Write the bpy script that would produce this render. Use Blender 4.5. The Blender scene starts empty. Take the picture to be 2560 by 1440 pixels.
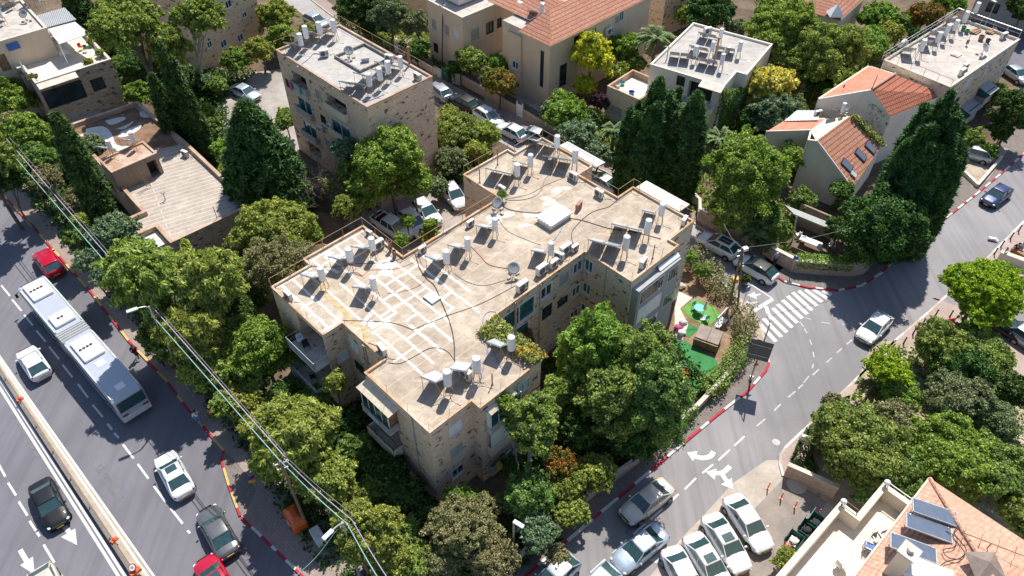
import bpy,math,random
import numpy as np
from mathutils import Matrix,Vector
C=bpy.context.scene.collection
rnd=random.Random(11)
# ---------------------------------------------------------------- camera, sky, sun
F,TH,H0=1917.0,math.radians(45.05),52.0      # focal length in photo pixels, pitch, camera height
cam=bpy.data.objects.new('camera',bpy.data.cameras.new('camera'));C.objects.link(cam)
cam.data.sensor_width=36.0;cam.data.lens=36.0*F/2560.0
cam.data.clip_start=0.5;cam.data.clip_end=2000
cam.location=(0,0,H0);cam.rotation_euler=(math.pi/2-TH,0,0)
bpy.context.scene.camera=cam
SUN_EL,SUN_AZ=math.radians(58.0),math.radians(71.0)      # azimuth measured from +X towards +Y
sd=Vector((math.cos(SUN_EL)*math.cos(SUN_AZ),math.cos(SUN_EL)*math.sin(SUN_AZ),math.sin(SUN_EL)))
w=bpy.data.worlds.new('World');bpy.context.scene.world=w;w.use_nodes=True
nt=w.node_tree;bg=nt.nodes['Background']
sky=nt.nodes.new('ShaderNodeTexSky');sky.sky_type='NISHITA';sky.sun_disc=False
sky.sun_elevation=SUN_EL;sky.sun_rotation=math.pi/2-SUN_AZ;sky.air_density=1.0;sky.dust_density=0.6;sky.ozone_density=1.8
nt.links.new(sky.outputs[0],bg.inputs[0]);bg.inputs[1].default_value=0.115
sl=bpy.data.lights.new('sun','SUN');sl.energy=4.8;sl.angle=math.radians(0.53);sl.color=(1,0.955,0.88)
so=bpy.data.objects.new('sun',sl);C.objects.link(so);so.rotation_euler=sd.to_track_quat('Z','Y').to_euler();so.location=(0,60,120)
vs=bpy.context.scene.view_settings;vs.view_transform='Standard';vs.look='None';vs.exposure=0.38;vs.gamma=1
sc=bpy.context.scene
sc.cycles.max_bounces=5;sc.cycles.diffuse_bounces=3;sc.cycles.glossy_bounces=2;sc.cycles.transmission_bounces=3;sc.cycles.transparent_max_bounces=4
sc.cycles.caustics_reflective=False;sc.cycles.caustics_refractive=False
# ---------------------------------------------------------------- where a point seen at height z stands
cT,sT=math.cos(TH),math.sin(TH)
def ray(px,py):
 a,b=(px-1280)/F,(py-720)/F
 return (a,cT-b*sT,-sT-b*cT)
def at(px,py,z=0.0):
 d=ray(px,py);k=(H0-z)/-d[2]
 return (d[0]*k,d[1]*k)
def at3(px,py,z=0.0):
 x,y=at(px,py,z);return (x,y,z)
def scale_at(px,py,z=0.0):        # metres per photo pixel there
 x,y=at(px,py,z);return (y*cT+(H0-z)*sT)/F
class Frame:                         # a building's own axes: u, v (v is to the right of u seen from above)
 def __init__(s,o,ang):
  s.o=o;s.ang=ang;s.A=(math.cos(ang),math.sin(ang));s.B=(math.sin(ang),-math.cos(ang))
 def p(s,u,v):return (s.o[0]+u*s.A[0]+v*s.B[0],s.o[1]+u*s.A[1]+v*s.B[1])
 def p3(s,u,v,z):return s.p(u,v)+(z,)
 def uv(s,px,py,z):
  x,y=at(px,py,z);x-=s.o[0];y-=s.o[1]
  return (x*s.A[0]+y*s.A[1],x*s.B[0]+y*s.B[1])
 def onu(s,px,py,u):           # point of the wall plane u = const: returns (v, z)
  d=ray(px,py);den=d[0]*s.A[0]+d[1]*s.A[1]
  k=(u+s.o[0]*s.A[0]+s.o[1]*s.A[1])/den
  return ((d[0]*k-s.o[0])*s.B[0]+(d[1]*k-s.o[1])*s.B[1],H0+d[2]*k)
 def onv(s,px,py,v):
  d=ray(px,py);den=d[0]*s.B[0]+d[1]*s.B[1]
  k=(v+s.o[0]*s.B[0]+s.o[1]*s.B[1])/den
  return ((d[0]*k-s.o[0])*s.A[0]+(d[1]*k-s.o[1])*s.A[1],H0+d[2]*k)
def frame_from(p0,p1,z):
 a,b=at(*p0,z),at(*p1,z);return Frame(a,math.atan2(b[1]-a[1],b[0]-a[0]))
# ---------------------------------------------------------------- objects
ORG={}
def tag(o,label=None,cat=None,group=None,kind=None):
 if label:o['label']=label
 if cat:o['category']=cat
 if group:o['group']=group
 if kind:o['kind']=kind
 return o
def empty(name,loc=(0,0,0),label=None,cat=None,group=None,rz=0):
 o=bpy.data.objects.new(name,None);C.objects.link(o);o.location=loc;o.rotation_euler=(0,0,rz)
 o.empty_display_size=0.3;ORG[o.name]=Vector(loc)
 return tag(o,label,cat,group)
def copy_tree(src,parent=None):
 c=src.copy();C.objects.link(c)
 if parent:c.parent=parent
 for ch in list(src.children):copy_tree(ch,c)
 return c
def finish(me,mats):
 for m in mats:me.materials.append(m)
 n=len(me.loops);k=len(me.polygons)
 if not n:return
 co=np.empty(len(me.vertices)*3,np.float32);me.vertices.foreach_get('co',co);co=co.reshape(-1,3)
 vi=np.empty(n,np.int32);me.loops.foreach_get('vertex_index',vi)
 nn=np.empty(k*3,np.float32);me.polygons.foreach_get('normal',nn);nn=nn.reshape(-1,3)
 lt=np.empty(k,np.int32);me.polygons.foreach_get('loop_total',lt)
 nl=np.repeat(nn,lt,axis=0);c=co[vi]
 hl=np.hypot(nl[:,0],nl[:,1])+1e-9
 tx,ty=-nl[:,1]/hl,nl[:,0]/hl
 flat=np.abs(nl[:,2])>0.98
 tilt=(np.abs(nl[:,2])>0.05) & ~flat
 u=np.where(flat,c[:,0],c[:,0]*tx+c[:,1]*ty)
 v=np.where(flat,c[:,1],c[:,2])
 v=np.where(tilt,c[:,2]/np.maximum(hl,0.05),v)
 uvl=me.uv_layers.new(name='UVMap')
 uvl.data.foreach_set('uv',np.stack([u,v],1).astype(np.float32).ravel())
class MB:
 def __init__(s):s.v=[];s.f=[];s.m=[];s.mi=0
 def add(s,vs,fs):
  b=len(s.v);s.v.extend(vs)
  for f in fs:s.f.append([i+b for i in f]);s.m.append(s.mi)
 def quad(s,*p):s.add(list(p),[list(range(len(p)))])
 def box(s,c,d,rz=0.0,M=None):
  x,y,z=d[0]/2,d[1]/2,d[2]/2;cr,sr=math.cos(rz),math.sin(rz);vs=[]
  for a,b,e in ((-x,-y,-z),(x,-y,-z),(x,y,-z),(-x,y,-z),(-x,-y,z),(x,-y,z),(x,y,z),(-x,y,z)):
   if M is not None:q=M @ Vector((a,b,e));vs.append((q.x+c[0],q.y+c[1],q.z+c[2]))
   else:vs.append((c[0]+a*cr-b*sr,c[1]+a*sr+b*cr,c[2]+e))
  s.add(vs,[[0,3,2,1],[4,5,6,7],[0,1,5,4],[1,2,6,5],[2,3,7,6],[3,0,4,7]])
 def fbox(s,fr,u0,u1,v0,v1,z0,z1):     # a box in a building's axes
  c=fr.p((u0+u1)/2,(v0+v1)/2)
  s.box((c[0],c[1],(z0+z1)/2),(abs(u1-u0),abs(v1-v0),abs(z1-z0)),fr.ang)
 def prism(s,poly,z0,z1,top=True,bottom=False,sides=True):
  a=sum(poly[i][0]*poly[(i+1)%len(poly)][1]-poly[(i+1)%len(poly)][0]*poly[i][1] for i in range(len(poly)))
  if a<0:poly=poly[::-1]
  n=len(poly);vs=[(p[0],p[1],z0) for p in poly]+[(p[0],p[1],z1) for p in poly];fs=[]
  if sides:fs+=[[i,(i+1)%n,n+(i+1)%n,n+i] for i in range(n)]
  if top:fs.append(list(range(n,2*n)))
  if bottom:fs.append(list(range(n))[::-1])
  s.add(vs,fs)
 def cyl(s,p0,p1,r0,r1=None,n=8,caps=True):
  r1=r0 if r1 is None else r1
  a,b=Vector(p0),Vector(p1);d=(b-a);d=d.normalized() if d.length>1e-9 else Vector((0,0,1))
  x=d.orthogonal().normalized();y=d.cross(x);vs=[]
  for P,r in ((a,r0),(b,r1)):
   for i in range(n):
    t=2*math.pi*i/n;q=P+x*(math.cos(t)*r)+y*(math.sin(t)*r);vs.append(tuple(q))
  fs=[[i,(i+1)%n,n+(i+1)%n,n+i] for i in range(n)]
  if caps:fs+=[list(range(n))[::-1],list(range(n,2*n))]
  s.add(vs,fs)
 def tube(s,pts,r,n=6):
  pts=[Vector(p) for p in pts];rs=r if isinstance(r,(list,tuple)) else [r]*len(pts);vs=[];fs=[];x=None
  for k,P in enumerate(pts):
   d=(pts[min(k+1,len(pts)-1)]-pts[max(k-1,0)]).normalized()
   if x is None:x=d.orthogonal().normalized()
   else:x=(x-d*x.dot(d));x=x.normalized() if x.length>1e-6 else d.orthogonal().normalized()
   y=d.cross(x)
   for i in range(n):
    t=2*math.pi*i/n;vs.append(tuple(P+x*(math.cos(t)*rs[k])+y*(math.sin(t)*rs[k])))
  for k in range(len(pts)-1):
   for i in range(n):fs.append([k*n+i,k*n+(i+1)%n,(k+1)*n+(i+1)%n,(k+1)*n+i])
  fs+=[list(range(n))[::-1],[(len(pts)-1)*n+i for i in range(n)]]
  s.add(vs,fs)
 def lathe(s,c,prof,n=16):
  vs=[];fs=[]
  for r,z in prof:
   for i in range(n):t=2*math.pi*i/n;vs.append((c[0]+r*math.cos(t),c[1]+r*math.sin(t),c[2]+z))
  for k in range(len(prof)-1):
   for i in range(n):fs.append([k*n+i,k*n+(i+1)%n,(k+1)*n+(i+1)%n,(k+1)*n+i])
  fs+=[list(range(n))[::-1],[(len(prof)-1)*n+i for i in range(n)]]
  s.add(vs,fs)
 def ball(s,c,r,n=8,sc=(1,1,1)):
  vs=[];fs=[];m=n//2+1
  for j in range(m+1):
   ph=math.pi*j/m
   for i in range(n):t=2*math.pi*i/n;vs.append((c[0]+r*sc[0]*math.sin(ph)*math.cos(t),c[1]+r*sc[1]*math.sin(ph)*math.sin(t),c[2]-r*sc[2]*math.cos(ph)))
  for j in range(m):
   for i in range(n):fs.append([j*n+i,j*n+(i+1)%n,(j+1)*n+(i+1)%n,(j+1)*n+i])
  s.add(vs,fs)
 def build(s,name,mats,parent=None,smooth=False,bevel=0):
  if not isinstance(mats,(list,tuple)):mats=[mats]
  if not s.v:return None
  off=ORG.get(parent.name,Vector((0,0,0))) if parent else Vector((0,0,0))
  me=bpy.data.meshes.new(name);me.from_pydata([(v[0]-off.x,v[1]-off.y,v[2]-off.z) for v in s.v],[],s.f)
  me.update()
  if max(s.m):me.polygons.foreach_set('material_index',s.m)
  if smooth:me.polygons.foreach_set('use_smooth',[True]*len(me.polygons))
  finish(me,mats)
  o=bpy.data.objects.new(name,me);C.objects.link(o)
  if parent:o.parent=parent
  ORG[o.name]=off
  if bevel:
   b=o.modifiers.new('bevel','BEVEL');b.width=bevel;b.segments=2;b.limit_method='ANGLE'
  return o
def structure(o):o['kind']='structure';return o
def ground_sheet(name,pts,z,m,z1=None,px=True,zat=0.0):
 mb=MB();poly=[at(p[0],p[1],zat) if px else p for p in pts]
 if z1 is None:mb.prism(poly,z,z,sides=False)
 else:mb.prism(poly,z,z1)
 return structure(mb.build(name,m))
def pip(x,y,poly):
 c=False;j=len(poly)-1
 for i in range(len(poly)):
  if (poly[i][1]>y) !=(poly[j][1]>y) and x<(poly[j][0]-poly[i][0])*(y-poly[i][1])/(poly[j][1]-poly[i][1])+poly[i][0]:c=not c
  j=i
 return c
def smooth_line(pts,k=6):           # Catmull-Rom through points
 out=[]
 for i in range(len(pts)-1):
  p0,p1,p2,p3=pts[max(i-1,0)],pts[i],pts[i+1],pts[min(i+2,len(pts)-1)]
  for j in range(k):
   t=j/k
   out.append(tuple(0.5*(2*b+(c-a)*t+(2*a-5*b+4*c-d)*t*t+(3*b-a-3*c+d)*t**3) for a,b,c,d in zip(p0,p1,p2,p3)))
 out.append(tuple(pts[-1]));return out
def strip_poly(mb,line,wd,z):     # a flat ribbon along a line of (x, y)
 L=len(line);a=[];b=[]
 for i,p in enumerate(line):
  q0,q1=line[max(i-1,0)],line[min(i+1,L-1)]
  dx,dy=q1[0]-q0[0],q1[1]-q0[1];l=math.hypot(dx,dy) or 1
  a.append((p[0]-dy/l*wd/2,p[1]+dx/l*wd/2,z));b.append((p[0]+dy/l*wd/2,p[1]-dx/l*wd/2,z))
 for i in range(L-1):mb.quad(b[i],b[i+1],a[i+1],a[i])
# ---------------------------------------------------------------- materials
class NT:
 def __init__(s,name):
  s.m=bpy.data.materials.new(name);s.m.use_nodes=True;s.t=s.m.node_tree;s.b=s.t.nodes['Principled BSDF'];s.out=s.t.nodes['Material Output']
 def n(s,ty,**k):
  x=s.t.nodes.new(ty)
  for a,b in k.items():setattr(x,a,b)
  return x
 def l(s,a,b):s.t.links.new(a,b)
 def co(s,kind='Object',sc=(1,1,1),rot=0.0):
  c=s.n('ShaderNodeTexCoord');m=s.n('ShaderNodeMapping');m.inputs['Scale'].default_value=sc;m.inputs['Rotation'].default_value=(0,0,rot)
  s.l(c.outputs[kind],m.inputs[0]);return m.outputs[0]
 def noise(s,vec,scale,detail=4,rough=.6,lo=.35,hi=.65):
  x=s.n('ShaderNodeTexNoise');x.inputs['Scale'].default_value=scale;x.inputs['Detail'].default_value=detail;x.inputs['Roughness'].default_value=rough
  s.l(vec,x.inputs['Vector']);r=s.n('ShaderNodeMapRange');r.inputs[1].default_value=lo;r.inputs[2].default_value=hi;s.l(x.outputs['Fac'],r.inputs[0]);return r.outputs[0]
 def mix(s,fac,a,b,mode='MIX'):
  x=s.n('ShaderNodeMix',data_type='RGBA',blend_type=mode)
  for i,v in ((0,fac),(6,a),(7,b)):
   if isinstance(v,(int,float)):x.inputs[i].default_value=v
   elif isinstance(v,tuple):x.inputs[i].default_value=v+(1,) if len(v)==3 else v
   else:s.l(v,x.inputs[i])
  return x.outputs[2]
 def math(s,op,a,b=0.0,clamp=False):
  x=s.n('ShaderNodeMath',operation=op);x.use_clamp=clamp
  for i,v in ((0,a),(1,b)):
   if isinstance(v,(int,float)):x.inputs[i].default_value=v
   else:s.l(v,x.inputs[i])
  return x.outputs[0]
 def bump(s,h,st=.3,d=.05):
  x=s.n('ShaderNodeBump');x.inputs['Strength'].default_value=st;x.inputs['Distance'].default_value=d;s.l(h,x.inputs['Height']);s.l(x.outputs[0],s.b.inputs['Normal'])
 def done(s,col,rough=.85,metal=0.0,coat=0.0,spec=.4):
  if isinstance(col,tuple):s.b.inputs['Base Color'].default_value=col+(1,)
  else:s.l(col,s.b.inputs['Base Color'])
  if isinstance(rough,(int,float)):s.b.inputs['Roughness'].default_value=rough
  else:s.l(rough,s.b.inputs['Roughness'])
  s.b.inputs['Metallic'].default_value=metal;s.b.inputs['Coat Weight'].default_value=coat;s.b.inputs['Specular IOR Level'].default_value=spec
  return s.m
def plain(name,c,rough=.7,metal=0,coat=0,var=.12,scale=3.0,bump=0):
 k=NT(name);v=k.co();f=k.noise(v,scale,5)
 a=tuple(x*(1-var) for x in c);b=tuple(min(1,x*(1+var)) for x in c)
 if bump:k.bump(k.noise(v,scale*6,3),bump,.02)
 return k.done(k.mix(f,a,b),rough,metal,coat)
def two(name,a,b,rough=.9,scale=1.0,scale2=None,lo=.4,hi=.6,bump=0,speck=.12):
 k=NT(name);v=k.co();f=k.noise(v,scale,6,.65,lo,hi);c=k.mix(f,a,b)
 g=k.noise(v,scale2 or scale*9,4,.7,.3,.7);c=k.mix(speck,c,k.mix(g,(0,0,0),(1,1,1)),'OVERLAY')
 if bump:k.bump(g,bump,.03)
 return k.done(c,rough)
def stone(name,c1,c2,hole=(.055,.045,.035),amount=.5,bw=.55,bh=.27,stain=(.1,.085,.07),stain_amt=.35):
 k=NT(name);uv=k.co('UV')
 br=k.n('ShaderNodeTexBrick');k.l(uv,br.inputs[0]);br.inputs['Scale'].default_value=1;br.inputs['Brick Width'].default_value=bw;br.inputs['Row Height'].default_value=bh
 br.inputs['Mortar Size'].default_value=.012;br.inputs['Color1'].default_value=c1+(1,);br.inputs['Color2'].default_value=c2+(1,)
 br.inputs['Mortar'].default_value=tuple(x*.62 for x in c1)+(1,);br.inputs['Bias'].default_value=0
 big=k.noise(uv,.22,5,.6);c=k.mix(k.math('MULTIPLY',big,.45),br.outputs[0],k.mix(.5,c2,(.42,.3,.2)),'MIX')
 n2=k.noise(uv,3.2,5,.7,.3,.7);c=k.mix(.35,c,k.mix(n2,(.25,.25,.25),(.8,.8,.8)),'OVERLAY')
 vs_=k.co('UV',(1.0,1.9,1));h=k.noise(vs_,1.15,5,.6,.585,.615);where=k.noise(uv,.16,2,.5,.52-amount*.14,.60-amount*.14)
 hm=k.math('MULTIPLY',h,where);hm=k.math('MULTIPLY',hm,.85);c=k.mix(hm,c,hole)
 st=k.noise(k.co('UV',(1.0,.22,1)),.8,6,.7,.55,.8);c=k.mix(k.math('MULTIPLY',st,stain_amt),c,stain)
 k.bump(k.mix(.5,br.outputs[1],n2),.35,.03)
 return k.done(c,.92,spec=.2)
def plaster(name,c,dirt=(.16,.13,.1),amt=.35):
 k=NT(name);uv=k.co('UV');n=k.noise(uv,.35,6,.65);a=k.mix(n,tuple(x*.86 for x in c),c)
 st=k.noise(k.co('UV',(1.3,.12,1)),1.0,6,.7,.52,.82);a=k.mix(k.math('MULTIPLY',st,amt),a,dirt)
 k.bump(k.noise(uv,9,3),.15,.02);return k.done(a,.9,spec=.25)
def roof_concrete(name,c,c2,slab=1.45,ang=0.0,line=.25,long=1):
 k=NT(name);v=k.co('Object',(1,1,1),ang)
 br=k.n('ShaderNodeTexBrick');k.l(v,br.inputs[0]);br.inputs['Scale'].default_value=1;br.inputs['Brick Width'].default_value=slab*3.4*long;br.inputs['Row Height'].default_value=slab
 br.inputs['Mortar Size'].default_value=.05;br.inputs['Mortar Smooth'].default_value=.6
 a=k.mix(k.noise(v,.28,7,.7,.36,.64),c,c2)
 sm=k.noise(v,1.3,6,.75,.42,.8);a=k.mix(k.math('MULTIPLY',sm,.75),a,tuple(x*.55 for x in c))
 li=k.noise(k.co('Object',(.5,1.6,1),ang),.9,5,.6,.55,.72);a=k.mix(k.math('MULTIPLY',li,.4),a,tuple(min(1,x*1.35) for x in c2))
 a=k.mix(k.math('MULTIPLY',br.outputs[1],line),a,tuple(min(1,x*1.5) for x in c2))
 g=k.noise(v,14,3,.7,.3,.7);a=k.mix(.14,a,k.mix(g,(0,0,0),(1,1,1)),'OVERLAY')
 k.bump(g,.12,.02);return k.done(a,.9,spec=.25)
def tiles(name,c,c2,dark,roww=.33,rib=.3,seam=1.35,amt=.5):
 k=NT(name);uv=k.co('UV');sep=k.n('ShaderNodeSeparateXYZ');k.l(uv,sep.inputs[0])
 w1=k.math('SINE',k.math('MULTIPLY',sep.outputs[0],2*math.pi/rib));w2=k.math('FRACT',k.math('DIVIDE',sep.outputs[1],roww))
 w3=k.math('FRACT',k.math('DIVIDE',sep.outputs[1],seam));dk=k.math('LESS_THAN',w3,.2)
 a=k.mix(k.noise(uv,.5,6,.7,.35,.65),c,c2);a=k.mix(k.noise(uv,3.5,4,.7,.4,.62),a,tuple(x*.75 for x in c))
 a=k.mix(k.math('MULTIPLY',k.math('LESS_THAN',w2,.14),.35),a,dark);a=k.mix(k.math('MULTIPLY',dk,amt),a,dark)
 k.bump(k.math('ADD',k.math('MULTIPLY',w1,.5),w2),.6,.04);return k.done(a,.85,spec=.25)
def foliage(name,c1,c2,trans=.3,nscale=.7,c3=None):
 k=NT(name);v=k.co();g=k.n('ShaderNodeNewGeometry');oi=k.n('ShaderNodeObjectInfo')
 f=k.noise(v,nscale*1.7,3,.6,.42,.58);f=k.mix(.4,f,g.outputs['Random Per Island'])
 a=k.mix(f,c1,c2)
 if c3:a=k.mix(k.noise(v,nscale*.8,4,.6,.56,.66),a,c3)
 hs=k.n('ShaderNodeHueSaturation');k.l(a,hs.inputs['Color'])
 k.l(k.math('ADD',k.math('MULTIPLY',oi.outputs['Random'],.035),.4825),hs.inputs['Hue'])
 k.l(k.math('ADD',k.math('MULTIPLY',g.outputs['Random Per Island'],.8),.6),hs.inputs['Value'])
 d=k.n('ShaderNodeBsdfDiffuse');t=k.n('ShaderNodeBsdfTranslucent');gl=k.n('ShaderNodeBsdfGlossy');gl.inputs['Roughness'].default_value=.55
 gl.inputs['Color'].default_value=(.9,.95,1,1)
 k.l(hs.outputs[0],d.inputs[0]);tc=k.mix(1.0,hs.outputs[0],(1.0,1.05,.45),'MULTIPLY');k.l(tc,t.inputs[0])
 m=k.n('ShaderNodeMixShader');m.inputs[0].default_value=trans;k.l(d.outputs[0],m.inputs[1]);k.l(t.outputs[0],m.inputs[2])
 m2=k.n('ShaderNodeMixShader');m2.inputs[0].default_value=.022;k.l(m.outputs[0],m2.inputs[1]);k.l(gl.outputs[0],m2.inputs[2])
 k.l(m2.outputs[0],k.out.inputs[0]);k.t.nodes.remove(k.b);return k.m
def paint(name,c,metal=.0,rough=.28,coat=.6):
 k=NT(name);f=k.noise(k.co(),2.0,5,.7,.3,.7);return k.done(k.mix(f,tuple(x*.93 for x in c),c),k.math('ADD',k.math('MULTIPLY',f,.1),rough),metal,coat)
M={}
M['asphalt']=None
def asphalt(name,c,patches):
 k=NT(name);v=k.co();a=k.mix(k.noise(v,.09,6,.6,.35,.65),tuple(x*.85 for x in c),tuple(x*1.2 for x in c))
 s=k.noise(k.co('Object',(1.6,.07,1),math.radians(-35 if patches else 52)),.8,5,.6,.45,.75);a=k.mix(k.math('MULTIPLY',s,.6),a,tuple(x*.62 for x in c))
 g=k.noise(v,22,3,.8,.25,.75);a=k.mix(.18,a,k.mix(g,(0,0,0),(1,1,1)),'OVERLAY')
 vo=k.n('ShaderNodeTexVoronoi',feature='DISTANCE_TO_EDGE');vo.inputs['Scale'].default_value=.16;dv=k.n('ShaderNodeVectorMath',operation='ADD')
 nn=k.n('ShaderNodeTexNoise');nn.inputs['Scale'].default_value=.5;nn.inputs['Detail'].default_value=5;k.l(v,nn.inputs['Vector']);k.l(v,dv.inputs[0]);k.l(nn.outputs['Color'],dv.inputs[1]);k.l(dv.outputs[0],vo.inputs['Vector'])
 cr=k.math('LESS_THAN',vo.outputs[0],.004);a=k.mix(k.math('MULTIPLY',cr,.12),a,tuple(x*.5 for x in c))
 k.bump(g,.15,.01);return k.done(a,.85,spec=.35)
M['asphalt']=asphalt('asphalt',(.165,.16,.178),True)
M['asphalt_light']=asphalt('asphalt_light',(.245,.23,.232),False)
M['asphalt_old']=two('asphalt_old',(.38,.325,.27),(.48,.42,.36),scale=.35,bump=.2)
def pavers(name,c1,c2,ang=.78,sc=.4):
 k=NT(name);v=k.co('Object',(1,1,1),ang);br=k.n('ShaderNodeTexBrick');k.l(v,br.inputs[0]);br.inputs['Scale'].default_value=1
 br.inputs['Brick Width'].default_value=sc;br.inputs['Row Height'].default_value=sc/2;br.inputs['Mortar Size'].default_value=.01
 br.inputs['Color1'].default_value=c1+(1,);br.inputs['Color2'].default_value=c2+(1,);br.inputs['Mortar'].default_value=tuple(x*.5 for x in c1)+(1,)
 a=k.mix(k.math('MULTIPLY',k.noise(v,.5,6,.7,.4,.7),.5),br.outputs[0],tuple(x*.68 for x in c1));return k.done(a,.9,spec=.25)
M['pavers']=pavers('pavers',(.32,.25,.215),(.38,.3,.265))
M['pavers_pink']=pavers('pavers_pink',(.43,.32,.28),(.48,.37,.33))
M['dark_pavers']=pavers('dark_pavers',(.2,.17,.15),(.25,.21,.19))
def worn(name,c,under,amt):
 k=NT(name);v=k.co();f=k.noise(v,2.2,7,.8,.5-amt,.9-amt);return k.done(k.mix(f,c,under),.8)
M['paint_white']=worn('paint_white',(.62,.61,.59),(.28,.27,.27),-.04)
M['paint_faded']=worn('paint_faded',(.5,.49,.48),(.2,.195,.2),.05)
M['kerb_white']=worn('kerb_white',(.64,.62,.58),(.36,.33,.3),-.02)
M['kerb_red']=worn('kerb_red',(.42,.025,.045),(.34,.16,.15),-.1)
M['kerb_yellow']=worn('kerb_yellow',(.6,.42,.12),(.4,.35,.25),0)
M['tar_patch']=two('tar_patch',(.14,.135,.15),(.19,.18,.19),scale=2)
M['kerb_stone']=two('kerb_stone',(.44,.38,.31),(.55,.48,.4),scale=1.2)
M['beige_strip']=two('beige_strip',(.38,.31,.23),(.46,.39,.31),scale=.5)
M['soil']=two('soil',(.09,.062,.038),(.17,.12,.078),scale=.22,bump=.4,speck=.3)
M['red_soil']=two('red_soil',(.19,.11,.06),(.3,.2,.12),scale=.6,bump=.3,speck=.3)
M['pale_dirt']=two('pale_dirt',(.33,.26,.19),(.44,.37,.29),scale=.7,bump=.3)
M['turf']=two('turf',(.035,.17,.05),(.05,.23,.075),scale=.8,scale2=30,speck=.25)
M['turf_bright']=two('turf_bright',(.10,.26,.04),(.15,.33,.07),scale=.8,scale2=30,speck=.25)
M['lawn']=two('lawn',(.1,.24,.03),(.16,.33,.06),scale=.8,scale2=30,speck=.3)
M['stone']=stone('stone',(.70,.49,.35),(.79,.60,.45),amount=1.0,stain_amt=.3)
M['stone_holes']=stone('stone_holes',(.70,.51,.37),(.79,.61,.46),amount=5.0,stain_amt=.3)
M['stone_grey']=stone('stone_grey',(.60,.5,.39),(.69,.57,.44),amount=2.6,stain_amt=.2)
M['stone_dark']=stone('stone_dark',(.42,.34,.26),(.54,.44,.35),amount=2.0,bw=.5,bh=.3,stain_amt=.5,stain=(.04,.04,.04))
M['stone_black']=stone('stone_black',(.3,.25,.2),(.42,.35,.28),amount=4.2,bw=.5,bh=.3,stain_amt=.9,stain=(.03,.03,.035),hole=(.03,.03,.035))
M['stone_wall']=stone('stone_wall',(.4,.31,.24),(.5,.4,.31),amount=.2,bw=.7,bh=.25,stain_amt=.25)
M['stone_tan']=stone('stone_tan',(.68,.5,.33),(.76,.58,.4),amount=1.0,stain_amt=.2)
M['stone_pale']=stone('stone_pale',(.6,.49,.38),(.68,.57,.46),amount=1.6,stain_amt=.25)
M['plaster_beige']=plaster('plaster_beige',(.74,.6,.44),amt=.3)
M['plaster_white']=plaster('plaster_white',(.8,.73,.63),amt=.28)
M['plaster_cream']=plaster('plaster_cream',(.78,.67,.52),amt=.2)
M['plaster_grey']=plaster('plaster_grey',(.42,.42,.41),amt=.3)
M['plaster_dirty_shade']=plaster('plaster_dirty_shade',(.36,.27,.2),amt=.7,dirt=(.08,.06,.05))  # dirty plaster; its dark tone also stands in for shade on the porch
M['roof_main']=roof_concrete('roof_main',(.38,.30,.225),(.545,.46,.36),ang=math.radians(-45.45))
M['roof_grey']=roof_concrete('roof_grey',(.41,.38,.345),(.51,.475,.435),line=.06)
M['roof_pale']=roof_concrete('roof_pale',(.45,.4,.355),(.57,.51,.455),line=.15)
M['roof_lines']=roof_concrete('roof_lines',(.39,.335,.28),(.47,.41,.35),line=.7,slab=.62,ang=math.radians(-29),long=9)
M['roof_brown']=two('roof_brown',(.17,.095,.055),(.27,.165,.105),scale=.6)
M['white_patch']=two('white_patch',(.6,.57,.52),(.72,.68,.63),scale=1.5)
M['sealing']=two('sealing',(.6,.53,.45),(.80,.75,.68),scale=2.2,scale2=8,speck=.15,lo=.3,hi=.5)
M['terrace_tile']=two('terrace_tile',(.7,.6,.48),(.78,.69,.57),scale=.6)
M['coping_orange']=two('coping_orange',(.48,.29,.15),(.58,.47,.36),scale=.35,speck=.2)
M['coping_pale']=two('coping_pale',(.55,.48,.4),(.68,.61,.52),scale=1.2)
M['coping_brick']=two('coping_brick',(.4,.24,.16),(.52,.4,.3),scale=.5)
M['tiles']=tiles('tiles',(.50,.225,.14),(.60,.32,.22),(.2,.085,.06),seam=.52,amt=.85)
M['tiles_bright']=tiles('tiles_bright',(.55,.19,.11),(.62,.25,.15),(.2,.07,.05),seam=.56,amt=.9)
M['tiles_pale']=tiles('tiles_pale',(.66,.36,.25),(.74,.45,.33),(.34,.15,.1),seam=.26,amt=.5)
M['tiles_flat']=two('tiles_flat',(.56,.2,.125),(.63,.26,.17),scale=1.0)
M['steel']=plain('steel',(.45,.44,.42),.45,.6)
M['galvanised']=plain('galvanised',(.5,.5,.5),.45,.5,var=.25)
M['rust']=two('rust',(.2,.1,.05),(.33,.2,.12),scale=6)
M['rust_leg']=two('rust_leg',(.34,.2,.11),(.45,.32,.2),scale=6)
M['white_metal']=plain('white_metal',(.8,.8,.79),.38,0,.1,var=.05)
M['tank_white']=plain('tank_white',(.72,.72,.72),.4,0,.15,var=.04)
M['ac_white']=plain('ac_white',(.68,.65,.6),.5,var=.12)
M['ac_dark']=plain('ac_dark',(.1,.09,.085),.6)
M['panel_grey']=plain('panel_grey',(.48,.5,.52),.3,0,.5,var=.15)  # pale grey puts the reflected sky into the collector glazing colour
M['panel_dark']=plain('panel_dark',(.11,.135,.18),.2,0,.6,var=.1)
M['panel_frame']=plain('panel_frame',(.52,.52,.52),.4,.5)
M['panel_back']=plain('panel_back',(.3,.3,.3),.6)
M['glass']=plain('glass',(.03,.07,.072),.06,0,.8,var=.2);M['glass'].node_tree.nodes['Principled BSDF'].inputs['Specular IOR Level'].default_value=.7
M['window_glass']=plain('window_glass',(.03,.048,.058),.1,0,.4,var=.4,scale=.8)
M['teal_glass']=plain('teal_glass',(.03,.12,.13),.1,0,.5,var=.3)
M['shutter']=plain('shutter',(.42,.41,.39),.6)
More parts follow.
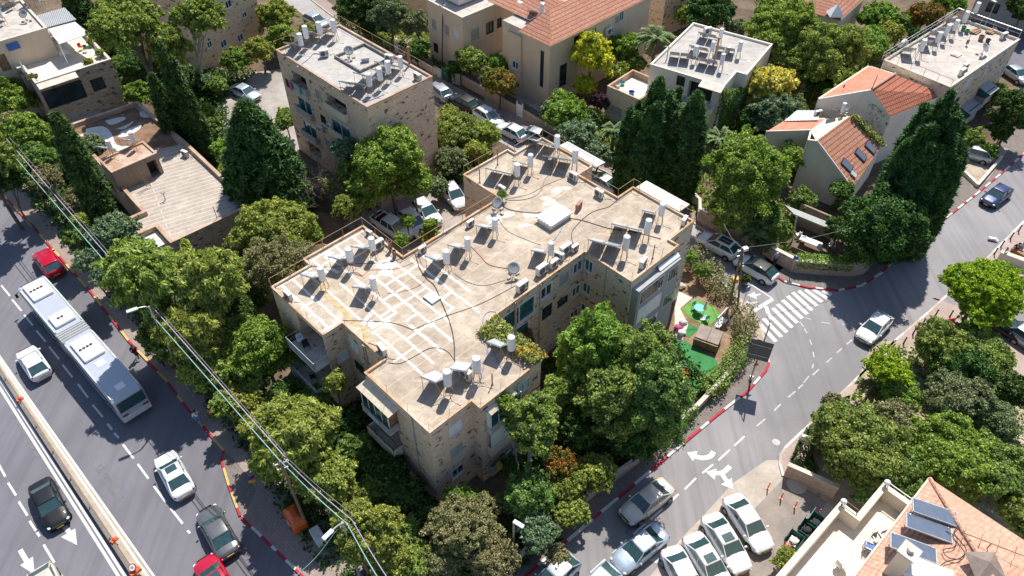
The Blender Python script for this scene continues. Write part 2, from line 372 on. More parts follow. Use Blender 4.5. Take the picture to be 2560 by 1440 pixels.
M['white_frame']=plain('white_frame',(.74,.74,.73),.45)
M['dark_metal']=plain('dark_metal',(.05,.05,.055),.5,.3)
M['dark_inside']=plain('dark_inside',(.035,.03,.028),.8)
M['rubber']=plain('rubber',(.018,.018,.019),.75)
M['rim']=plain('rim',(.4,.4,.41),.35,.7)
M['black_plastic']=plain('black_plastic',(.03,.03,.032),.5)
M['plate_yellow']=plain('plate_yellow',(.75,.45,.04),.5)
M['light_red']=plain('light_red',(.45,.02,.02),.2,0,.5)
M['light_clear']=plain('light_clear',(.75,.75,.7),.12,0,.5)
M['wood']=plain('wood',(.3,.17,.09),.7,var=.3)
M['wood_pole']=plain('wood_pole',(.24,.17,.11),.8,var=.3)
M['awning']=plain('awning',(.62,.53,.4),.7,var=.1)
M['corrugated']=None
def corr(name,c,per=.2,ang=0.0):
 k=NT(name);v=k.co('Object',(1,1,1),ang);sep=k.n('ShaderNodeSeparateXYZ');k.l(v,sep.inputs[0]);w_=k.math('FRACT',k.math('DIVIDE',sep.outputs[0],per))
 k.bump(k.math('SINE',k.math('MULTIPLY',w_,6.283)),.8,.04);dk=k.math('MULTIPLY',k.math('LESS_THAN',w_,.18),.35)
 return k.done(k.mix(dk,k.mix(k.noise(v,.7,5),tuple(x*.88 for x in c),c),tuple(x*.5 for x in c)),.55,.0)
M['corrugated']=corr('corrugated',(.72,.71,.68),ang=math.radians(-44.5))
M['corrugated_grey']=corr('corrugated_grey',(.4,.41,.42),ang=math.radians(-30))
M['bark']=two('bark',(.1,.075,.055),(.2,.16,.13),scale=4,bump=.5)
M['bark_pale']=two('bark_pale',(.3,.27,.24),(.45,.42,.38),scale=3,bump=.3)
M['twig']=two('twig',(.26,.21,.17),(.38,.33,.28),scale=4)
M['cable_black']=plain('cable_black',(.045,.04,.038),.6)
M['cable_grey']=plain('cable_grey',(.2,.19,.18),.6)
M['cable_red']=plain('cable_red',(.5,.12,.07),.6)
M['cable_blue']=plain('cable_blue',(.14,.2,.5),.6)
M['cable_teal']=plain('cable_teal',(.3,.5,.48),.5)
M['cable_purple']=plain('cable_purple',(.42,.38,.52),.5)
M['orange_plastic']=plain('orange_plastic',(.72,.13,.02),.4,0,.3,var=.1)
M['red_plastic']=plain('red_plastic',(.65,.05,.03),.4,0,.3)
M['blue_plastic']=plain('blue_plastic',(.03,.12,.4),.5)
M['green_plastic']=plain('green_plastic',(.03,.25,.08),.5)
M['green_metal']=plain('green_metal',(.02,.11,.09),.5)
M['yellow_cloth']=plain('yellow_cloth',(.55,.55,.12),.8)
M['brown_cover']=two('brown_cover',(.2,.15,.12),(.27,.21,.175),rough=.6,scale=1.2)
M['skin']=plain('skin',(.42,.26,.18),.6);M['hair']=plain('hair',(.03,.022,.018),.7)
M['cloth_white']=plain('cloth_white',(.65,.66,.7),.85);M['cloth_blue']=plain('cloth_blue',(.12,.2,.42),.85);M['cloth_dark']=plain('cloth_dark',(.03,.03,.035),.85)
M['cloth_brown']=plain('cloth_brown',(.23,.09,.04),.85);M['cloth_red']=plain('cloth_red',(.5,.04,.07),.85);M['cloth_pink']=plain('cloth_pink',(.55,.1,.25),.85)
M['sign_blue']=plain('sign_blue',(.02,.09,.35),.4);M['sign_grey']=plain('sign_grey',(.1,.1,.1),.5);M['sign_yellow']=plain('sign_yellow',(.75,.38,.02),.5)
M['cloth_teal']=plain('cloth_teal',(.2,.5,.5),.8);M['brick_red']=two('brick_red',(.3,.11,.08),(.42,.2,.14),scale=5)
for nm,c,mt in (('white',(.8,.8,.8),0),('pearl',(.72,.74,.76),.1),('silver',(.42,.45,.48),.5),('silver_blue',(.45,.53,.62),.4),('grey',(.17,.17,.175),.5),('black',(.012,.013,.016),.2),('navy',(.025,.04,.11),.3),('red',(.48,.006,.035),.1),('beige',(.62,.56,.47),.2),('bus_white',(.43,.46,.52),0)):
 M['car_'+nm]=paint('car_'+nm,c,mt,.28 if nm !='black' else .45,.6 if nm !='black' else .2)
# ---------------------------------------------------------------- the ground, roads, pavements and their markings
Z7_=lambda x,y:(x/2.977,960+y/2.977)
ground_sheet('ground',[(-260,-60),(260,-60),(260,420),(-260,420)],-0.03,M['soil'],px=False)
def W(pts,z=0.0):return [at(x,y,z) for x,y in pts]
def ext(line,a=0.0,b=0.0):         # lengthen a line of world points at both ends
 line=list(line)
 if a:
  (x0,y0),(x1,y1)=line[0],line[1];l=math.hypot(x1-x0,y1-y0);line.insert(0,(x0-(x1-x0)/l*a,y0-(y1-y0)/l*a))
 if b:
  (x0,y0),(x1,y1)=line[-1],line[-2];l=math.hypot(x1-x0,y1-y0);line.append((x0-(x1-x0)/l*b,y0-(y1-y0)/l*b))
 return line
def offset(line,d):
 out=[]
 for i,p in enumerate(line):
  q0,q1=line[max(i-1,0)],line[min(i+1,len(line)-1)];dx,dy=q1[0]-q0[0],q1[1]-q0[1];l=math.hypot(dx,dy) or 1
  out.append((p[0]-dy/l*d,p[1]+dx/l*d))
 return out
def poly_sheet(name,pts,z,m,z1=None):return ground_sheet(name,pts,z,m,z1,px=False)
kerbL=W([(20,500),(100,587),(175,672),(228,732),(322,853),(420,957),(470,1024),(561,1128),(554,1151),(573,1215),(601,1291),(605,1296),(680,1367),(752,1437)])
kerbL=ext(kerbL,90,30)
kerbL2=[kerbL[i] for i in (0,1,2,3,4,5,6,7,8,12,13,14,15)]
poly_sheet('boulevard',[(-230,kerbL[0][1])]+kerbL+[(kerbL[-1][0],-20),(-230,-20)],0.0,M['asphalt'])
walkL=kerbL2+offset(kerbL2,3.6)[::-1]
poly_sheet('pavement_boulevard',walkL,0.0,M['pavers'],0.12)
poly_sheet('bus_bay',W([(561,1128),(554,1151),(573,1215),(601,1291),(617,1282),(643,1222),(600,1165)]),0.0,M['dark_pavers'],0.125)
streetW=W([(1230,1520),(1320,1435),(1418,1353),(1481,1299),(1566,1229),(1626,1178),(1710,1108),(1791,1040),(1868,980),(1915,927),(1922,908),(1918,885),(1908,840),(1896,802),(1875,776),(1850,750),(1828,735),(1804,705),(1735,655),(1270,366),(1180,318),(1092,262),(800,66),(690,-10)])
streetN=W([(1935,688),(1880,652),(1760,575),(1735,559),(1576,468),(1514,430),(1320,346),(1246,302),(1193,272),(1122,235),(1075,207),(830,40),(740,-30)])
kerbN=W([(1935,688),(1960,705),(2019,720),(2096,727),(2154,715),(2204,682),(2254,634),(2321,581),(2372,540),(2436,490),(2500,437),(2600,350),(2760,210)])
kerbE=W([(2700,430),(2640,485),(2560,554),(2466,648),(2318,784),(2237,853),(2160,930),(2083,1004),(2053,1034),(1962,1121),(1950,1140),(1949,1160),(1957,1191)])
poly_sheet('street',streetW[:]+streetN[::-1]+kerbN[1:]+kerbE+W([(1957,1225),(1800,1400),(1500,1560)]),0.004,M['asphalt_light'])
poly_sheet('parking_apron',W([(1949,1150),(1915,1151),(1831,1209),(1765,1282),(1700,1350),(1560,1520),(2000,1520),(2120,1240),(1960,1191)]),0.008,M['asphalt_old'])
poly_sheet('apron_shoulder',W([(1830,1330),(1960,1195),(2070,1250),(1960,1430),(1900,1500),(1780,1500)]),0.012,two('patched_tar',(.24,.2,.175),(.3,.255,.22),scale=.5))
# pavement between the garden wall and the street
walkW=streetW[0:13]
poly_sheet('pavement_street',walkW+W([(1868,852),(1855,885),(1826,930),(1790,970),(1740,1025),(1690,1064),(1580,1160),(1468,1248),(1337,1356),(1180,1490)]),0.0,M['dark_pavers'],0.12)
poly_sheet('pavement_corner',W([(1908,840),(1896,802),(1875,776),(1850,750),(1838,760),(1862,800),(1868,852),(1918,885)]),0.0,M['pale_dirt'],0.13)
poly_sheet('pavement_north',streetN[0:1]+kerbN[1:]+offset(kerbN,2.8)[1:][::-1]+W([(2160,683),(1982,683),(1905,634)]),0.0,M['dark_pavers'],0.12)
poly_sheet('pavement_side_street',streetN+offset(streetN,-1.7)[::-1],0.0,M['pavers'],0.12)
poly_sheet('plaza',kerbE[0:8]+W([(2200,1010),(2330,1100),(2700,1120),(2800,700),(2720,560)]),0.0,M['pavers_pink'],0.12)
poly_sheet('pavement_east',kerbE[7:]+W([(1965,1215),(2010,1215),(2030,1130),(2110,1040),(2150,980)]),0.0,M['pavers_pink'],0.12)
poly_sheet('back_street',W([(2330,745),(2460,790),(2700,985),(2900,900),(2560,690)]),0.125,M['asphalt_light'])
poly_sheet('back_court',W([(505,262),(560,190),(725,170),(800,330),(680,440),(600,350)]),0.004,two('court_tar',(.3,.26,.23),(.4,.36,.32),scale=.4))
poly_sheet('car_park',W([(860,560),(1040,470),(1180,400),(1230,520),(1010,665),(930,625)]),0.004,two('car_park_tar',(.28,.24,.21),(.37,.325,.29),scale=.4))
poly_sheet('garden_path',W([(900,95),(1010,60),(1075,170),(1010,180)]),0.0,M['pale_dirt'])
poly_sheet('lawn',W([(1060,480),(1100,370),(1130,360),(1150,440)]),0.0,M['lawn'])
poly_sheet('red_earth',W([(770,520),(840,540),(930,580),(880,640),(780,600)]),0.0,M['red_soil'])
poly_sheet('bare_earth',W([(1690,640),(1760,690),(1830,770),(1810,830),(1850,850),(1790,930),(1660,880),(1670,740)]),-0.01,M['red_soil'])
poly_sheet('top_street',W([(2440,30),(2500,-60),(2900,-60),(2900,260),(2560,250)]),0.0,M['asphalt'])
poly_sheet('planting_bed',W([(2180,860),(2260,850),(2600,1010),(2700,1500),(2050,1250),(2030,1130),(2110,1030)]),0.135,M['pale_dirt'])
poly_sheet('car_drive',W([(2395,420),(2440,350),(2520,375),(2470,450),(2430,470)]),0.128,M['pale_dirt'])
poly_sheet('house_yard',W([(1240,330),(1200,215),(1330,170),(1420,240),(1520,330),(1450,380)]),-0.015,M['pale_dirt'])
SS=streetW[18:]
poly_sheet('side_street',SS+streetN[2:][::-1],.008,two('side_tar',(.31,.285,.265),(.38,.355,.335),scale=.3,bump=.2))
# mended patches of the carriageway
for i_,pts in enumerate(([Z7_(700,620),Z7_(760,590),Z7_(930,840),Z7_(860,880)],[Z7_(60,200),Z7_(120,170),Z7_(330,520),Z7_(280,560)],[(1560,1330),(1600,1300),(1625,1330),(1590,1360)])):poly_sheet('tar_patch',W(pts),.009 if i_<2 else .012,M['tar_patch'])
# kerbs
def kerb(name,line,cols,seg=1.0,wd=.18,h=.135):
 mb=MB();d=0.0;pts=[line[0]];cum=[0.0]
 fine=[]
 for i in range(len(line)-1):
  (x0,y0),(x1,y1)=line[i],line[i+1];l=math.hypot(x1-x0,y1-y0);n=max(1,int(l/(seg/2)))
  for j in range(n):fine.append((x0+(x1-x0)*j/n,y0+(y1-y0)*j/n))
 fine.append(line[-1]);d=0
 for i in range(len(fine)-1):
  (x0,y0),(x1,y1)=fine[i],fine[i+1];l=math.hypot(x1-x0,y1-y0);a=math.atan2(y1-y0,x1-x0)
  mb.mi=int(d/seg)%len(cols);mb.box(((x0+x1)/2,(y0+y1)/2,h/2-.02),(l+.012,wd,h+.04),a);d+=l
 return structure(mb.build(name,[M[c] for c in cols]))
kerb('kerb_boulevard',kerbL[0:9],['kerb_red','kerb_yellow'],1.6)
kerb('kerb_bay',kerbL[8:12],['kerb_red','kerb_yellow'],1.3)
kerb('kerb_boulevard_corner',kerbL[12:],['kerb_red','kerb_white'],1.0)
kerb('kerb_street',streetW[0:11],['kerb_white','kerb_red'],1.75,.2)
kerb('kerb_corner',streetW[10:19],['kerb_stone','kerb_stone'],1.0)
kerb('kerb_north',kerbN[0:10],['kerb_red','kerb_white'],1.15)
kerb('kerb_north_far',kerbN[9:],['kerb_white','kerb_red'],1.15)
kerb('kerb_east',kerbE,['kerb_stone','kerb_white'],2.5)
kerb('kerb_side_street',streetN,['kerb_stone','kerb_stone'],1.0)
# painted markings
mk=MB();mf=MB()
def seg(mb,a,b,wd,z=.016):strip_poly(mb,W([a,b]),wd,z)
Z6=lambda x,y:(1700+x/2.977,480+y/2.977)
Z7=lambda x,y:(x/2.977,960+y/2.977)
Z4=lambda x,y:(x/2.977,480+y/2.977)
Z8=lambda x,y:(850+x/2.977,960+y/2.977)
Z9=lambda x,y:(1700+x/2.977,960+y/2.977)
for a,b in zip([(595,985),(618,940),(650,903),(690,865),(725,835),(762,805),(800,775),(838,748),(882,735),(932,728),(990,726),(1060,735)],
    [(715,1115),(755,1080),(795,1045),(835,1010),(872,975),(910,942),(947,910),(982,882),(1020,848),(1058,820),(1095,792),(1128,765)]):
 seg(mk,Z6(*a),Z6(*b),.42,.020)
for a,b in [((120,700),(35,785)),((245,600),(165,665)),((370,490),(285,570)),((480,390),(405,460))]:seg(mk,Z9(*a),Z9(*b),.15,.020)
for a,b in [((635,260),(570,315)),((750,150),(700,200)),((860,55),(805,100)),((915,5),(880,35))]:seg(mf,Z9(*a),Z9(*b),.13,.020)
for a,b in [((1035,1320),(985,1365)),((1130,1235),(1090,1270)),((1205,1165),(1165,1200)),((1280,1100),(1240,1135)),((960,1370),(920,1420)),((890,965),(918,1005)),((925,1015),(945,1052)),((965,1100),(980,1140)),
   ((990,1190),(996,1230)),((992,1280),(985,1312)),((930,935),(975,950)),((1050,970),(1115,980)),((1205,985),(1250,985)),((1325,975),(1350,972))]:seg(mf,Z6(*a),Z6(*b),.12,.020)
for a,b in [((2520,820),(2445,890)),((2400,930),(2310,1010)),((2270,1040),(2185,1120)),((2135,1160),(2030,1265)),((1975,1305),(1865,1405))]:seg(mk,Z8(*a),Z8(*b),.15,.020)
seg(mk,Z6(545,888),Z6(690,798),.38,.020);seg(mk,Z6(530,690),Z6(690,795),.15,.020)
def arrow(mb,head,shaft,wd=.18,z=.020):
 mb.add([at(*p,0)+(z,) for p in head],[[0,1,2]]);strip_poly(mb,smooth_line(W(shaft)),wd,z+.003)
arrow(mk,[Z6(500,770),Z6(555,745),Z6(575,800)],[Z6(600,760),Z6(560,772),Z6(540,772)]);strip_poly(mk,smooth_line(W([Z6(575,820),Z6(530,830),Z6(495,815)])),.25,.020)
arrow(mk,[Z9(50,510),Z9(132,500),Z9(97,578)],[Z9(110,540),Z9(170,552),Z9(225,538),Z9(250,505)],.42)
arrow(mk,[Z9(190,655),Z9(272,630),Z9(258,715)],[Z9(260,665),Z9(310,662),Z9(345,640),Z9(372,612)],.38)
arrow(mk,[Z9(396,785),Z9(385,700),Z9(303,750)],[Z9(310,664),Z9(330,700),Z9(350,725)],.38,.026)
arrow(mk,[Z8(2390,1350),Z8(2392,1252),Z8(2300,1312)],[Z8(2350,1300),Z8(2395,1240),Z8(2430,1200)],.3)
arrow(mk,[Z7(575,1200),Z7(455,1140),Z7(560,1075)],[Z7(480,1060),Z7(530,1120)],.32,.014)
arrow(mk,[Z7(260,1420),Z7(150,1350),Z7(245,1285)],[Z7(150,1235),Z7(200,1320)],.32,.014)
for a,b in [((915,450),(995,555)),((1025,595),(1105,705)),((1145,760),(1235,880)),((1270,925),(1360,1040)),((1395,1090),(1415,1112)),((850,365),(885,402)),((800,295),(835,342)),((690,155),(765,247)),((580,0),(655,102)),
   ((-30,560),(40,690)),((60,735),(120,830)),((140,875),(205,980)),((220,1020),(295,1135)),((325,1195),(405,1330)),((430,1385),(490,1480))]:seg(mk,Z7(*a),Z7(*b),.16,.010)
for a,b in [((10,695),(75,775)),((90,800),(160,885)),((180,915),(245,995)),((270,1030),(340,1115)),((365,1150),(440,1245)),((465,1285),(540,1380))]:seg(mk,Z4(*a),Z4(*b),.16,.010)
def long(mb,a,b,wd,z):strip_poly(mb,ext(W([a,b]),60,20),wd,z)
long(mk,(3,975),(296,1440),.2,.010);long(mk,(11,965),(312,1440),.2,.010)
long(mk,(38,960),(368,1440),.16,.012);long(mk,(47,960),(384,1440),.16,.010)
for a,b in [((1630,760),(1700,820)),((1640,790),(1720,850))]:seg(mf,(a[0]/2.977,a[1]/2.977),(b[0]/2.977,b[1]/2.977),.1)
mk.build('road_marking',M['paint_white'])['kind']='structure';mf.build('road_marking_faded',M['paint_faded'])['kind']='structure'
med=ext(W([(24,960),(345,1440)]),60,20);x=MB();strip_poly(x,offset(med,.28),.72,.006);structure(x.build('median_strip',M['beige_strip']))
def disc(name,px,r,m,label,z=.03):
 c=at(*px,0);mb=MB();mb.cyl((c[0],c[1],0),(c[0],c[1],z),r,r,20);return tag(mb.build(name,M[m]),label,'manhole cover')
disc('manhole_cover',Z9(715,435),.32,'paint_faded','small white round cover in the open lane by the right kerb')
disc('manhole_cover',Z9(868,755),.75,'kerb_stone','large pale round cover in the red pavement by the hedge corner',.16)
# ---------------------------------------------------------------- trees and plants
F_={}
F_['green']=foliage('leaf_green',(.11,.18,.03),(.37,.46,.10),.4)
F_['bright']=foliage('leaf_bright',(.12,.215,.02),(.36,.50,.08),.42)
F_['feather']=foliage('leaf_feather',(.20,.265,.035),(.50,.55,.13),.42)
F_['lime']=foliage('leaf_lime',(.19,.32,.012),(.42,.55,.02),.4)
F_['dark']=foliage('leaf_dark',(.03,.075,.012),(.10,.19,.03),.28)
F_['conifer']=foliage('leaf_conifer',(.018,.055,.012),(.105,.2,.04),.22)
F_['olive']=foliage('leaf_olive',(.12,.165,.06),(.27,.32,.15),.3)
F_['greygreen']=foliage('leaf_greygreen',(.08,.15,.07),(.29,.38,.2),.3)
F_['yellow']=foliage('leaf_yellow',(.45,.45,.03),(.92,.80,.06),.38,c3=(.12,.24,.03))
F_['flower']=foliage('leaf_flower',(.5,.5,.07),(.95,.88,.2),.35)
F_['yellowgreen']=foliage('leaf_yellowgreen',(.17,.225,.03),(.45,.48,.10),.38)
F_['dry']=foliage('leaf_dry',(.17,.18,.06),(.36,.33,.16),.3)
F_['purple']=foliage('leaf_purple',(.07,.03,.045),(.16,.07,.09),.2)
F_['orange']=foliage('leaf_orange',(.14,.17,.02),(.32,.2,.03),.3,c3=(.6,.18,.03))
F_['redflower']=foliage('leaf_redflower',(.05,.12,.015),(.13,.25,.03),.3,c3=(.6,.06,.03))
F_['pinkish']=foliage('leaf_pinkish',(.06,.12,.03),(.14,.24,.06),.3,c3=(.75,.6,.5))
F_['ivy']=foliage('leaf_ivy',(.075,.155,.025),(.27,.39,.09),.36)
F_['vine']=foliage('leaf_vine',(.13,.2,.04),(.34,.38,.08),.3,c3=(.5,.36,.05))
F_['palm']=foliage('leaf_palm',(.07,.13,.03),(.24,.31,.1),.2)
F_['brown']=foliage('leaf_brown',(.09,.05,.03),(.17,.1,.06),.1)
F_['grass']=foliage('leaf_grass',(.05,.07,.02),(.16,.16,.05),.3,nscale=.3)
rs=np.random.RandomState(5)
def leaf_mesh(name,P,N,size,mats,aspect=1.6,flat=.55,up=0.0,along=None,shape=4):
 """P centres, N outward directions: one small face per leaf or leaf cluster"""
 n=len(P)
 R=rs.normal(size=(n,3));D=N*(1-flat)+R*flat*.8;D[:,2]+=.25;D/=np.linalg.norm(D,axis=1)[:,None]+1e-9
 T=rs.normal(size=(n,3))
 if along is not None:T=T*.35+along
 T-=D*(T*D).sum(1)[:,None];T/=np.linalg.norm(T,axis=1)[:,None]+1e-9
 Bv=np.cross(D,T);s=size*rs.uniform(.6,1.35,n)[:,None]
 bend=D*s*rs.uniform(-.25,.25,n)[:,None]
 if shape==4:V=np.stack([P-T*s*aspect*.5,P+Bv*s*.5+bend,P+T*s*aspect*.5,P-Bv*s*.5+bend],1)
 else:V=np.stack([P-Bv*s*.5,P+Bv*s*.5,P+T*s*aspect],1)
 k=V.shape[1];V=V.reshape(-1,3).astype(np.float32)
 me=bpy.data.meshes.new(name);me.vertices.add(n*k);me.vertices.foreach_set('co',V.ravel())
 me.loops.add(n*k);me.loops.foreach_set('vertex_index',np.arange(n*k,dtype=np.int32))
 me.polygons.add(n);me.polygons.foreach_set('loop_start',np.arange(0,n*k,k,dtype=np.int32));me.polygons.foreach_set('loop_total',np.full(n,k,np.int32))
 me.update(calc_edges=True)
 for m in mats:me.materials.append(m)
 return me
def sph(n):
 v=rs.normal(size=(n,3));return v/np.linalg.norm(v,axis=1)[:,None]
def crown_points(lobes,leaf,dens=1.0,clump=.34,low=-.45,rough=.10):
 """lobes (x, y, z, rx, ry, rz): leaves gathered in clumps over every lobe's skin"""
 PP=[];NN=[];L=np.array(lobes,float)
 for i,(x,y,z,rx,ry,rz) in enumerate(L):
  rm=(rx*ry*rz)**(1/3);area=4*math.pi*rm*rm;cr=max(clump*rm,leaf*1.6)
  nc=int(max(6,area/(cr*cr*1.9)*dens));d=sph(nc*2);d=d[d[:,2]>low][:nc]
  rad=np.where(rs.rand(len(d))<.42,rs.uniform(.68,.88,len(d)),rs.uniform(.98,1.16,len(d)))+(rs.rand(len(d))<.16)*rs.uniform(.08,.36,len(d));c=np.array([x,y,z])+d*np.array([rx,ry,rz])*(rad*.86)[:,None]
  m=int(max(8,4*math.pi*cr*cr*.55/(leaf*leaf*.62)*dens))
  q=sph(len(c)*m).reshape(len(c),m,3);dd=np.repeat(d[:,None],m,1)
  q=q+dd*.55;q/=np.linalg.norm(q,axis=2)[:,:,None]
  crv=cr*rs.uniform(.5,1.35,(len(c),1,1));sp=(rs.rand(len(c),1,1)<.3)*rs.uniform(0,1.5,(len(c),m,1));p=c[:,None]+q*crv*(rs.uniform(.55,1.08,(len(c),m,1))-sp*.3)*np.array([1,1,.8])+(dd+np.array([0,0,-.25]))*crv*sp
  PP.append(p.reshape(-1,3));NN.append(q.reshape(-1,3))
 P=np.concatenate(PP);N=np.concatenate(NN);keep=np.ones(len(P),bool)
 for (x,y,z,rx,ry,rz) in L:      # nothing deep inside
  q=(P-[x,y,z])/[rx,ry,rz];keep &=(q*q).sum(1)>.24
 return P[keep],N[keep]
def trunk(name,base,top,r,lobes,mat,parent,bend=.4,stems=1):
 mb=MB();n=len(lobes)
 for s_ in range(stems):
  ox,oy=(rnd.uniform(-.3,.3),rnd.uniform(-.3,.3)) if stems>1 else (0,0)
  mid=((base[0]+top[0])/2+rnd.uniform(-bend,bend),(base[1]+top[1])/2+rnd.uniform(-bend,bend),(base[2]+top[2])/2)
  pts=smooth_line([(base[0]+ox,base[1]+oy,base[2]-.15),(mid[0]+ox*2,mid[1]+oy*2,mid[2]),(top[0]+ox*3,top[1]+oy*3,top[2])],4)
  mb.tube(pts,[r*(1.25-.75*i/(len(pts)-1)) for i in range(len(pts))],7)
 for (x,y,z,rx,ry,rz) in lobes[:9]:
  s=pts[rnd.choice(range(len(pts)//2,len(pts)))];e=(x,y,z+rz*.2);m=((s[0]+e[0])/2,(s[1]+e[1])/2,(s[2]+e[2])/2+.25)
  mb.tube(smooth_line([s,m,e],3),[r*.5,r*.45,r*.38,r*.3,r*.25,r*.2,r*.12],5)
 return mb.build('trunk',mat,parent)
def lobes_round(cx,cy,cz,r,rz,n=9,spread=.62,size=(.42,.6),flatb=True):
 out=[(cx,cy,cz,r*.58,r*.58,rz*.66)];el=rnd.uniform(.0,6.28);ec=rnd.uniform(.78,.95)
 for i in range(n):
  a=2*math.pi*(i+rnd.random()*.7)/n;e=rnd.uniform(-.3,1.1);d=spread*math.cos(e*.9)*rnd.uniform(.55,1.2)*(1-(1-ec)*(1+math.cos(2*(a-el))));s=rnd.uniform(*size)
  out.append((cx+math.cos(a)*d*r,cy+math.sin(a)*d*r,cz+math.sin(e)*spread*rz,s*r,s*r,s*rz*rnd.uniform(.8,1.1)))
 return out
def tree(px,py,rpx,kind,label,zc=3.6,rz=None,n=18,leaf=.2,dens=1.0,name='tree',cat='tree',group=None,base=None,bark='bark',tr=None,spread=.62,sq=1.0,clump=.4,along=None,ground=0.0,stems=1,low=-.45,size=(.2,.46)):
 x,y=at(px,py,zc);r=rpx*scale_at(px,py,zc);rz=rz or r*.85;leaf*=.82
 rz=min(rz,(zc-ground)*.95)
 n=max(n,13);L=lobes_round(0,0,zc,r/(spread+.4),rz/(spread+.4),n,spread,size)
 if sq !=1.0:L=[(a*sq,b,c,d*sq,e,f) for a,b,c,d,e,f in L]
 bx,by=(0,0) if base is None else [p-q for p,q in zip(at(*base,ground),(x,y))]
 root=empty(name,(x+bx,y+by,ground),label,cat,group)
 L=[(a+x,b+y,c,d,e,f) for a,b,c,d,e,f in L]
 P,N=crown_points(L,leaf,dens,clump,low)
 P=P[P[:,2]>ground+.1] if len(P) else P
 N=N[:len(P)]
 off=np.array([x+bx,y+by,ground]);al=None if along is None else np.tile(np.array(along,float),(len(P),1))
 me=leaf_mesh('crown',P-off,N,leaf,[F_[kind]],along=al,aspect=1.6 if along is None else 3.2)
 o=bpy.data.objects.new('crown',me);C.objects.link(o);o.parent=root;ORG[o.name]=Vector(off)
 trunk('trunk',(x+bx,y+by,ground),(x,y,zc*.8+ground*.2),tr or max(.07,r*.055),L,M[bark],root,stems=stems)
 return root
def shrub(px,py,rpx,kind,label,zc=1.1,**k):
 k.setdefault('name','shrub');k.setdefault('cat','shrub');k.setdefault('n',6);k.setdefault('leaf',.15);k.setdefault('tr',.04)
 return tree(px,py,rpx,kind,label,zc=zc,**k)
def conifer(base,h,r,kind,label,prof,group=None,leaf=.15,dens=1.0,spikes=0,name='cypress_tree',cat='cypress',cl=.34,bare=.3):
 x,y=base;root=empty(name,(x,y,0),label,cat,group);PP=[];NN=[]
 def col(cx,cy,z0,z1,rr,pf):
  n=int(2*math.pi*rr*(z1-z0)/(cl*cl)*1.1*dens);t=rs.uniform(0,1,n);a=rs.uniform(0,2*math.pi,n)
  R=rr*np.interp(t,[p[0] for p in pf],[p[1] for p in pf])*np.where(rs.rand(n)<.35,rs.uniform(.6,.8,n),rs.uniform(.9,1.16,n))
  c=np.stack([cx+np.cos(a)*R,cy+np.sin(a)*R,z0+t*(z1-z0)],1);m=max(6,int(cl*cl*4.6/(leaf*leaf)))
  q=sph(n*m).reshape(n,m,3)*rs.uniform(.5,1.25,(n,1,1));o=np.stack([np.cos(a),np.sin(a),np.full(n,.5)],1);q=q+o[:,None]*.6;q/=np.linalg.norm(q,axis=2)[:,:,None]
  PP.append((c[:,None]+q*cl*.62*np.array([1,1,1.7])*rs.uniform(.5,1.05,(n,m,1))).reshape(-1,3));NN.append(q.reshape(-1,3))
 if not spikes:col(x,y,bare,h,r,prof)
 else:
  for i in range(spikes):
   d=r*math.sqrt(rnd.random())*.86 if i else 0;a=rnd.uniform(0,6.28);k=1-.4*(d/r)**1.6
   col(x+math.cos(a)*d,y+math.sin(a)*d,.2,h*k*rnd.uniform(.86,1.04),r*rnd.uniform(.2,.31),prof)
 P=np.concatenate(PP);N=np.concatenate(NN)
 me=leaf_mesh('crown',P-[x,y,0],N,leaf,[F_[kind]],aspect=2.8,flat=.35,shape=3,along=N*.7+np.array([0,0,.9]))
 o=bpy.data.objects.new('crown',me);C.objects.link(o);o.parent=root;ORG[o.name]=Vector((x,y,0))
 mb=MB();mb.tube([(x,y,-.1),(x,y,h*.5),(x,y,h*.93)],[r*.16+.1,r*.1+.06,.03],7);mb.build('trunk',M['bark'],root);return root
CYP=[(0,.55),(.15,.9),(.4,1),(.7,.8),(.9,.45),(1,.06)]
JUN=[(0,.8),(.25,1),(.6,.9),(.85,.55),(1,.08)]
CON=[(0,.9),(.12,1),(.35,.92),(.6,.72),(.85,.38),(1,.05)]
def palm(px,py,rpx,label,z=3.0,n=38,kind='palm'):
 x,y=at(px,py,z);r=rpx*scale_at(px,py,z);root=empty('palm_tree',(x,y,0),label,'palm')
 P=[];N=[];A=[]
 for i in range(n):
  a=rnd.uniform(0,6.28);e=rnd.uniform(-.25,1.15);L=r*rnd.uniform(.85,1.1)
  for j in range(34):
   t=.12+.88*j/34;h=L*(math.sin(e)*t-.55*t*t);d=L*t*math.cos(e*.8)
   c=np.array([x+math.cos(a)*d,y+math.sin(a)*d,z+h])
   for s in (-1,1):
    al=np.array([math.cos(a+s*.9),math.sin(a+s*.9),-.35]);P.append(c+al*.2*(1.1-t*.6));A.append(al);N.append([0,0,1])
 P=np.array(P);me=leaf_mesh('crown',P-[x,y,0],np.array(N,float),.085,[F_[kind]],aspect=5.5,flat=.25,along=np.array(A)*3)
 o=bpy.data.objects.new('crown',me);C.objects.link(o);o.parent=root
 mb=MB();mb.tube([(x,y,-.1),(x,y,z*.6),(x,y,z)],[.24,.2,.26],9)
 mb.build('trunk',M['bark'],root);return root
def twigs(mb,p,d,l,r,k):
 e=p+d*l;mb.tube([p,(p+e)/2+Vector((rnd.uniform(-1,1),rnd.uniform(-1,1),rnd.uniform(-.5,1)))*l*.06,e],[r,r*.8,r*.55],4)
 if k:
  for i in range(rnd.choice((2,3,3))):
   nd=(d+Vector((rnd.uniform(-1,1),rnd.uniform(-1,1),rnd.uniform(-.35,.8)))*.75).normalized();twigs(mb,p+d*l*rnd.uniform(.55,1),nd,l*rnd.uniform(.6,.85),r*.58,k-1)
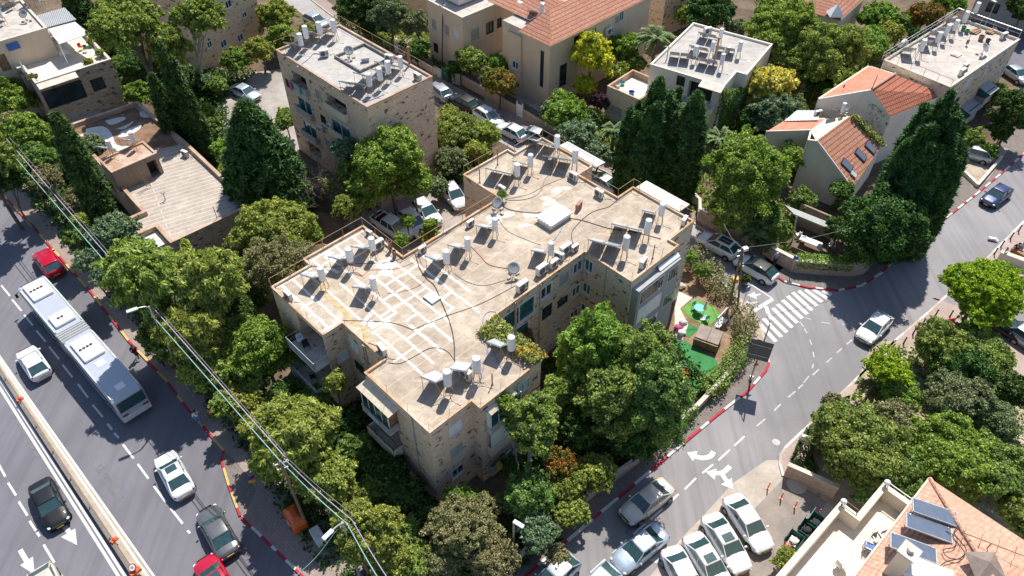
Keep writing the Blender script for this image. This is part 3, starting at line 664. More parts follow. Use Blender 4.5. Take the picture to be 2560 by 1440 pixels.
def bare_tree(px,py,h,label,sp=.8,leafy=None,z=0.0,k=5):
 x,y=at(px,py,z);root=empty('bare_tree',(x,y,z),label,'bare tree');mb=MB();mb.tube([(x,y,-.1),(x,y,h*.25)],[.13,.1],6)
 for i in range(6):
  a=i*1.05+rnd.random();twigs(mb,Vector((x,y,h*.25)),Vector((math.cos(a)*sp,math.sin(a)*sp,.7)).normalized(),h*.3,.06,k)
 mb.build('trunk',M['twig'],root)
 if leafy:
  V=np.array(mb.v);V=V[V[:,2]>h*.35];P=V[rs.choice(len(V),min(len(V),9000),replace=False)]+rs.normal(0,.12,(min(len(V),9000),3))
  me=leaf_mesh('crown',P-[x,y,z],sph(len(P)),.1,[F_[leafy]]);o=bpy.data.objects.new('crown',me);C.objects.link(o);o.parent=root
 return root
def hedge(name,line,wd,z0,z1,kind,label,cat='hedge',leaf=.13,dens=1.0,rough=.12,wob=0.0):
 """clipped or creeping greenery along a line of (x, y)"""
 x,y=line[len(line)//2];P=[];N=[]
 for i in range(len(line)-1):
  (ax,ay),(bx,by)=line[i],line[i+1];l=math.hypot(bx-ax,by-ay);dx,dy=(bx-ax)/l,(by-ay)/l;h=z1-z0
  n=int(l*(wd+2*h)/(leaf*leaf)*1.5*dens);t=rs.uniform(0,l,n);s=rs.uniform(-(wd/2+h),wd/2+h,n)
  v=np.clip(s,-wd/2,wd/2);z=np.where(np.abs(s)>wd/2,z1-(np.abs(s)-wd/2),z1)
  ph=np.sin(t*2.1+ax)*wob+np.sin(t*5.3)*wob*.5;g=rs.normal(0,rough,(n,3))
  P.append(np.stack([ax+dx*t-dy*v*(1+ph),ay+dy*t+dx*v*(1+ph),np.maximum(z*(1+ph*.6),z0)],1)+g)
  nv=np.where(np.abs(s)>wd/2,np.sign(s),0);N.append(np.stack([-dy*nv,dx*nv,np.where(nv==0,1.0,.2)],1))
 P=np.concatenate(P);N=np.concatenate(N)
 me=leaf_mesh(name,P-[x,y,0],N,leaf,[F_[kind]]);o=bpy.data.objects.new(name,me);C.objects.link(o);o.location=(x,y,0)
 return tag(o,label,cat)
def creeper(name,quad,kind,label,cat='ivy',leaf=.13,thick=.18,dens=1.0,hole=.5,parent=None):
 """greenery over a patch of wall or roof given by four corners (x, y, z)"""
 a,b,c,d=[np.array(q,float) for q in quad];ar=(np.linalg.norm(b-a)+np.linalg.norm(c-d))*(np.linalg.norm(d-a)+np.linalg.norm(c-b))/4
 n=int(ar/(leaf*leaf)*3*dens);u=rs.uniform(0,1,(n,1));v=rs.uniform(0,1,(n,1));P=(a*(1-u)+b*u)*(1-v)+(d*(1-u)+c*u)*v
 nn=np.cross(b-a,d-a);nn/=np.linalg.norm(nn)
 f=np.sin(P[:,0]*1.7+P[:,2]*1.1)+np.sin(P[:,1]*2.3-P[:,2]*1.9)+np.sin((P[:,0]+P[:,1])*4.1)*.6+rs.normal(0,.35,n)
 e=np.minimum(np.minimum(u,1-u),np.minimum(v,1-v))[:,0];P=P[(f>-2+hole*2.2) | (rs.rand(n)<.05)]
 P=P+nn*rs.uniform(-.02,thick,(len(P),1))*1.0+rs.normal(0,.04,(len(P),3));o0=P.mean(0) if len(P) else a;o0[2]=min(o0[2],a[2])
 if parent:o0=np.array(ORG[parent.name])
 me=leaf_mesh(name,P-o0,np.tile(nn,(len(P),1)),leaf,[F_[kind]]);o=bpy.data.objects.new(name,me);C.objects.link(o)
 if parent:o.parent=parent;return o
 o.location=o0;return tag(o,label,cat)
# ---------------------------------------------------------------- building helpers
def offset_poly(poly,d):            # positive d moves every edge inwards (polygon counter-clockwise)
 n=len(poly);out=[]
 for i in range(n):
  p0,p1,p2=poly[i-1],poly[i],poly[(i+1)%n]
  a=math.atan2(p1[1]-p0[1],p1[0]-p0[0]);b=math.atan2(p2[1]-p1[1],p2[0]-p1[0])
  n1=(-math.sin(a),math.cos(a));n2=(-math.sin(b),math.cos(b));den=1+n1[0]*n2[0]+n1[1]*n2[1]
  den=max(den,.2);out.append((p1[0]+(n1[0]+n2[0])/den*d,p1[1]+(n1[1]+n2[1])/den*d))
 return out
def area2(p):return sum(p[i][0]*p[(i+1)%len(p)][1]-p[(i+1)%len(p)][0]*p[i][1] for i in range(len(p)))
class Bld:
 def __init__(s,name,label,fr,uv,h,wall,roof,coping='coping_pale',par=.3,pw=.22,z0=-.1,cat='building',group=None,shut='shutter'):
  s.fr=fr;s.uv=uv;s.h=h;s.wall=wall;s.roofm=roof;s.cop=coping;s.par=par;s.pw=pw;s.z0=z0
  s.P=[fr.p(*q) for q in uv];s.n=len(uv);s.ops={i:[] for i in range(s.n)};s.flip=area2(s.P)<0
  cx=sum(p[0] for p in s.P)/s.n;cy=sum(p[1] for p in s.P)/s.n
  s.root=empty(name,(cx,cy,0),label,cat,group);s.wmat={}
 def onwall(s,i,px,py):
  """the distance along wall i and the height of the point seen at that pixel"""
  a,b=s.P[i],s.P[(i+1)%s.n];dx,dy=b[0]-a[0],b[1]-a[1];l=math.hypot(dx,dy);dx/=l;dy/=l;nx,ny=dy,-dx
  d=ray(px,py);k=(a[0]*nx+a[1]*ny)/(d[0]*nx+d[1]*ny);x,y,z=d[0]*k,d[1]*k,H0+d[2]*k
  return (x-a[0])*dx+(y-a[1])*dy,z
 def wl(s,i):a,b=s.P[i],s.P[(i+1)%s.n];return math.hypot(b[0]-a[0],b[1]-a[1])
 def win(s,i,px,py,w,h,style='sl',px_=True):
  t,z=s.onwall(i,px,py) if px_ else (px,py);L=s.wl(i);t0=min(max(t-w/2,.12),L-w-.12)
  for (a,b,c,d,e) in s.ops[i]:
   if t0<b+.05 and t0+w>a-.05 and z-h/2<d+.05 and z+h/2>c-.05:return
  z0=max(z-h/2,.15);z1=min(z+h/2,s.h-s.par-.12)
  if z1-z0>.2 and t0>0:s.ops[i].append((t0,t0+w,z0,z1,style))
 def pt(s,i,t,z,out=0.0):
  a,b=s.P[i],s.P[(i+1)%s.n];l=s.wl(i);dx,dy=(b[0]-a[0])/l,(b[1]-a[1])/l;k=-1 if s.flip else 1
  return (a[0]+dx*t+dy*out*k,a[1]+dy*t-dx*out*k,z)
 def wallquads(s,mb,i,z0,z1):
  L=s.wl(i);ops=s.ops[i];ts=sorted({0.0,L} | {o[0] for o in ops} | {o[1] for o in ops});zs=sorted({z0,z1} | {o[2] for o in ops} | {o[3] for o in ops})
  for a in range(len(ts)-1):
   for b in range(len(zs)-1):
    tm,zm=(ts[a]+ts[a+1])/2,(zs[b]+zs[b+1])/2
    if any(o[0]<tm<o[1] and o[2]<zm<o[3] for o in ops):continue
    q=[s.pt(i,ts[a],zs[b]),s.pt(i,ts[a+1],zs[b]),s.pt(i,ts[a+1],zs[b+1]),s.pt(i,ts[a],zs[b+1])]
    mb.quad(*(q[::-1] if s.flip else q))
  for o in ops:
   D=-.9 if o[4]=='open' else-.16
   c=[(o[0],o[2]),(o[1],o[2]),(o[1],o[3]),(o[0],o[3])]
   for k in range(4):
    p,q=c[k],c[(k+1)%4];f=[s.pt(i,*p),s.pt(i,*p,D),s.pt(i,*q,D),s.pt(i,*q)];mb.quad(*(f if s.flip else f[::-1]))
 def finish(s,rail=None):
  groups={}
  run=0
  for i in range(s.n):
   if i and s.wmat.get(i,s.wall) !=s.wmat.get(i-1,s.wall):run+=1
   groups.setdefault((run,s.wmat.get(i,s.wall)),[]).append(i)
  for (_,m),idx in groups.items():
   mb=MB()
   for i in idx:s.wallquads(mb,i,s.z0,s.h)
   mb.build('wall',M[m],s.root)
  P=s.P if not s.flip else s.P[::-1]
  mb=MB();mb.prism(offset_poly(P,.01),s.h-s.par,s.h-s.par,sides=False);s.roof=mb.build('roof',M[s.roofm],s.root)
  if s.par>.02:
   inn=offset_poly(P,s.pw);out=offset_poly(P,-.04);mb=MB();n=len(P)
   for i in range(n):
    j=(i+1)%n;zt=s.h+.05
    mb.quad((*out[i],zt),(*out[j],zt),(*inn[j],zt),(*inn[i],zt));mb.quad((*inn[i],zt),(*inn[j],zt),(*inn[j],s.h-s.par),(*inn[i],s.h-s.par))
    mb.quad((*out[i],s.h-.06),(*out[j],s.h-.06),(*out[j],zt),(*out[i],zt));mb.quad((*out[i],s.h-.06),(*P[i],s.h-.06),(*P[j],s.h-.06),(*out[j],s.h-.06))
   mb.build('parapet',M[s.cop],s.root)
  for i in range(s.n):
   for o in s.ops[i]:s.window(i,*o)
  return s
 def window(s,i,t0,t1,z0,z1,style):
  A=lambda t,z,o:s.pt(i,t,z,o)
  def bar(mb,ta,tb,za,zb,o0,o1):
   q=[A(ta,za,o0),A(tb,za,o0),A(tb,za,o1),A(ta,za,o1),A(ta,zb,o0),A(tb,zb,o0),A(tb,zb,o1),A(ta,zb,o1)]
   mb.add(q,[[0,3,2,1],[4,5,6,7],[0,1,5,4],[1,2,6,5],[2,3,7,6],[3,0,4,7]])
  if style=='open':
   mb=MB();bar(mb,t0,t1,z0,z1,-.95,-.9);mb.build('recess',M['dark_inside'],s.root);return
  fm={'sl':'white_frame','sh':'shutter','dk':'dark_metal','gr':'green_metal','te':'white_frame','bl':'white_frame','door':'wood','dn':'dark_metal'}[style]
  mb=MB();f=.07;o0,o1=-.13,.03 if style !='dn' else-.02
  for q in ((t0,t0+f,z0,z1),(t1-f,t1,z0,z1),(t0+f,t1-f,z1-f,z1),(t0+f,t1-f,z0,z0+f)):bar(mb,*q,o0,o1)
  if style in ('sl','te','gr','bl','dk'):bar(mb,(t0+t1)/2-.03,(t0+t1)/2+.03,z0+f,z1-f,-.11,-.01)
  if style=='sh':
   for k in range(int((z1-z0-2*f)/.12)):bar(mb,t0+f,t1-f,z0+f+k*.12+.02,z0+f+k*.12+.115,-.08,-.05)
  w_=mb.build('window',M[fm],s.root)
  mb=MB();bar(mb,t0+f,t1-f,z0+f,z1-f,-.12,-.09)
  mb.build('pane' if style !='door' else 'panel',M[{'te':'teal_glass','bl':'white_metal','sh':'shutter','door':'wood'}.get(style,'window_glass')],w_)
  if style in ('sl','sh','bl','te'):mb=MB();bar(mb,t0-.06,t1+.06,z0-.07,z0-.005,-.05,.1);mb.build('sill',M['coping_pale'],w_)
def rail(b,line,h=1.0,z=0.0,post=1.6,mat='galvanised',r=.022,wires=0,name='railing'):
 """posts and a top rail along world points"""
 mb=MB();L=[(p[0],p[1],z+h) for p in line]
 for i in range(len(L)-1):
  a,c=Vector(L[i]),Vector(L[i+1]);mb.cyl(a,c,r,n=5);d=(c-a).length;n=max(1,round(d/post))
  for w_ in range(wires):q=Vector((0,0,-h*(w_+1)/(wires+1)));mb.cyl(a+q,c+q,r*.6,n=4)
  for k in range(n+(i==len(L)-2)):p=a+(c-a)*k/n;mb.cyl((p.x,p.y,z),p,r,n=5)
 return mb.build(name,M[mat],b)
def slab_faces(name,faces,mat,parent,th=.14,edge=None):
 mb=MB()
 for f in faces:
  n=len(f);v=[Vector(p) for p in f];nn=(v[1]-v[0]).cross(v[2]-v[0]).normalized()
  if nn.z<0:v=v[::-1];nn=-nn
  mb.mi=0;mb.add([tuple(p) for p in v],[list(range(n))])
  lo=[tuple(p-nn*th) for p in v];mb.mi=1 if edge else 0
  mb.add([tuple(p) for p in v]+lo,[[i,n+i,n+(i+1)%n,(i+1)%n] for i in range(n)]+[list(range(n,2*n))[::-1]])
 return mb.build(name,[M[mat]]+([M[edge]] if edge else []),parent)
def wall_face(name,pts,mat,parent,th=.2):
 """a wall or gable given by its outline, with thickness behind it"""
 v=[Vector(p) for p in pts];nn=(v[1]-v[0]).cross(v[2]-v[0]).normalized()
 if nn.dot(Vector((0,0,H0))-v[0])<0:v=v[::-1];nn=-nn
 n=len(v);mb=MB();mb.add([tuple(p) for p in v]+[tuple(p-nn*th) for p in v],[list(range(n)),list(range(n,2*n))[::-1]]+[[i,n+i,n+(i+1)%n,(i+1)%n] for i in range(n)])
 return mb.build(name,M[mat],parent)
# ---------------------------------------------------------------- things that stand on roofs
PA=math.radians(-19)               # the way the solar collectors are turned
def make_heater(label,two=False):
 """upright white tank on a rusty stand with a tilted collector facing the sun"""
 r=empty('solar_water_heater',(0,0,0),label,'water heater')
 mb=MB();z=.95;mb.lathe((0,0,0),[(.05,z-.02),(.24,z),(.27,z+.04),(.27,z+1.18),(.25,z+1.25),(.1,z+1.3),(.02,z+1.31)],18);mb.build('tank',M['tank_white'],r,smooth=False)
 mb=MB()
 for a in range(4):t=a*math.pi/2+.5;mb.cyl((.34*math.cos(t),.34*math.sin(t),0),(.22*math.cos(t),.22*math.sin(t),z+.02),.022,n=5)
 mb.tube([(.25*math.cos(a*math.pi/4),.25*math.sin(a*math.pi/4),z-.01) for a in range(9)],.02,4)
 mb.cyl((.3*math.cos(.5),.3*math.sin(.5),.3),(.3*math.cos(.5+math.pi/2),.3*math.sin(.5+math.pi/2),.75),.015,n=4)
 mb.build('stand',M['rust_leg'],r)
 M4=Matrix.Rotation(PA,3,'Z') @ Matrix.Rotation(math.radians(-36),3,'X')
 n=2 if two else 1
 for k in range(n):
  cx,cy=(-.95-k*1.15,.62+k*.38);mb=MB();mb.mi=0;mb.box((cx,cy,.78),(1.12,1.95,.09),M=M4);p=mb.build('collector',M['panel_frame'],r)
  mb=MB();o=M4 @ Vector((0,0,.05));mb.box((cx+o.x,cy+o.y,.78+o.z),(1.04,1.87,.012),M=M4);mb.build('glazing',M['panel_grey'],p)
  mb=MB()
  for sx in (-.5,.5):
   for sy in (-.85,.85):
    q=M4 @ Vector((sx,sy,-.05));m2=MB();m2.cyl((cx+q.x,cy+q.y,0),(cx+q.x,cy+q.y,.78+q.z),.02,n=5);m2.build('leg',M['rust_leg'],r)
  q=M4 @ Vector((.5,-.8,-.05));q2=M4 @ Vector((-.5,.8,-.05));mb.cyl((cx+q.x,cy+q.y,.78+q.z),(cx+q.x+.3,cy+q.y-.1,.1),.018,n=4)
  mb.build('strut',M['rust_leg'],r)
 mb=MB();q=M4 @ Vector((.5,-.9,0));mb.tube(smooth_line([(cx+q.x if n==1 else-.5,cy+q.y if n==1 else .3,.78+q.z),(-.3,.1,1.5),(-.25,0,2.0)]),.02,5);mb.tube(smooth_line([(.1,-.2,1.0),(.15,-.3,.5),(.3,-.5,.03),(.9,-.8,.03)]),.018,5);mb.build('pipe',M['cable_grey'],r)
 return r
HPROTO={}
def heater(px,py,z,label,two=False,rz=0,s=1.0,group='solar water heaters on the flat roofs'):
 """px, py: foot of the tank's stand"""
 x,y=at(px,py,z)
 if two not in HPROTO:o=HPROTO[two]=make_heater(label,two)
 else:o=copy_tree(HPROTO[two])
 o.location=(x,y,z+.003);s*=rnd.uniform(.93,1.06);o.rotation_euler.z=math.radians(rz+rnd.uniform(-9,9));o.scale=(s,s,s*rnd.uniform(.96,1.05));tag(o,label,'water heater',group);return o
AC=[]
def make_ac():
 r=empty('air_conditioner',(0,0,0),'x','air conditioner');mb=MB();mb.box((0,0,.47),(.92,.36,.7));mb.build('casing',M['ac_white'],r,bevel=.02)
 mb=MB();mb.cyl((-.12,-.185,.47),(-.12,-.2,.47),.27,n=18)
 for k in range(5):mb.box((.32,-.187,.3+k*.09),(.18,.012,.05))
 mb.build('fan_grille',M['ac_dark'],r)
 for x in (-.35,.35):mb=MB();mb.box((x,0,.06),(.06,.42,.12));mb.build('foot',M['galvanised'],r)
 mb=MB();mb.tube(smooth_line([(.46,.05,.3),(.6,.1,.2),(.7,.15,.03),(1.1,.5,.03)]),.025,5);mb.build('pipe',M['cable_grey'],r)
 return r
def ac(px,py,z,rz,label,s=1.0,group='air conditioners'):
 x,y=at(px,py,z)
 if not AC:o=make_ac();AC.append(o)
 else:o=copy_tree(AC[0])
 o.location=(x,y,z+.002);o.rotation_euler.z=math.radians(rz);o.scale=(s,s,s);return tag(o,label,'air conditioner',group)
def ac_at(p,z,rz,label,s=1.0,group='air conditioners'):
 o=ac(1280,720,0,rz,label,s,group);o.location=(p[0],p[1],z);return o
DISH=[]
def dish(px,py,z,label,rz=0,s=1.0):
 x,y=at(px,py,z)
 if not DISH:
  r=empty('satellite_dish',(0,0,0));R3=Matrix.Rotation(math.radians(48),3,'X');mb=MB();n=20;vs=[];fs=[]
  for j in range(5):
   for i in range(n):t=6.2832*i/n;q=R3 @ Vector((math.cos(t)*.5*j/4,math.sin(t)*.5*j/4,.10*(j/4)**2));vs.append((q.x,q.y,q.z+.95))
  for j in range(4):
   for i in range(n):fs.append([j*n+i,(j+1)*n+i,(j+1)*n+(i+1)%n,j*n+(i+1)%n])
  mb.add(vs,fs);d=mb.build('reflector',M['panel_back'],r,smooth=True);so_=d.modifiers.new('thick','SOLIDIFY');so_.thickness=.02
  mb=MB();mb.cyl((0,0,0),(0,0,.95),.03,n=6)
  for a in range(3):mb.cyl((0,0,.3),(.4*math.cos(a*2.1),.4*math.sin(a*2.1),.02),.02,n=5)
  q=R3 @ Vector((0,0,.55));mb.cyl((0,0,.9),(q.x,q.y,.95+q.z),.015,n=5);mb.ball((q.x,q.y,.95+q.z),.05);mb.build('mast',M['galvanised'],r)
  mb=MB()
  for a in range(4):mb.box((.42*math.cos(a*1.57+.3),.42*math.sin(a*1.57+.3),.08),(.3,.16,.16),a*1.57+.3)
  mb.build('ballast_block',M['kerb_stone'],r);o=r;DISH.append(r)
 else:o=copy_tree(DISH[0])
 o.location=(x,y,z+.003);o.rotation_euler.z=math.radians(rz);o.scale=(s,s,s);return tag(o,label,'satellite dish')
def cable(name,pts,r,mat,label,n=5,k=5):
 mb=MB();o=pts[0];mb.tube(smooth_line(pts,k),r,n);return tag(mb.build(name,M[mat]),label,'cable')
def cable_px(pts,z,r,mat,label):return cable('cable',[at3(x,y,z) for x,y in pts],r,mat,label)
# ---------------------------------------------------------------- the main apartment block
RZ=9.5;ANG=math.radians(44.55);FM=Frame(at(678,717.5,RZ),ANG)
uvm=[(0,0),(3.6,0),(3.6,-.95),(9.6,-.95),(9.6,4.5),(20.5,4.5),(20.5,-.3),(26.2,-.3),(26.2,.65),(30,.65),(30,7.15),(28.05,7.15),(28.05,11.8),(30.2,11.8),(30.2,18.5),(26.75,18.5),(26.75,19.45),(20.6,19.45),
 (20.6,14.5),(9.73,14.5),(9.73,20),(3.77,20),(3.77,19.15),(.05,19.15),(.05,12.05),(1.75,12.05),(1.75,7.05),(0,7.05)]
B1=Bld('apartment_block','wide stone apartment block in the centre, its stepped flat roof crossed by white lines',FM,uvm,RZ,'stone','roof_main','coping_orange',par=.16,pw=.13)
Z5=lambda x,y:(850+x/2.977,480+y/2.977)
V3=lambda x,y:(860+x/4.923,900+y/4.923)
V6=lambda x,y:(1180+x/6.4,600+y/6.4)
V7=lambda x,y:(1520+x/8,560+y/8)
V2=lambda x,y:(660+x/6.4,740+y/6.4)
V1=lambda x,y:(660+x/6.4,530+y/6.4)
V4=lambda x,y:(1130+x/6.4,320+y/6.4)
V5=lambda x,y:(1400+x/7.11,430+y/7.11)
# right side, v = 19.15 (wall 22), front corner to step
for y_,st in ((840,'bl'),(1110,'sh'),(1365,'sl')):B1.win(22,*V3(1370+(y_-840)*.06,y_),1.15,1.15,st)
B1.win(20,*V3(2210,320),1.2,1.2,'bl');B1.win(20,*V3(2270,560),1.2,1.1,'sh');B1.win(20,*V3(2290,850),1.2,1.1,'sl')
# the court's long wall v = 14.5 (wall 18)
B1.win(18,*V6(1190,820),1.35,1.35,'sl');B1.win(18,*V6(1720,410),1.2,1.25,'te');B1.win(18,*V6(1470,620),1.1,1.1,'sh');B1.win(18,*V6(1450,985),1.3,.95,'dn');B1.win(18,*V6(1200,1150),1.2,1.5,'dn');B1.win(18,*V6(1680,800),1.1,1.2,'te')
B1.win(18,*V6(760,1190),3.5,2.1,'te');B1.win(18,*V6(700,1560),3.2,2.0,'te');B1.win(18,*V6(1640,1180),1.1,1.1,'sl')
# court wall u = 20.6 (wall 17)
B1.win(17,*V6(1845,400),.9,1.3,'te');B1.win(17,*V6(1805,760),.9,1.2,'te');B1.win(17,*V6(1790,1100),.9,1.2,'te')
# v = 19.45 (wall 16)
B1.win(16,*V7(705,1210),1.0,1.3,'sl');B1.win(16,*Z5(2225,855),1.1,1.1,'bl');B1.win(16,*Z5(2195,1030),1.1,1.3,'gr')
# left side
B1.win(26,*V2(1450,830),1.0,1.0,'bl');B1.win(25,*V2(1535,1140),1.2,1.1,'gr');B1.win(25,*V2(1440,790),1.1,1.1,'bl')
B1.ops[27].append((.2,3.7,6.45,9.0,'open'));B1.ops[27].append((.2,3.7,3.4,5.9,'open'))
B1.ops[23].append((3.9,6.9,6.4,8.9,'open'));B1.ops[23].append((3.9,6.9,3.4,5.9,'open'));B1.ops[23].append((4.2,6.7,.6,2.8,'dk'))
for i,m in ((22,'stone_holes'),(20,'stone_holes'),(21,'stone'),(18,'stone_grey'),(17,'stone_grey'),(16,'stone_grey'),(14,'stone_grey'),(5,'stone_tan'),(26,'stone_holes'),(13,'stone_grey'),(15,'stone_grey')):B1.wmat[i]=m
B1.finish();R1=B1.root
# white sealing over the roof joints
mb=MB();zt=RZ-.16+.006
def seal(u0,v0,u1,v1,wd=.21,k=0):
 n=max(3,int(math.hypot(u1-u0,v1-v0)/.6));L=[FM.p(u0+(u1-u0)*i/n+rnd.gauss(0,.025),v0+(v1-v0)*i/n+rnd.gauss(0,.025)) for i in range(n+1)]
 strip_poly(mb,L,wd*rnd.uniform(.8,1.25),zt+k)
for i,(u,v0,v1) in enumerate([(.75,.3,6.7),(1.75,.3,6.9),(2.95,.3,7.6),(2.95,9.2,14.9),(4.15,-.7,1.6),(4.15,3.3,14.7),(5.35,-.7,9.0),(5.3,10.6,14.4),(6.45,-.7,1.6),(6.5,4.8,14.1),(7.6,2.6,12.6),(8.2,-.7,1.6),(8.75,3.6,11.7),(9.9,5.1,13.4),(10.9,5.3,11.2)]):seal(u,v0,u,v1)
for v,u0,u1 in [(-.55,3.9,9.3),(.25,.3,3.6),(1.3,.3,.75),(2.4,.3,.75),(3.5,.3,1.75),(4.6,.3,.75),(5.5,.3,.75),(6.6,.2,1.7),(8.45,4.1,8.8),(11.6,4.1,8.9),(9.35,2.7,4.2),(6.0,6.5,9.9),(10.3,8.7,9.9),(10.1,5.3,6.5),(.6,4.2,6.4),(1.6,6.4,8.2),(7.2,5.3,7.6),(4.7,6.5,8.7),(8.9,2.9,5.3),(12.6,2.2,4.2)]:seal(u0,v,u1,v,.19,.003)
def blob(mb,u,v,r,z,a=1.0,j=.3):
 p=FM.p(u,v);n=18;mb.quad(*[(p[0]+math.cos(t)*r*a*q,p[1]+math.sin(t)*r*q,z) for t,q in [(6.2832*i/n,1+j*(math.sin(12.566*i/n+u)*.8+math.sin(18.85*i/n+v)*.5)) for i in range(n)]])
blob(mb,8.1,4.1,.75,zt+.006,.8);blob(mb,7.5,4.9,.45,zt+.006);blob(mb,3.3,8.6,.35,zt+.006);blob(mb,4.1,9.4,.4,zt+.006);blob(mb,6.4,11.8,.22,zt+.006);blob(mb,5.4,-.1,.4,zt+.006)
for u0,v0,u1,v1 in ((4.5,1.0,4.8,2.2),(2.3,8.3,3.9,7.6)):seal(u0,v0,u1,v1,.3,.004)
mb.build('roof_sealing',M['sealing'],R1)
mb=MB()
for (px,py,r) in ((1372,500,.5),(1245,540,.7),(1330,535,.45),(1310,560,.3),(1400,470,.5)):
 u,v=FM.uv(px,py,RZ);blob(mb,u,v,r,zt,1.6,.5)
mb.build('roof_patch',two('patch_grey',(.5,.46,.41),(.6,.56,.5),scale=2),R1)
RS=two('rusty_run',(.42,.30,.12),(.56,.44,.26),scale=3)      # rusty runs
for pts in ([(803,700),(815,735),(858,772),(875,800),(905,815),(918,845),(908,862)],[(1518,577),(1538,580),(1530,600),(1520,612)]):mb=MB();strip_poly(mb,smooth_line([at(*p,RZ) for p in pts]),.34,zt+.008);mb.build('rust_stain',RS,R1)
mb=MB();c=FM.uv(1080,743,RZ);mb.fbox(FM,c[0]-.45,c[0]+.45,c[1]-.55,c[1]+.55,RZ-.16,RZ+.02);mb.build('roof_hatch',plain('hatch_green',(.5,.55,.5),.5),R1)
# ribbed white skylight
c=FM.uv(1385,548,RZ-.1);mb=MB();u,v=c
mb.fbox(FM,u-1.25,u+1.25,v-.8,v+.8,RZ-.16,RZ+.32);sk=mb.build('skylight',M['plaster_white'],R1)
mb=MB();mb.fbox(FM,u-1.35,u+1.35,v-.95,v+.95,RZ+.33,RZ+.40);mb.build('lid',M['white_metal'],sk)
mb=MB()
for k in range(6):mb.fbox(FM,u-1.33,u+1.33,v-.9+k*.33,v-.72+k*.33,RZ+.403,RZ+.48)
mb.build('rib',M['white_metal'],sk)
# balconies
def balcony(mbm,fr,u0,u1,v0,v1,zf,hp,name='balcony',wallm='plaster_cream',sides='u0'):
 """slab with a solid or railed front; open towards the building"""
 mb=MB();mb.fbox(fr,u0,u1,v0,v1,zf-.16,zf)
 b=mb.build(name,M['coping_pale'],mbm);return b
def solid_front(p,fr,u0,u1,v0,v1,z0,z1,mat,side,th=.1,name='balustrade'):
 mb=MB()
 if side=='-u':mb.fbox(fr,u0,u0+th,v0,v1,z0,z1);mb.fbox(fr,u0+th,u1,v1-th,v1,z0,z1);mb.fbox(fr,u0+th,u1,v0,v0+th,z0,z1)
 else:mb.fbox(fr,u0,u1,v1-th,v1,z0,z1);mb.fbox(fr,u0,u0+th,v0,v1-th,z0,z1);mb.fbox(fr,u1-th,u1,v0,v1-th,z0,z1)
 return mb.build(name,M[mat],p)
p=[FM.p(q,w_) for q,w_ in ((0,7.05),(-1.35,7.05),(-1.35,3.3),(0,3.3))]
b=balcony(R1,FM,-1.35,-.003,3.3,7.05,6.4,0);rail(b,p,.9,6.4,1.2,'galvanised',.025,1)
mb=MB();mb.fbox(FM,-1.33,-1.29,3.35,7.0,6.42,7.1);mb.build('screen',plain('screen_blue',(.3,.38,.48),.35),b)
b=balcony(R1,FM,-1.75,-.003,3.3,7.05,3.35,0);solid_front(b,FM,-1.75,-.003,3.3,7.05,3.352,4.2,'plaster_grey','-u');rail(b,[FM.p(-1.7,7.0),FM.p(-1.7,3.35)],.3,4.2,1.2)
# lower left balconies with the awning
for zf,m,hh in ((6.35,'dark_metal',.55),(3.35,'plaster_grey',.8)):
 b=balcony(R1,FM,-.85,-.01,12.3,15.5,zf,0);solid_front(b,FM,-.85,-.01,12.3,15.5,zf+.002,zf+hh,'plaster_cream' if m !='dark_metal' else 'plaster_grey','-u',.08)
 rail(b,[FM.p(-.01,12.34),FM.p(-.8,12.34),FM.p(-.8,15.46),FM.p(-.01,15.46)],.25,zf+hh,1.0,'dark_metal',.03)
mb=MB();f=[at3(*V3(x,y),z) for x,y,z in ((145,335,8.6),(280,225,8.95),(690,590,8.95),(545,715,8.6))]
slab_faces('awning',[f],'awning',R1,.06)
for k,(z0,z1) in enumerate(((6.9,8.4),)):
 mb=MB()
 for t in range(5):mb.fbox(FM,-.76,-.69,12.35+t*.76,12.42+t*.76,z0,z1)
 mb.fbox(FM,-.76,-.69,12.33,15.47,z1,z1+.08);e=mb.build('enclosure',M['white_frame'],R1)
 mb=MB();mb.fbox(FM,-.735,-.715,12.36,15.44,z0,z1-.01);mb.build('pane',M['window_glass'],e)
 mb=MB();mb.fbox(FM,-.75,-.05,15.38,15.44,z0-.5,z1+.15);mb.build('side_panel',M['wood'],e)
mb=MB();mb.fbox(FM,-.93,-.88,13.2,14.4,6.45,6.95);mb.build('sign_board',plain('board_pale',(.5,.58,.66),.6),R1)
# right front balconies, v = 20
mb=MB();slab_faces('awning',[[at3(*V3(x,y),z) for x,y,z in ((1745,605,8.95),(2065,345,8.95),(2135,410,8.6),(1815,685,8.6))]],'awning',R1,.05)
b=balcony(R1,FM,4.3,7.3,20.01,20.45,6.3,0);e=solid_front(b,FM,4.3,7.3,20.01,20.45,6.302,7.0,'panel_grey','+v',.06,'enclosure')
mb=MB()
for t in range(5):mb.fbox(FM,4.33+t*.73,4.4+t*.73,20.38,20.44,7.0,8.5)
mb.fbox(FM,4.3,4.36,20.02,20.36,7.0,8.6);mb.build('frame',M['white_frame'],e);mb=MB();mb.fbox(FM,4.4,7.2,20.40,20.42,7.01,8.4);mb.build('pane',M['teal_glass'],e)
b=balcony(R1,FM,4.3,7.3,20.01,20.45,3.5,0);e=solid_front(b,FM,4.3,7.3,20.01,20.45,3.502,4.3,'plaster_cream','+v',.08);mb=MB();mb.fbox(FM,4.4,7.2,20.3,20.34,4.3,6.1);mb.build('roller_shutter',M['white_metal'],b)
b=balcony(R1,FM,4.3,7.3,20.01,20.45,.9,0);solid_front(b,FM,4.3,7.3,20.01,20.45,.902,1.7,'plaster_grey','+v',.08)
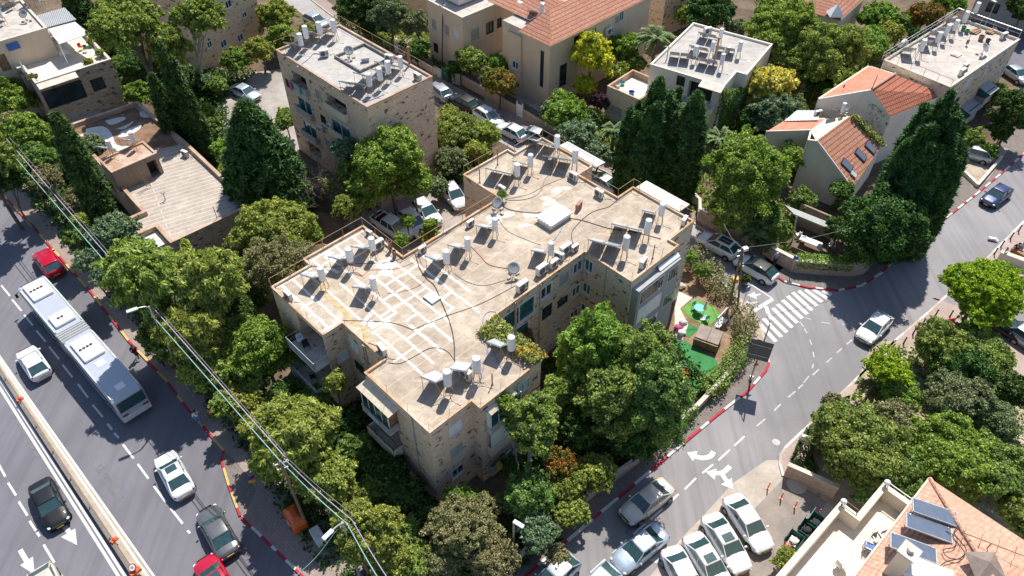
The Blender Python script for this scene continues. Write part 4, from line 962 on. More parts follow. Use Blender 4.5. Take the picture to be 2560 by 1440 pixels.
# right wing enclosed balconies, v = 19.45
mb=MB();slab_faces('awning',[[at3(*V7(x,y),z) for x,y,z in ((1000,855,8.95),(1395,560,8.95),(1447,640,8.7),(1045,945,8.7))]],'white_metal',R1,.05)
mb=MB();mb.fbox(FM,20.9,26.5,19.455,20.1,.3,8.6);bay=mb.build('bay',M['plaster_grey'],R1)
for u0,u1,z0,z1,m in ((21.1,24.2,6.9,8.4,'window_glass'),(21.1,24.3,4.6,6.3,'white_metal'),(21.1,24.3,2.2,3.8,'window_glass'),(24.8,26.3,6.9,8.3,'window_glass'),(24.8,26.3,3.8,5.2,'window_glass')):
 mb=MB();mb.fbox(FM,u0,u1,20.11,20.16,z0,z1);q=mb.build('window',M['white_frame'],bay);mb=MB();n=4
 for k in range(n):w_=(u1-u0-.1)/n;mb.fbox(FM,u0+.08+k*w_,u0+.02+(k+1)*w_,20.162,20.175,z0+.08,z1-.08)
 mb.build('pane',M[m],q)
mb=MB();slab_faces('canopy',[[FM.p3(30.22,12.1,9.62),FM.p3(31.75,12.1,9.55),FM.p3(31.75,16.9,9.55),FM.p3(30.22,16.9,9.62)]],'coping_pale',R1,.12)
slab_faces('canopy',[[FM.p3(30.1,2.8,9.6),FM.p3(31.3,2.8,9.5),FM.p3(31.3,7.6,9.5),FM.p3(30.1,7.6,9.6)]],'corrugated',R1,.06)
# roof-edge rails
for L,w_ in (([(0,.1),(0,0),(3.6,0)],0),([(3.6,-.95),(9.6,-.95),(9.6,4.5),(20.5,4.5),(20.5,-.3)][0:4],0),([(20.6,-.3),(26.2,-.3)],0),([(26.2,.65),(30,.65),(30,7.15)],0),([(28.05,8.1),(28.05,11.8),(30.2,11.8),(30.2,12.5)],0),([(30.2,17.0),(30.2,18.5)],0)):
 rail(R1,[FM.p(*q) for q in L],.85,RZ+.05,2.0,'rust_leg',.022)
mb=MB()
for L in ([(.1,.5),(.1,7.0)],[(1.8,7.3),(1.8,12)],[(.12,12.3),(.12,19.0),(3.7,19.0)],[(3.9,19.9),(9.6,19.9)],[(9.9,14.4),(20.6,14.4)],[(20.8,14.8),(20.8,19.3),(26.6,19.3)]):
 for i in range(len(L)-1):
  (a,b_),(c_,d)=L[i],L[i+1];n=max(1,int(math.hypot(c_-a,d-b_)/1.75))
  for k in range(n+1):q=FM.p(a+(c_-a)*k/n,b_+(d-b_)*k/n);mb=MB();mb.cyl((q[0],q[1],RZ),(q[0]+.02,q[1],RZ+.85),.014,n=4);mb.build('rail_post',M['rust'],R1)
# pipes down the walls
mb=MB()
for (u,v,o) in ((9.75+5.6,14.56,0),(9.75+2.9,14.56,0),(9.75+2.75,14.58,0),(1.72,9.4,0),(1.72,9.7,0),(.0,17.3,0),(20.55,16.9,0)):
 q=FM.p(u,v);mb=MB();mb.cyl((q[0],q[1],.2),(q[0],q[1],RZ-.1),.045,n=6);mb.build('drainpipe',M['galvanised'],R1)
# low stair-side wall of the vine corner
mb=MB();mb.fbox(FM,9.8,10.5,14.6,16.2,RZ-.5,RZ-.3);mb.build('ledge',M['coping_pale'],R1)
creeper('vine',[FM.p3(8.3,14.9,RZ+.1),FM.p3(8.9,20.0,RZ+.1),FM.p3(10.2,20.3,RZ+.1),FM.p3(10.3,14.8,RZ+.1)],'vine','yellow-green vine sprawling over the edge of the wide roof beside a water tank','vine',.15,.55,1.6,.2)
creeper('vine',[FM.p3(8.0,14.7,RZ+.0),FM.p3(8.3,17.3,RZ+.0),FM.p3(9.2,16.5,RZ+.0),FM.p3(9.4,14.7,RZ+.0)],'vine','small patch of vine below a tilted collector, by the court corner','vine',.13,.3,.5,.5)
creeper('dead_creeper',[FM.p3(14.2,14.55,5.2),FM.p3(12.4,14.55,5.2),FM.p3(12.2,14.55,.3),FM.p3(14.9,14.55,.3)],'brown','brown withered creeper climbing the court wall below the drainpipes','ivy',.13,.35,1.0,.3)
# water heaters on it: foot of the stand, seen in the photograph
zr=RZ-.16
for i,(x,y,two_,s,lab) in enumerate([
 (*V1(975,1215),False,1,'white tank at the left corner of the wide roof, beside a rusty run'),(*V1(1410,925),False,1,'white tank with a small dark sticker, second from the left corner of the wide roof'),
 (*V1(1765,735),False,1,'white tank beside a tall air conditioner on the upper left wing of the wide roof'),(*V1(1790,1370),False,1,'white tank in the middle of the white sealing lines'),
 (*Z5(800,590),False,1,'white tank right of the sealing lines, its collector stained brown, lower one of the pair'),(*Z5(955,490),False,1,'white tank right of the sealing lines, upper one of the pair'),
 (*Z5(1155,335),False,1,'white tank between a satellite dish and the skylight'),(*Z5(1565,520),False,1,'white tank right beside the row of air conditioners over the court'),
 (*V4(1040,900),True,1,'white tank with double collector, in front of another tank on the rear wing'),(*V4(1250,735),False,1,'white tank partly behind the double collector on the rear wing'),
 (*V4(1670,440),True,1,'white tank nearest the far tip of the rear wing'),(*V4(1955,680),True,1,'white tank by the white sheet canopy of the rear wing'),
 (*V5(1770,900),False,1,'white tank nearest the right corner of the wide roof'),(*V5(1520,1230),True,1,'white tank with double collector, middle one on the right wing'),
 (*V7(320,680),True,1,'white tank with double collector, foremost on the right wing above the court'),(*V3(1640,250),False,1.08,'white tank with an air conditioner in front of its collector, near the front corner'),
 (*V3(1290,420),False,1.12,'white tank nearest the front corner of the wide roof, one bright strut under its collector'),(1278,895,False,1.1,'white tank standing amid the vine on the front corner')]):
 heater(x,y,zr,lab,two_,s=s)
for x,y,rz,s,lab in [(*V1(1840,590),45,1.1,'tall pale air conditioner just right of a tank on the upper left wing'),(*V1(400,1390),-45,.9,'air conditioner at the far left corner of the wide roof'),(*V1(1690,380),-35,.7,'flat unit at the rear parapet of the upper left wing'),
 (*Z5(615,450),45,.8,'air conditioner in the angle of the rear parapet beside the red cables'),(*Z5(970,255),45,.8,'air conditioner on the rear parapet left of the satellite dish'),(*Z5(1355,735),45,1.15,'large air conditioner at the court edge nearest the vine'),
 (*Z5(1500,610),45,1.15,'air conditioner at the court edge, second from the vine'),(*Z5(1590,560),45,.95,'air conditioner at the court edge, between two larger ones'),(*Z5(1630,500),-30,.9,'air conditioner at the court edge turned away from the others'),
 (*Z5(1675,460),45,1.2,'biggest air conditioner, at the court end of the row beside a small one'),(*Z5(1745,440),45,.8,'small air conditioner last in the row over the court'),(*V7(690,850),60,1,'air conditioner on the open right wing near the front awning'),
 (*V4(1940,830),-45,1,'air conditioner behind the tank by the sheet canopy'),(*V4(2350,1100),-45,.95,'air conditioner by the rear parapet, between the canopies'),(*V4(800,1030),-45,.85,'air conditioner at the near edge of the rear wing beside a small green bush'),
 (*V5(2200,930),60,.9,'air conditioner at the rightmost corner of the wide roof'),(*V3(1500,215),-45,1.15,'pale air conditioner standing on the shade of a collector near the front corner'),(*V2(1900,920),-55,1,'air conditioner at the left edge beside a small pointed panel')]:ac(x,y,zr,rz,lab,s)
o=ac(*V5(330,660),zr,60,'rusty red-brown metal box lying in the middle of the wide roof',.85,None);del o['group'];o.children[0].data=o.children[0].data.copy();[c for c in o.children if c.name.startswith('casing')][0].data=[c for c in o.children if c.name.startswith('casing')][0].data.copy();[c for c in o.children if c.name.startswith('casing')][0].data.materials[0]=plain('red_brown',(.36,.14,.09),.6)
dish(*Z5(1290,630),zr,'satellite dish on four yellow blocks at the edge above the court',20);dish(*Z5(1175,150),zr,'pale satellite dish by the rear parapet, near the small green bush',-60,1.1)
for x,y,h,m,lab in ((*V1(2030,620),1.0,'rust','rusty brown chimney pipe near the rear corner of the left wing'),(*V1(2090,730),.75,'rust','short dark chimney pot near the inner corner of the left wing')):
 p=at(x,y,zr);mb=MB();mb.lathe((p[0],p[1],zr),[(.15,0),(.16,h*.9),(.2,h*.92),(.2,h),(.14,h),(.13,h-.2)],12);tag(mb.build('chimney_pot',M[m]),lab,'chimney')
for x,y,h,lab in ((1230.7,962,1.25,'thin upright brown pipe on the roof near the front corner'),(*V7(890,690),1.5,'thin upright pipe on the right wing near the awning'),(*V4(730,590),1.8,'slender mast with cables on the rear wing'),(*V4(445,880),1.6,'thin bare mast on the left edge of the rear wing')):
 p=at(x,y,zr);mb=MB();mb.cyl((p[0],p[1],zr),(p[0],p[1],zr+h),.045,n=8);mb.cyl((p[0],p[1],zr),(p[0],p[1],zr+.05),.1,n=8);tag(mb.build('vent_pipe',M['rust']),lab,'pipe')
shrub(*V4(800,1080),11,'bright','small green bush growing on the roof edge of the rear wing',zc=RZ+.55,rz=.45,ground=zr,leaf=.1,n=4)
# cables over the roof
zc_=zr+.03
for pts,r,m,lab in [
 ([V1(740,860),V1(1100,880),V1(1500,825),V1(2000,800),V1(2420,650)],.02,'cable_black','dark cable crossing the left wing from corner to inner angle'),
 ([Z5(560,460),Z5(590,560),Z5(640,640),Z5(705,700),Z5(760,830),Z5(820,980),Z5(850,1130),Z5(855,1280),Z5(890,1360)],.035,'cable_black','dark cable wandering through the sealing lines to the front tanks'),
 ([Z5(360,1270),Z5(450,1275),Z5(560,1220),Z5(680,1160),Z5(790,1180),Z5(850,1250)],.022,'cable_black','dark cable looping over the front part of the roof'),
 ([Z5(540,1025),Z5(800,920),Z5(1050,830),Z5(1300,700)],.02,'cable_black','thin dark cable running toward the court air conditioners'),
 ([Z5(20,955),Z5(370,970),Z5(540,1025)],.02,'cable_black','thin cable from the left step over the white lines'),
 ([Z5(840,600),Z5(950,670),Z5(1080,695),Z5(1230,655)],.018,'cable_grey','grey cable sagging toward the satellite dish'),
 ([Z5(1215,110),Z5(1300,140),Z5(1480,155),Z5(1580,118),Z5(1640,180),Z5(1800,210),Z5(2000,270),Z5(2200,300),Z5(2390,350)],.035,'cable_black','thick dark cable passing behind the skylight across the right wing'),
 ([Z5(2060,60),Z5(2000,110),Z5(1900,140),Z5(1820,190),Z5(1730,290),Z5(1730,370),Z5(1760,410)],.025,'cable_black','cable from the rear parapet down to the row of air conditioners'),
 ([V4(1850,770),V4(1700,830),V4(1480,920),V4(1250,1050),V4(1000,1110),V4(850,1140)],.022,'cable_grey','grey cable over the neck of the rear wing'),
 ([V4(1640,720),V4(1500,800),V4(1440,960),V4(1330,1090),V4(1100,1150),V4(850,1150)],.026,'cable_grey','second grey cable over the neck of the rear wing, making a wide bend'),
 ([Z5(1180,200),Z5(1250,290),Z5(1400,360),Z5(1500,395)],.018,'cable_grey','thin cable from a tank past the skylight'),
 ([Z5(580,470),Z5(600,520),Z5(640,640),Z5(540,720),Z5(350,755)],.016,'cable_red','thin red cable bending back over the white lines'),
 ([Z5(100,600),Z5(170,620),Z5(230,580),Z5(400,575),Z5(560,520)],.016,'cable_red','thin red cable across the left wing'),
 ([Z5(960,390),Z5(1040,470),Z5(1110,540),Z5(1250,570)],.03,'cable_red','bundle of reddish cables running to the satellite dish'),
 ([V1(1380,970),V1(1500,970),V1(1580,1040)],.018,'cable_red','short orange cable at the foot of the second tank'),
 ([Z5(1190,960),Z5(1170,900),Z5(1100,895),Z5(1060,960),Z5(1095,1050),Z5(1090,1200),Z5(1060,1330),Z5(1040,1400)],.025,'cable_blue','blue hose looping beside the vine corner'),
 ([Z5(1135,1185),Z5(1190,1290),Z5(1230,1360)],.022,'cable_blue','short straight blue hose near the vine'),
 ([Z5(1650,180),Z5(1655,260),Z5(1600,350),Z5(1560,370)],.02,'cable_blue','pale blue hose curving right of the skylight'),
 ([V2(1560,700),V2(1650,740),V2(1800,800),V2(1900,900),V2(1960,1000)],.03,'cable_grey','grey pipes along the left parapet'),
 ([Z5(560,470),Z5(700,380),Z5(850,270),Z5(1000,150),Z5(1110,100)],.04,'cable_grey','grey pipe run along the rear parapet to the dish')]:cable_px(pts,zc_,r,m,lab)
# ---------------------------------------------------------------- the other buildings
Z1=lambda x,y:(x/2.977,y/2.977)
Z2=lambda x,y:(850+x/2.977,y/2.977)
Z3=lambda x,y:(1700+x/2.977,y/2.977)
def poly_bld(name,label,pts,z,wall,roof,coping='coping_pale',fr=None,**k):
 """building whose roof edge passes through pixels pts at height z"""
 fr=fr or frame_from(pts[0],pts[1],z);uv=[fr.uv(x,y,z) for x,y in pts];return Bld(name,label,fr,uv,z,wall,roof,coping,**k)
# --- block beside the car court
h2=12.5;F2=Frame(at(690,125,h2),math.radians(44.8));W2,D2=15.75,8.15
B2=Bld('apartment_block','four-storey stone block with a grey flat roof and a dark rectangular upstand on it',F2,[(0,0),(D2,0),(D2,W2),(0,W2)],h2,'stone','roof_grey','coping_brick',par=.18,pw=.18)
B2.wmat={1:'stone_holes',3:'stone'}
for x,y,st in ((375,800,'bl'),(500,740,'bl'),(400,975,'sl'),(530,905,'sl'),(640,830,'sh'),(420,1150,'sl'),(545,1060,'sl')):B2.win(1,*Z2(x,y),1.15,1.25,st)
for t,zz,a,c_,st in ((3.7,10.3,2.6,1.7,'open'),(3.7,7.3,2.6,1.8,'te'),(3.7,4.3,2.6,1.8,'te'),(3.7,1.5,2.4,1.7,'open'),(7.0,10.2,.9,1.0,'sh'),(7.0,7.2,.9,1.0,'dk'),(7.0,4.2,.9,1.0,'sh'),(10.3,10.4,3.4,1.5,'open'),(10.3,7.4,3.4,1.7,'te'),(10.3,4.4,3.4,1.7,'te'),(10.3,1.6,3.2,1.6,'te'),(13.6,4.3,.9,1.1,'sl')):B2.win(3,W2-t,zz,a,c_,st,False)
B2.finish();R2=B2.root
for v0,v1,zz in ((2.3,5.2,9.3),(2.3,5.2,6.3),(2.3,5.2,3.3),(8.4,12.2,9.4),(8.4,12.2,6.4),(8.4,12.2,3.4)):
 b=balcony(R2,F2,-.45,-.01,v0,v1,zz,0);solid_front(b,F2,-.45,-.01,v0,v1,zz+.002,zz+.75,'plaster_grey' if v0<5 else 'plaster_cream','-u',.08)
zr2=h2-.18;mb=MB()
q=[Z2(195,340),Z2(375,445),Z2(120,540),Z1(2490,430)];c4=[F2.uv(*p,zr2) for p in q]
u0,u1=min(c[0] for c in c4)+.2,max(c[0] for c in c4);v0,v1=min(c[1] for c in c4),max(c[1] for c in c4)
for a in ((u0,u1,v0,v0+.16),(u0,u1,v1-.16,v1),(u0,u0+.16,v0+.165,v1-.165),(u1-.16,u1,v0+.165,v1-.165)):mb.fbox(F2,*a,zr2-.02,zr2+.28)
mb.build('upstand',two('upstand_dark',(.12,.11,.1),(.3,.28,.26),scale=4),R2)
rail(R2,[F2.p(-.1,0),F2.p(D2+.1,0),F2.p(D2+.1,W2)],1.0,h2,2.0,'rust_leg',.02)
for x,y,two_,lab in [(*Z1(2255,400),False,'water tank nearest the left corner of the grey roof with the dark upstand'),(*Z1(2295,350),False,'second water tank from the left on the grey roof with the dark upstand'),(*Z1(2395,320),False,'third water tank from the left on the grey roof with the dark upstand'),(*Z1(2500,300),False,'fourth water tank from the left on the grey roof, before the bare stretch'),
 (*Z2(230,705),True,'front left tank of the four along the right edge of the grey roof'),(*Z2(310,660),True,'second tank of the four along the right edge of the grey roof'),(*Z2(370,610),False,'third tank of the four along the right edge of the grey roof'),(*Z2(460,560),True,'rear tank of the four, beside the brown chimney of the grey roof')]:heater(x,y,zr2,lab,two_,s=1.0)
for x,y,rz,lab in [(*Z1(2415,425),20,'air conditioner behind the left tanks of the grey roof'),(*Z2(370,460),-20,'air conditioner beside the upstand on the grey roof'),(*Z2(580,600),-45,'air conditioner at the right corner of the grey roof')]:ac(x,y,zr2,rz,lab,1.0)
for x,y,zz,w_,lab in ((2400,950,7.6,0,'air conditioner on the shaded side wall of the four-storey block, next to the enclosed balconies'),(2470,930,8.0,0,'air conditioner high on the side wall of the four-storey block, right of its twin')):t,zz=B2.onwall(3,*Z1(x,y));p=B2.pt(3,t,0,.25);ac_at(p,max(zz-.4,1),-45,lab,.8)
t,zz=B2.onwall(1,*Z2(655,1195));p=B2.pt(1,t,0,.3);ac_at(p,zz-.4,45,'white air conditioner low on the sunlit wall of the four-storey block',1.15)
dish(*Z2(75,440),zr2,'satellite dish inside the dark upstand of the grey roof',10);p=at(*Z2(520,485),zr2);mb=MB();mb.cyl((*p,zr2),(*p,zr2+1.9),.13,n=10);mb.cyl((*p,zr2+1.9),(*p,zr2+2.05),.17,n=10);tag(mb.build('chimney_pot',M['rust']),'tall brown round chimney on the grey roof with the dark upstand','chimney')
mb=MB();p=at(*Z2(190,460),zr2);mb.box((*p,zr2+.3),(.9,.5,.05),.3,Matrix.Rotation(.3,3,'Z') @ Matrix.Rotation(-.7,3,'X'));mb.box((*p,zr2+.15),(.8,.05,.3),.3);tag(mb.build('small_panel',M['panel_grey']),'small tilted panel lying inside the dark upstand','panel')
cable_px([Z1(2210,500),Z1(2290,440),Z1(2330,400),Z1(2380,400)],zr2+.06,.05,'cable_purple','tangle of violet hoses at the left edge of the grey roof');cable_px([Z2(-60,660),Z2(20,650),Z2(60,690),Z2(120,720),Z2(200,750),Z2(330,700)],zr2+.06,.04,'cable_purple','violet hoses below the right row of tanks')
for x,y,m,lab in ((2140,620,'cloth_dark','dark garment hanging at the top left balcony of the four-storey block'),(2165,645,'cloth_pink','pink garment hanging at the top left balcony of the four-storey block'),(2225,680,'cloth_teal','mint towel hanging below the top left balcony of the four-storey block')):
 v,z=F2.onu(*Z1(x,y),-.6);mb=MB();c=F2.p(-.62,v);mb.box((c[0],c[1],z),(.5,.04,.85),math.radians(44.8-90));mb.box((c[0],c[1],z+.45),(.6,.05,.1),math.radians(44.8-90));tag(mb.build('hanging_garment',M[m]),lab,'laundry')
# --- top-left house with the roof terrace
zt3=6.6;F3=frame_from(Z1(265,620),Z1(825,440),zt3)        # u along the front to the right, v towards the camera
fu,fv=F3.uv(*Z1(825,440),zt3);lu,lv=F3.uv(*Z1(90,460),zt3);ru,rv=F3.uv(*Z1(640,200),zt3)
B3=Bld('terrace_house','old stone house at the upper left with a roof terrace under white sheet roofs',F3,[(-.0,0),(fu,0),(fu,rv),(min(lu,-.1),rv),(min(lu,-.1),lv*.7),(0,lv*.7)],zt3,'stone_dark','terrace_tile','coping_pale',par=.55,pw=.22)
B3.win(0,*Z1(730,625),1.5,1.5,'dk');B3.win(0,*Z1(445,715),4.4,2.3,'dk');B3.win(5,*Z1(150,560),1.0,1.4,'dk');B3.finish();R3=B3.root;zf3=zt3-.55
t0,zz=B3.onwall(0,*Z1(280,620));t1,_=B3.onwall(0,*Z1(560,540));print('aw',t0,t1,zz);slab_faces('awning',[[B3.pt(0,t0-.2,zz,.02),B3.pt(0,t1,zz,.02),B3.pt(0,t1,zz-.3,1.0),B3.pt(0,t0-.2,zz-.3,1.0)]],'coping_pale',R3,.08)
mb=MB();q=[B3.pt(0,t0-.2,1.0,.02),B3.pt(0,t1+.8,1.0,.02),B3.pt(0,t1+.8,1.0,.6),B3.pt(0,t0-.2,1.0,.6)];slab_faces('ledge',[q],'plaster_grey',R3,.7)
# upper storey behind the terrace
a3=F3.uv(*Z1(310,165),9.6);z3=9.6
b3=Bld('x','x',F3,[(-14,-6.1),(a3[0],-6.1),(a3[0],-16),(-14,-16)],z3,'plaster_beige','roof_pale',par=.25)
bpy.data.objects.remove(b3.root);b3.root=R3;b3.z0=zf3-6;b3.win(0,12.5,zf3+1.1,1.0,2.0,'door',False);b3.win(0,9.6,zf3+1.6,1.1,.9,'dk',False);b3.finish()
pg=[at3(*Z1(190,265),8.7),at3(*Z1(350,205),8.9),at3(*Z1(370,250),8.85),at3(*Z1(235,300),8.6)];pg2=[at3(*Z1(350,205),8.95),at3(*Z1(545,150),8.95),at3(*Z1(668,250),8.6),at3(*Z1(440,328),8.6)]
pg3=[at3(*Z1(270,115),9.3),at3(*Z1(480,55),9.3),at3(*Z1(568,145),9.1),at3(*Z1(350,203),9.1)]
slab_faces('pergola_roof',[pg],'corrugated',R3,.05);slab_faces('pergola_roof',[pg2],'corrugated',R3,.05);slab_faces('pergola_roof',[pg3],'corrugated_grey',R3,.05)
mb=MB();mb.cyl(pg2[3][:2]+(zf3,),pg2[3],.06,n=8);mb.cyl(pg2[2][:2]+(zf3,),pg2[2],.06,n=8);mb.cyl(pg2[3],pg2[2],.06,n=6);mb.build('pergola_post',M['white_metal'],R3)
def plastic_chair(x,y,z,rz,m,label,group=None):
 r=empty('garden_chair',(0,0,0),label,'chair',group);mb=MB();mb.box((0,0,.43),(.46,.44,.03));mb.build('seat',M[m],r,bevel=.01)
 mb=MB();mb.box((0,.22,.66),(.44,.03,.42));
 mb.build('backrest',M[m],r,bevel=.01)
 for a in (-.2,.2):
  for b in (-.19,.19):mb=MB();mb.cyl((a*1.1,b*1.1,0),(a,b,.42),.018,n=5);mb.build('leg',M[m],r)
 mb=MB()
 for a in (-.24,.24):mb.box((a,.02,.64),(.04,.4,.025));mb.box((a,-.17,.53),(.03,.03,.22))
 mb.build('armrest',M[m],r);r.location=(x,y,z);r.rotation_euler.z=math.radians(rz);return r
def garden_table(x,y,z,rr,m,label,rz=0,h=.72,sq=None):
 r=empty('garden_table',(0,0,0),label,'table');mb=MB()
 if sq:mb.box((0,0,h),(sq[0],sq[1],.04))
 else:mb.cyl((0,0,h-.03),(0,0,h),rr,n=20)
 mb.build('tabletop',M[m],r);a,b=(sq[0]/2-.08,sq[1]/2-.08) if sq else (rr*.6,rr*.6)
 for i in (-1,1):
  for j in (-1,1):mb=MB();mb.cyl((a*i,b*j,0),(a*i,b*j,h-.03),.02,n=5);mb.build('leg',M[m],r)
 r.location=(x,y,z);r.rotation_euler.z=math.radians(rz);return r
for px,py,m,lab,rz in ((430,375,'white_metal','white garden chair at the left of the shaded terrace set',20),(510,350,'white_metal','white garden chair behind the table under the pergola',160),(600,350,'red_plastic','red chair under the pergola beside a green one',60),(632,365,'green_plastic','green chair at the terrace edge under the pergola',10)):p=at(*Z1(px,py),zf3+.4);plastic_chair(p[0],p[1],zf3,rz,m,lab)
p=at(*Z1(475,390),zf3+.7);garden_table(p[0],p[1],zf3,.6,'white_metal','white table in the shade of the terrace pergola')
for px,py,k,lab in ((215,355,'dark','potted plant by the terrace wall left of the flower bed'),(300,390,'green','low flower bed in the shade of the terrace'),(655,465,'yellowgreen','potted plant on the terrace parapet, left of the white pots'),(745,395,'yellowgreen','plant in a white pot at the far right of the terrace'),(240,575,'dry','dry potted plant at the front left of the terrace'),(680,310,'yellowgreen','tall plant beside the pergola post'),(70,420,'ivy','plant at the left end of the terrace wall')):
 shrub(*Z1(px,py),12,k,lab,zc=zf3+.5,rz=.42,ground=zf3,leaf=.11,n=4)
mb=MB();q=F3.onv(*Z1(100,345),-6.0);p=F3.p(q[0],-6.0);mb.box((p[0],p[1],q[1]),(1.3,.12,.8),F3.ang);tag(mb.build('hanging_tarpaulin',M['blue_plastic']),'dark blue sheet hung on the beige wall beside the terrace','tarpaulin')
mb=MB();p=at(*Z1(195,560),zf3);mb.lathe((p[0],p[1],zf3),[(.05,0),(.05,.5),(.22,.5),(.12,1.2),(.03,1.8)],8);tag(mb.build('closed_parasol',M['cloth_white']),'small closed grey parasol at the front left terrace corner','parasol')
dish(*Z1(200,160),9.4,'satellite dish on the roof above the terrace',0)
heater(*Z1(35,180),9.4,'white tank at the left edge of the photo on the roof above the terrace');heater(*Z1(325,60),9.4,'white tank at the top edge on the roof above the terrace',True);heater(*Z1(110,60),9.4,'white tank with dark collector at the top left edge',True)
# --- low house with the brown roof
z4=4.6;F4=frame_from(Z4(1270,380),Z4(1880,92),z4)
wu,_=F4.uv(*Z4(1880,92),z4);lu,lv=F4.uv(*Z1(490,935),z4);mu,mv=F4.uv(*Z1(1010,760),z4)
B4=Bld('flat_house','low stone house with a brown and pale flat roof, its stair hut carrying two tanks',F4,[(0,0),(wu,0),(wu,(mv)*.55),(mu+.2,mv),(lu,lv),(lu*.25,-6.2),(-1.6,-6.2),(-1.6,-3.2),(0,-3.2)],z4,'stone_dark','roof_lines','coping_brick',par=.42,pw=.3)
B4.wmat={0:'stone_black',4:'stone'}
B4.win(0,*Z4(1490,483),1.6,1.25,'gr');B4.finish();R4=B4.root;zr4=z4-.42
mb=MB();poly=[F4.p(*q) for q in offset_poly([(wu,-9),(wu,mv*.55),(mu+.2,mv),(lu,lv),(lu*.55,-8.5)][::-1],.02)]
poly=[at(*Z1(*q),zr4) for q in ((520,970),(1000,800),(1150,900),(1270,1010),(1330,1080),(1130,1120),(740,1180))];mb.prism(poly,zr4+.008,zr4+.008,sides=False);mb.build('tar_covering',M['roof_brown'],R4)
mb=MB()
for pts in ([(640,960),(760,940),(830,990),(870,1080),(990,1090),(960,1130),(840,1110),(740,1020),(650,1010)],[(780,900),(910,870),(930,890),(830,930)],[(900,980),(1040,930),(1040,960),(960,1010),(880,1020)],[(860,960),(920,940),(1000,900),(930,960)],[(1040,830),(1100,820),(1130,870),(1050,870)],[(590,1000),(620,1000),(610,1020)]):
 mb.prism([at(*Z1(*q),zr4) for q in smooth_line(pts+pts[:1],3)[:-1]],zr4+.016,zr4+.016,sides=False)
mb.build('white_coating',M['white_patch'],R4)
hut=[at(*Z1(*q),6.6) for q in ((740,1200),(832,1285),(1165,1140),(1070,1050))]
FH=frame_from(Z1(832,1285),Z1(1165,1140),6.6);hu,_=FH.uv(*Z1(1165,1140),6.6);_,hv=FH.uv(*Z1(1070,1050),6.6)
bh=Bld('x','x',FH,[(0,0),(hu,0),(hu,hv),(0,hv)],6.6,'plaster_dirty_shade','coping_brick','coping_brick',par=.12,pw=.18);bpy.data.objects.remove(bh.root);bh.root=R4;bh.z0=zr4
bh.ops[0].append((hu-1.3,hu-.35,zr4+.05,zr4+1.85,'open'));bh.finish()
heater(*Z1(850,1165),6.48,'left one of the two tanks on the stair hut of the low house',s=.9);heater(*Z1(1020,1110),6.48,'right one of the two tanks on the stair hut of the low house',s=.9)
mb=MB();a=at3(*Z1(1035,1260),6.3);b=at3(*Z1(1110,1390),zr4+.1)
for o in (-.2,.2):mb.cyl((a[0]+o,a[1],a[2]),(b[0]+o,b[1],b[2]),.03,n=5)
for k in range(8):t=(k+.5)/8;q=[a[i]+(b[i]-a[i])*t for i in range(3)];mb.cyl((q[0]-.2,q[1],q[2]),(q[0]+.2,q[1],q[2]),.02,n=5)
tag(mb.build('ladder',M['rust']),'rusty ladder leaning on the stair hut of the low house','ladder')
ac(*Z1(1385,1165),zr4,-30,'pale air conditioner at the side parapet of the low house',.9)
p=at(414,500,zr4);mb=MB();mb.cyl((*p,zr4),(*p,zr4+.8),.06,n=8);mb.cyl((*p,zr4+.75),(p[0]+.25,p[1],zr4+.95),.05,n=6);mb.cyl((*p,zr4+.7),(p[0]-.2,p[1],zr4+.9),.05,n=6);tag(mb.build('vent_pipe',M['galvanised']),'forked vent pipe on the pale striped roof','pipe')
p=at(543,547,z4);mb=MB();mb.cyl((*p,z4),(*p,z4+1.5),.03,n=6);tag(mb.build('mast',M['dark_metal']),'thin dark mast on the front parapet of the low house','mast')
mb=MB();mb.fbox(F4,-1.55,-.05,-4.6,-.9,z4-1.4,z4-.5);mb.build('side_balcony',M['plaster_white'],R4)
# --- building behind the pine
F5=frame_from((655,67),(524,158),1.0);L5=F5.uv(524,158,1.0)[0]
B5=Bld('apartment_block','tall stone building behind the pine at the top, two air conditioners on its wall',F5,[(-.2,0),(L5+2,0),(L5+2,9),(-.2,9)],11,'stone_tan','roof_pale',par=.2)
for x,y,w_,hh,st in ((1665,325,1.2,1.0,'te'),(1790,280,1.2,1.0,'te'),(1700,30,1.2,1.0,'sl'),(1820,110,.9,.8,'sl'),(1560,330,.9,.9,'sl')):B5.win(0,*Z1(x,y),w_,hh,st)
B5.win(1,4,5,1.2,1.2,'sl',False);B5.finish()
for x,y,lab in ((1765,185,'larger air conditioner hung on the stone wall behind the pine'),(1635,228,'smaller air conditioner hung on the stone wall behind the pine')):t,zz=B5.onwall(0,*Z1(x,y));p=B5.pt(0,t,0,-.35 if B5.flip else .35);ac_at(p,zz-.5,math.degrees(F5.ang)+180,lab,1.2)
# --- beige building at the top centre
h6=8.2;F6=frame_from(Z2(910,132),Z2(1210,8),h6);u6=F6.uv(*Z2(1210,8),h6)[0];v6=F6.uv(*Z2(630,0),h6)[1]
B6=Bld('plaster_house','beige stained plaster building at the top centre with a cable mast in front',F6,[(0,0),(u6,0),(u6,-1.2),(u6+5.5,-1.2),(u6+5.5,v6),(0,v6)],h6,'plaster_beige','roof_pale',par=.25)
for x,y,w_,hh,st in ((1005,255,1.4,1.5,'sh'),(1115,205,1.3,1.6,'dk'),(1185,170,.8,1.3,'dk')):B6.win(0,*Z2(x,y),w_,hh,st)
for x,y,w_,hh,st in ((700,180,.9,1.3,'sh'),(798,225,.8,1.3,'sh'),(865,255,.9,1.3,'bl'),(715,355,.9,1.3,'dk')):B6.win(5,*Z2(x,y),w_,hh,st)
B6.finish()
mb=MB();q=F6.p(4.5,-5);mb.box((*q,h6+1.3),(5,4,2.8),F6.ang);mb.build('roof_room',M['plaster_white'],B6.root)
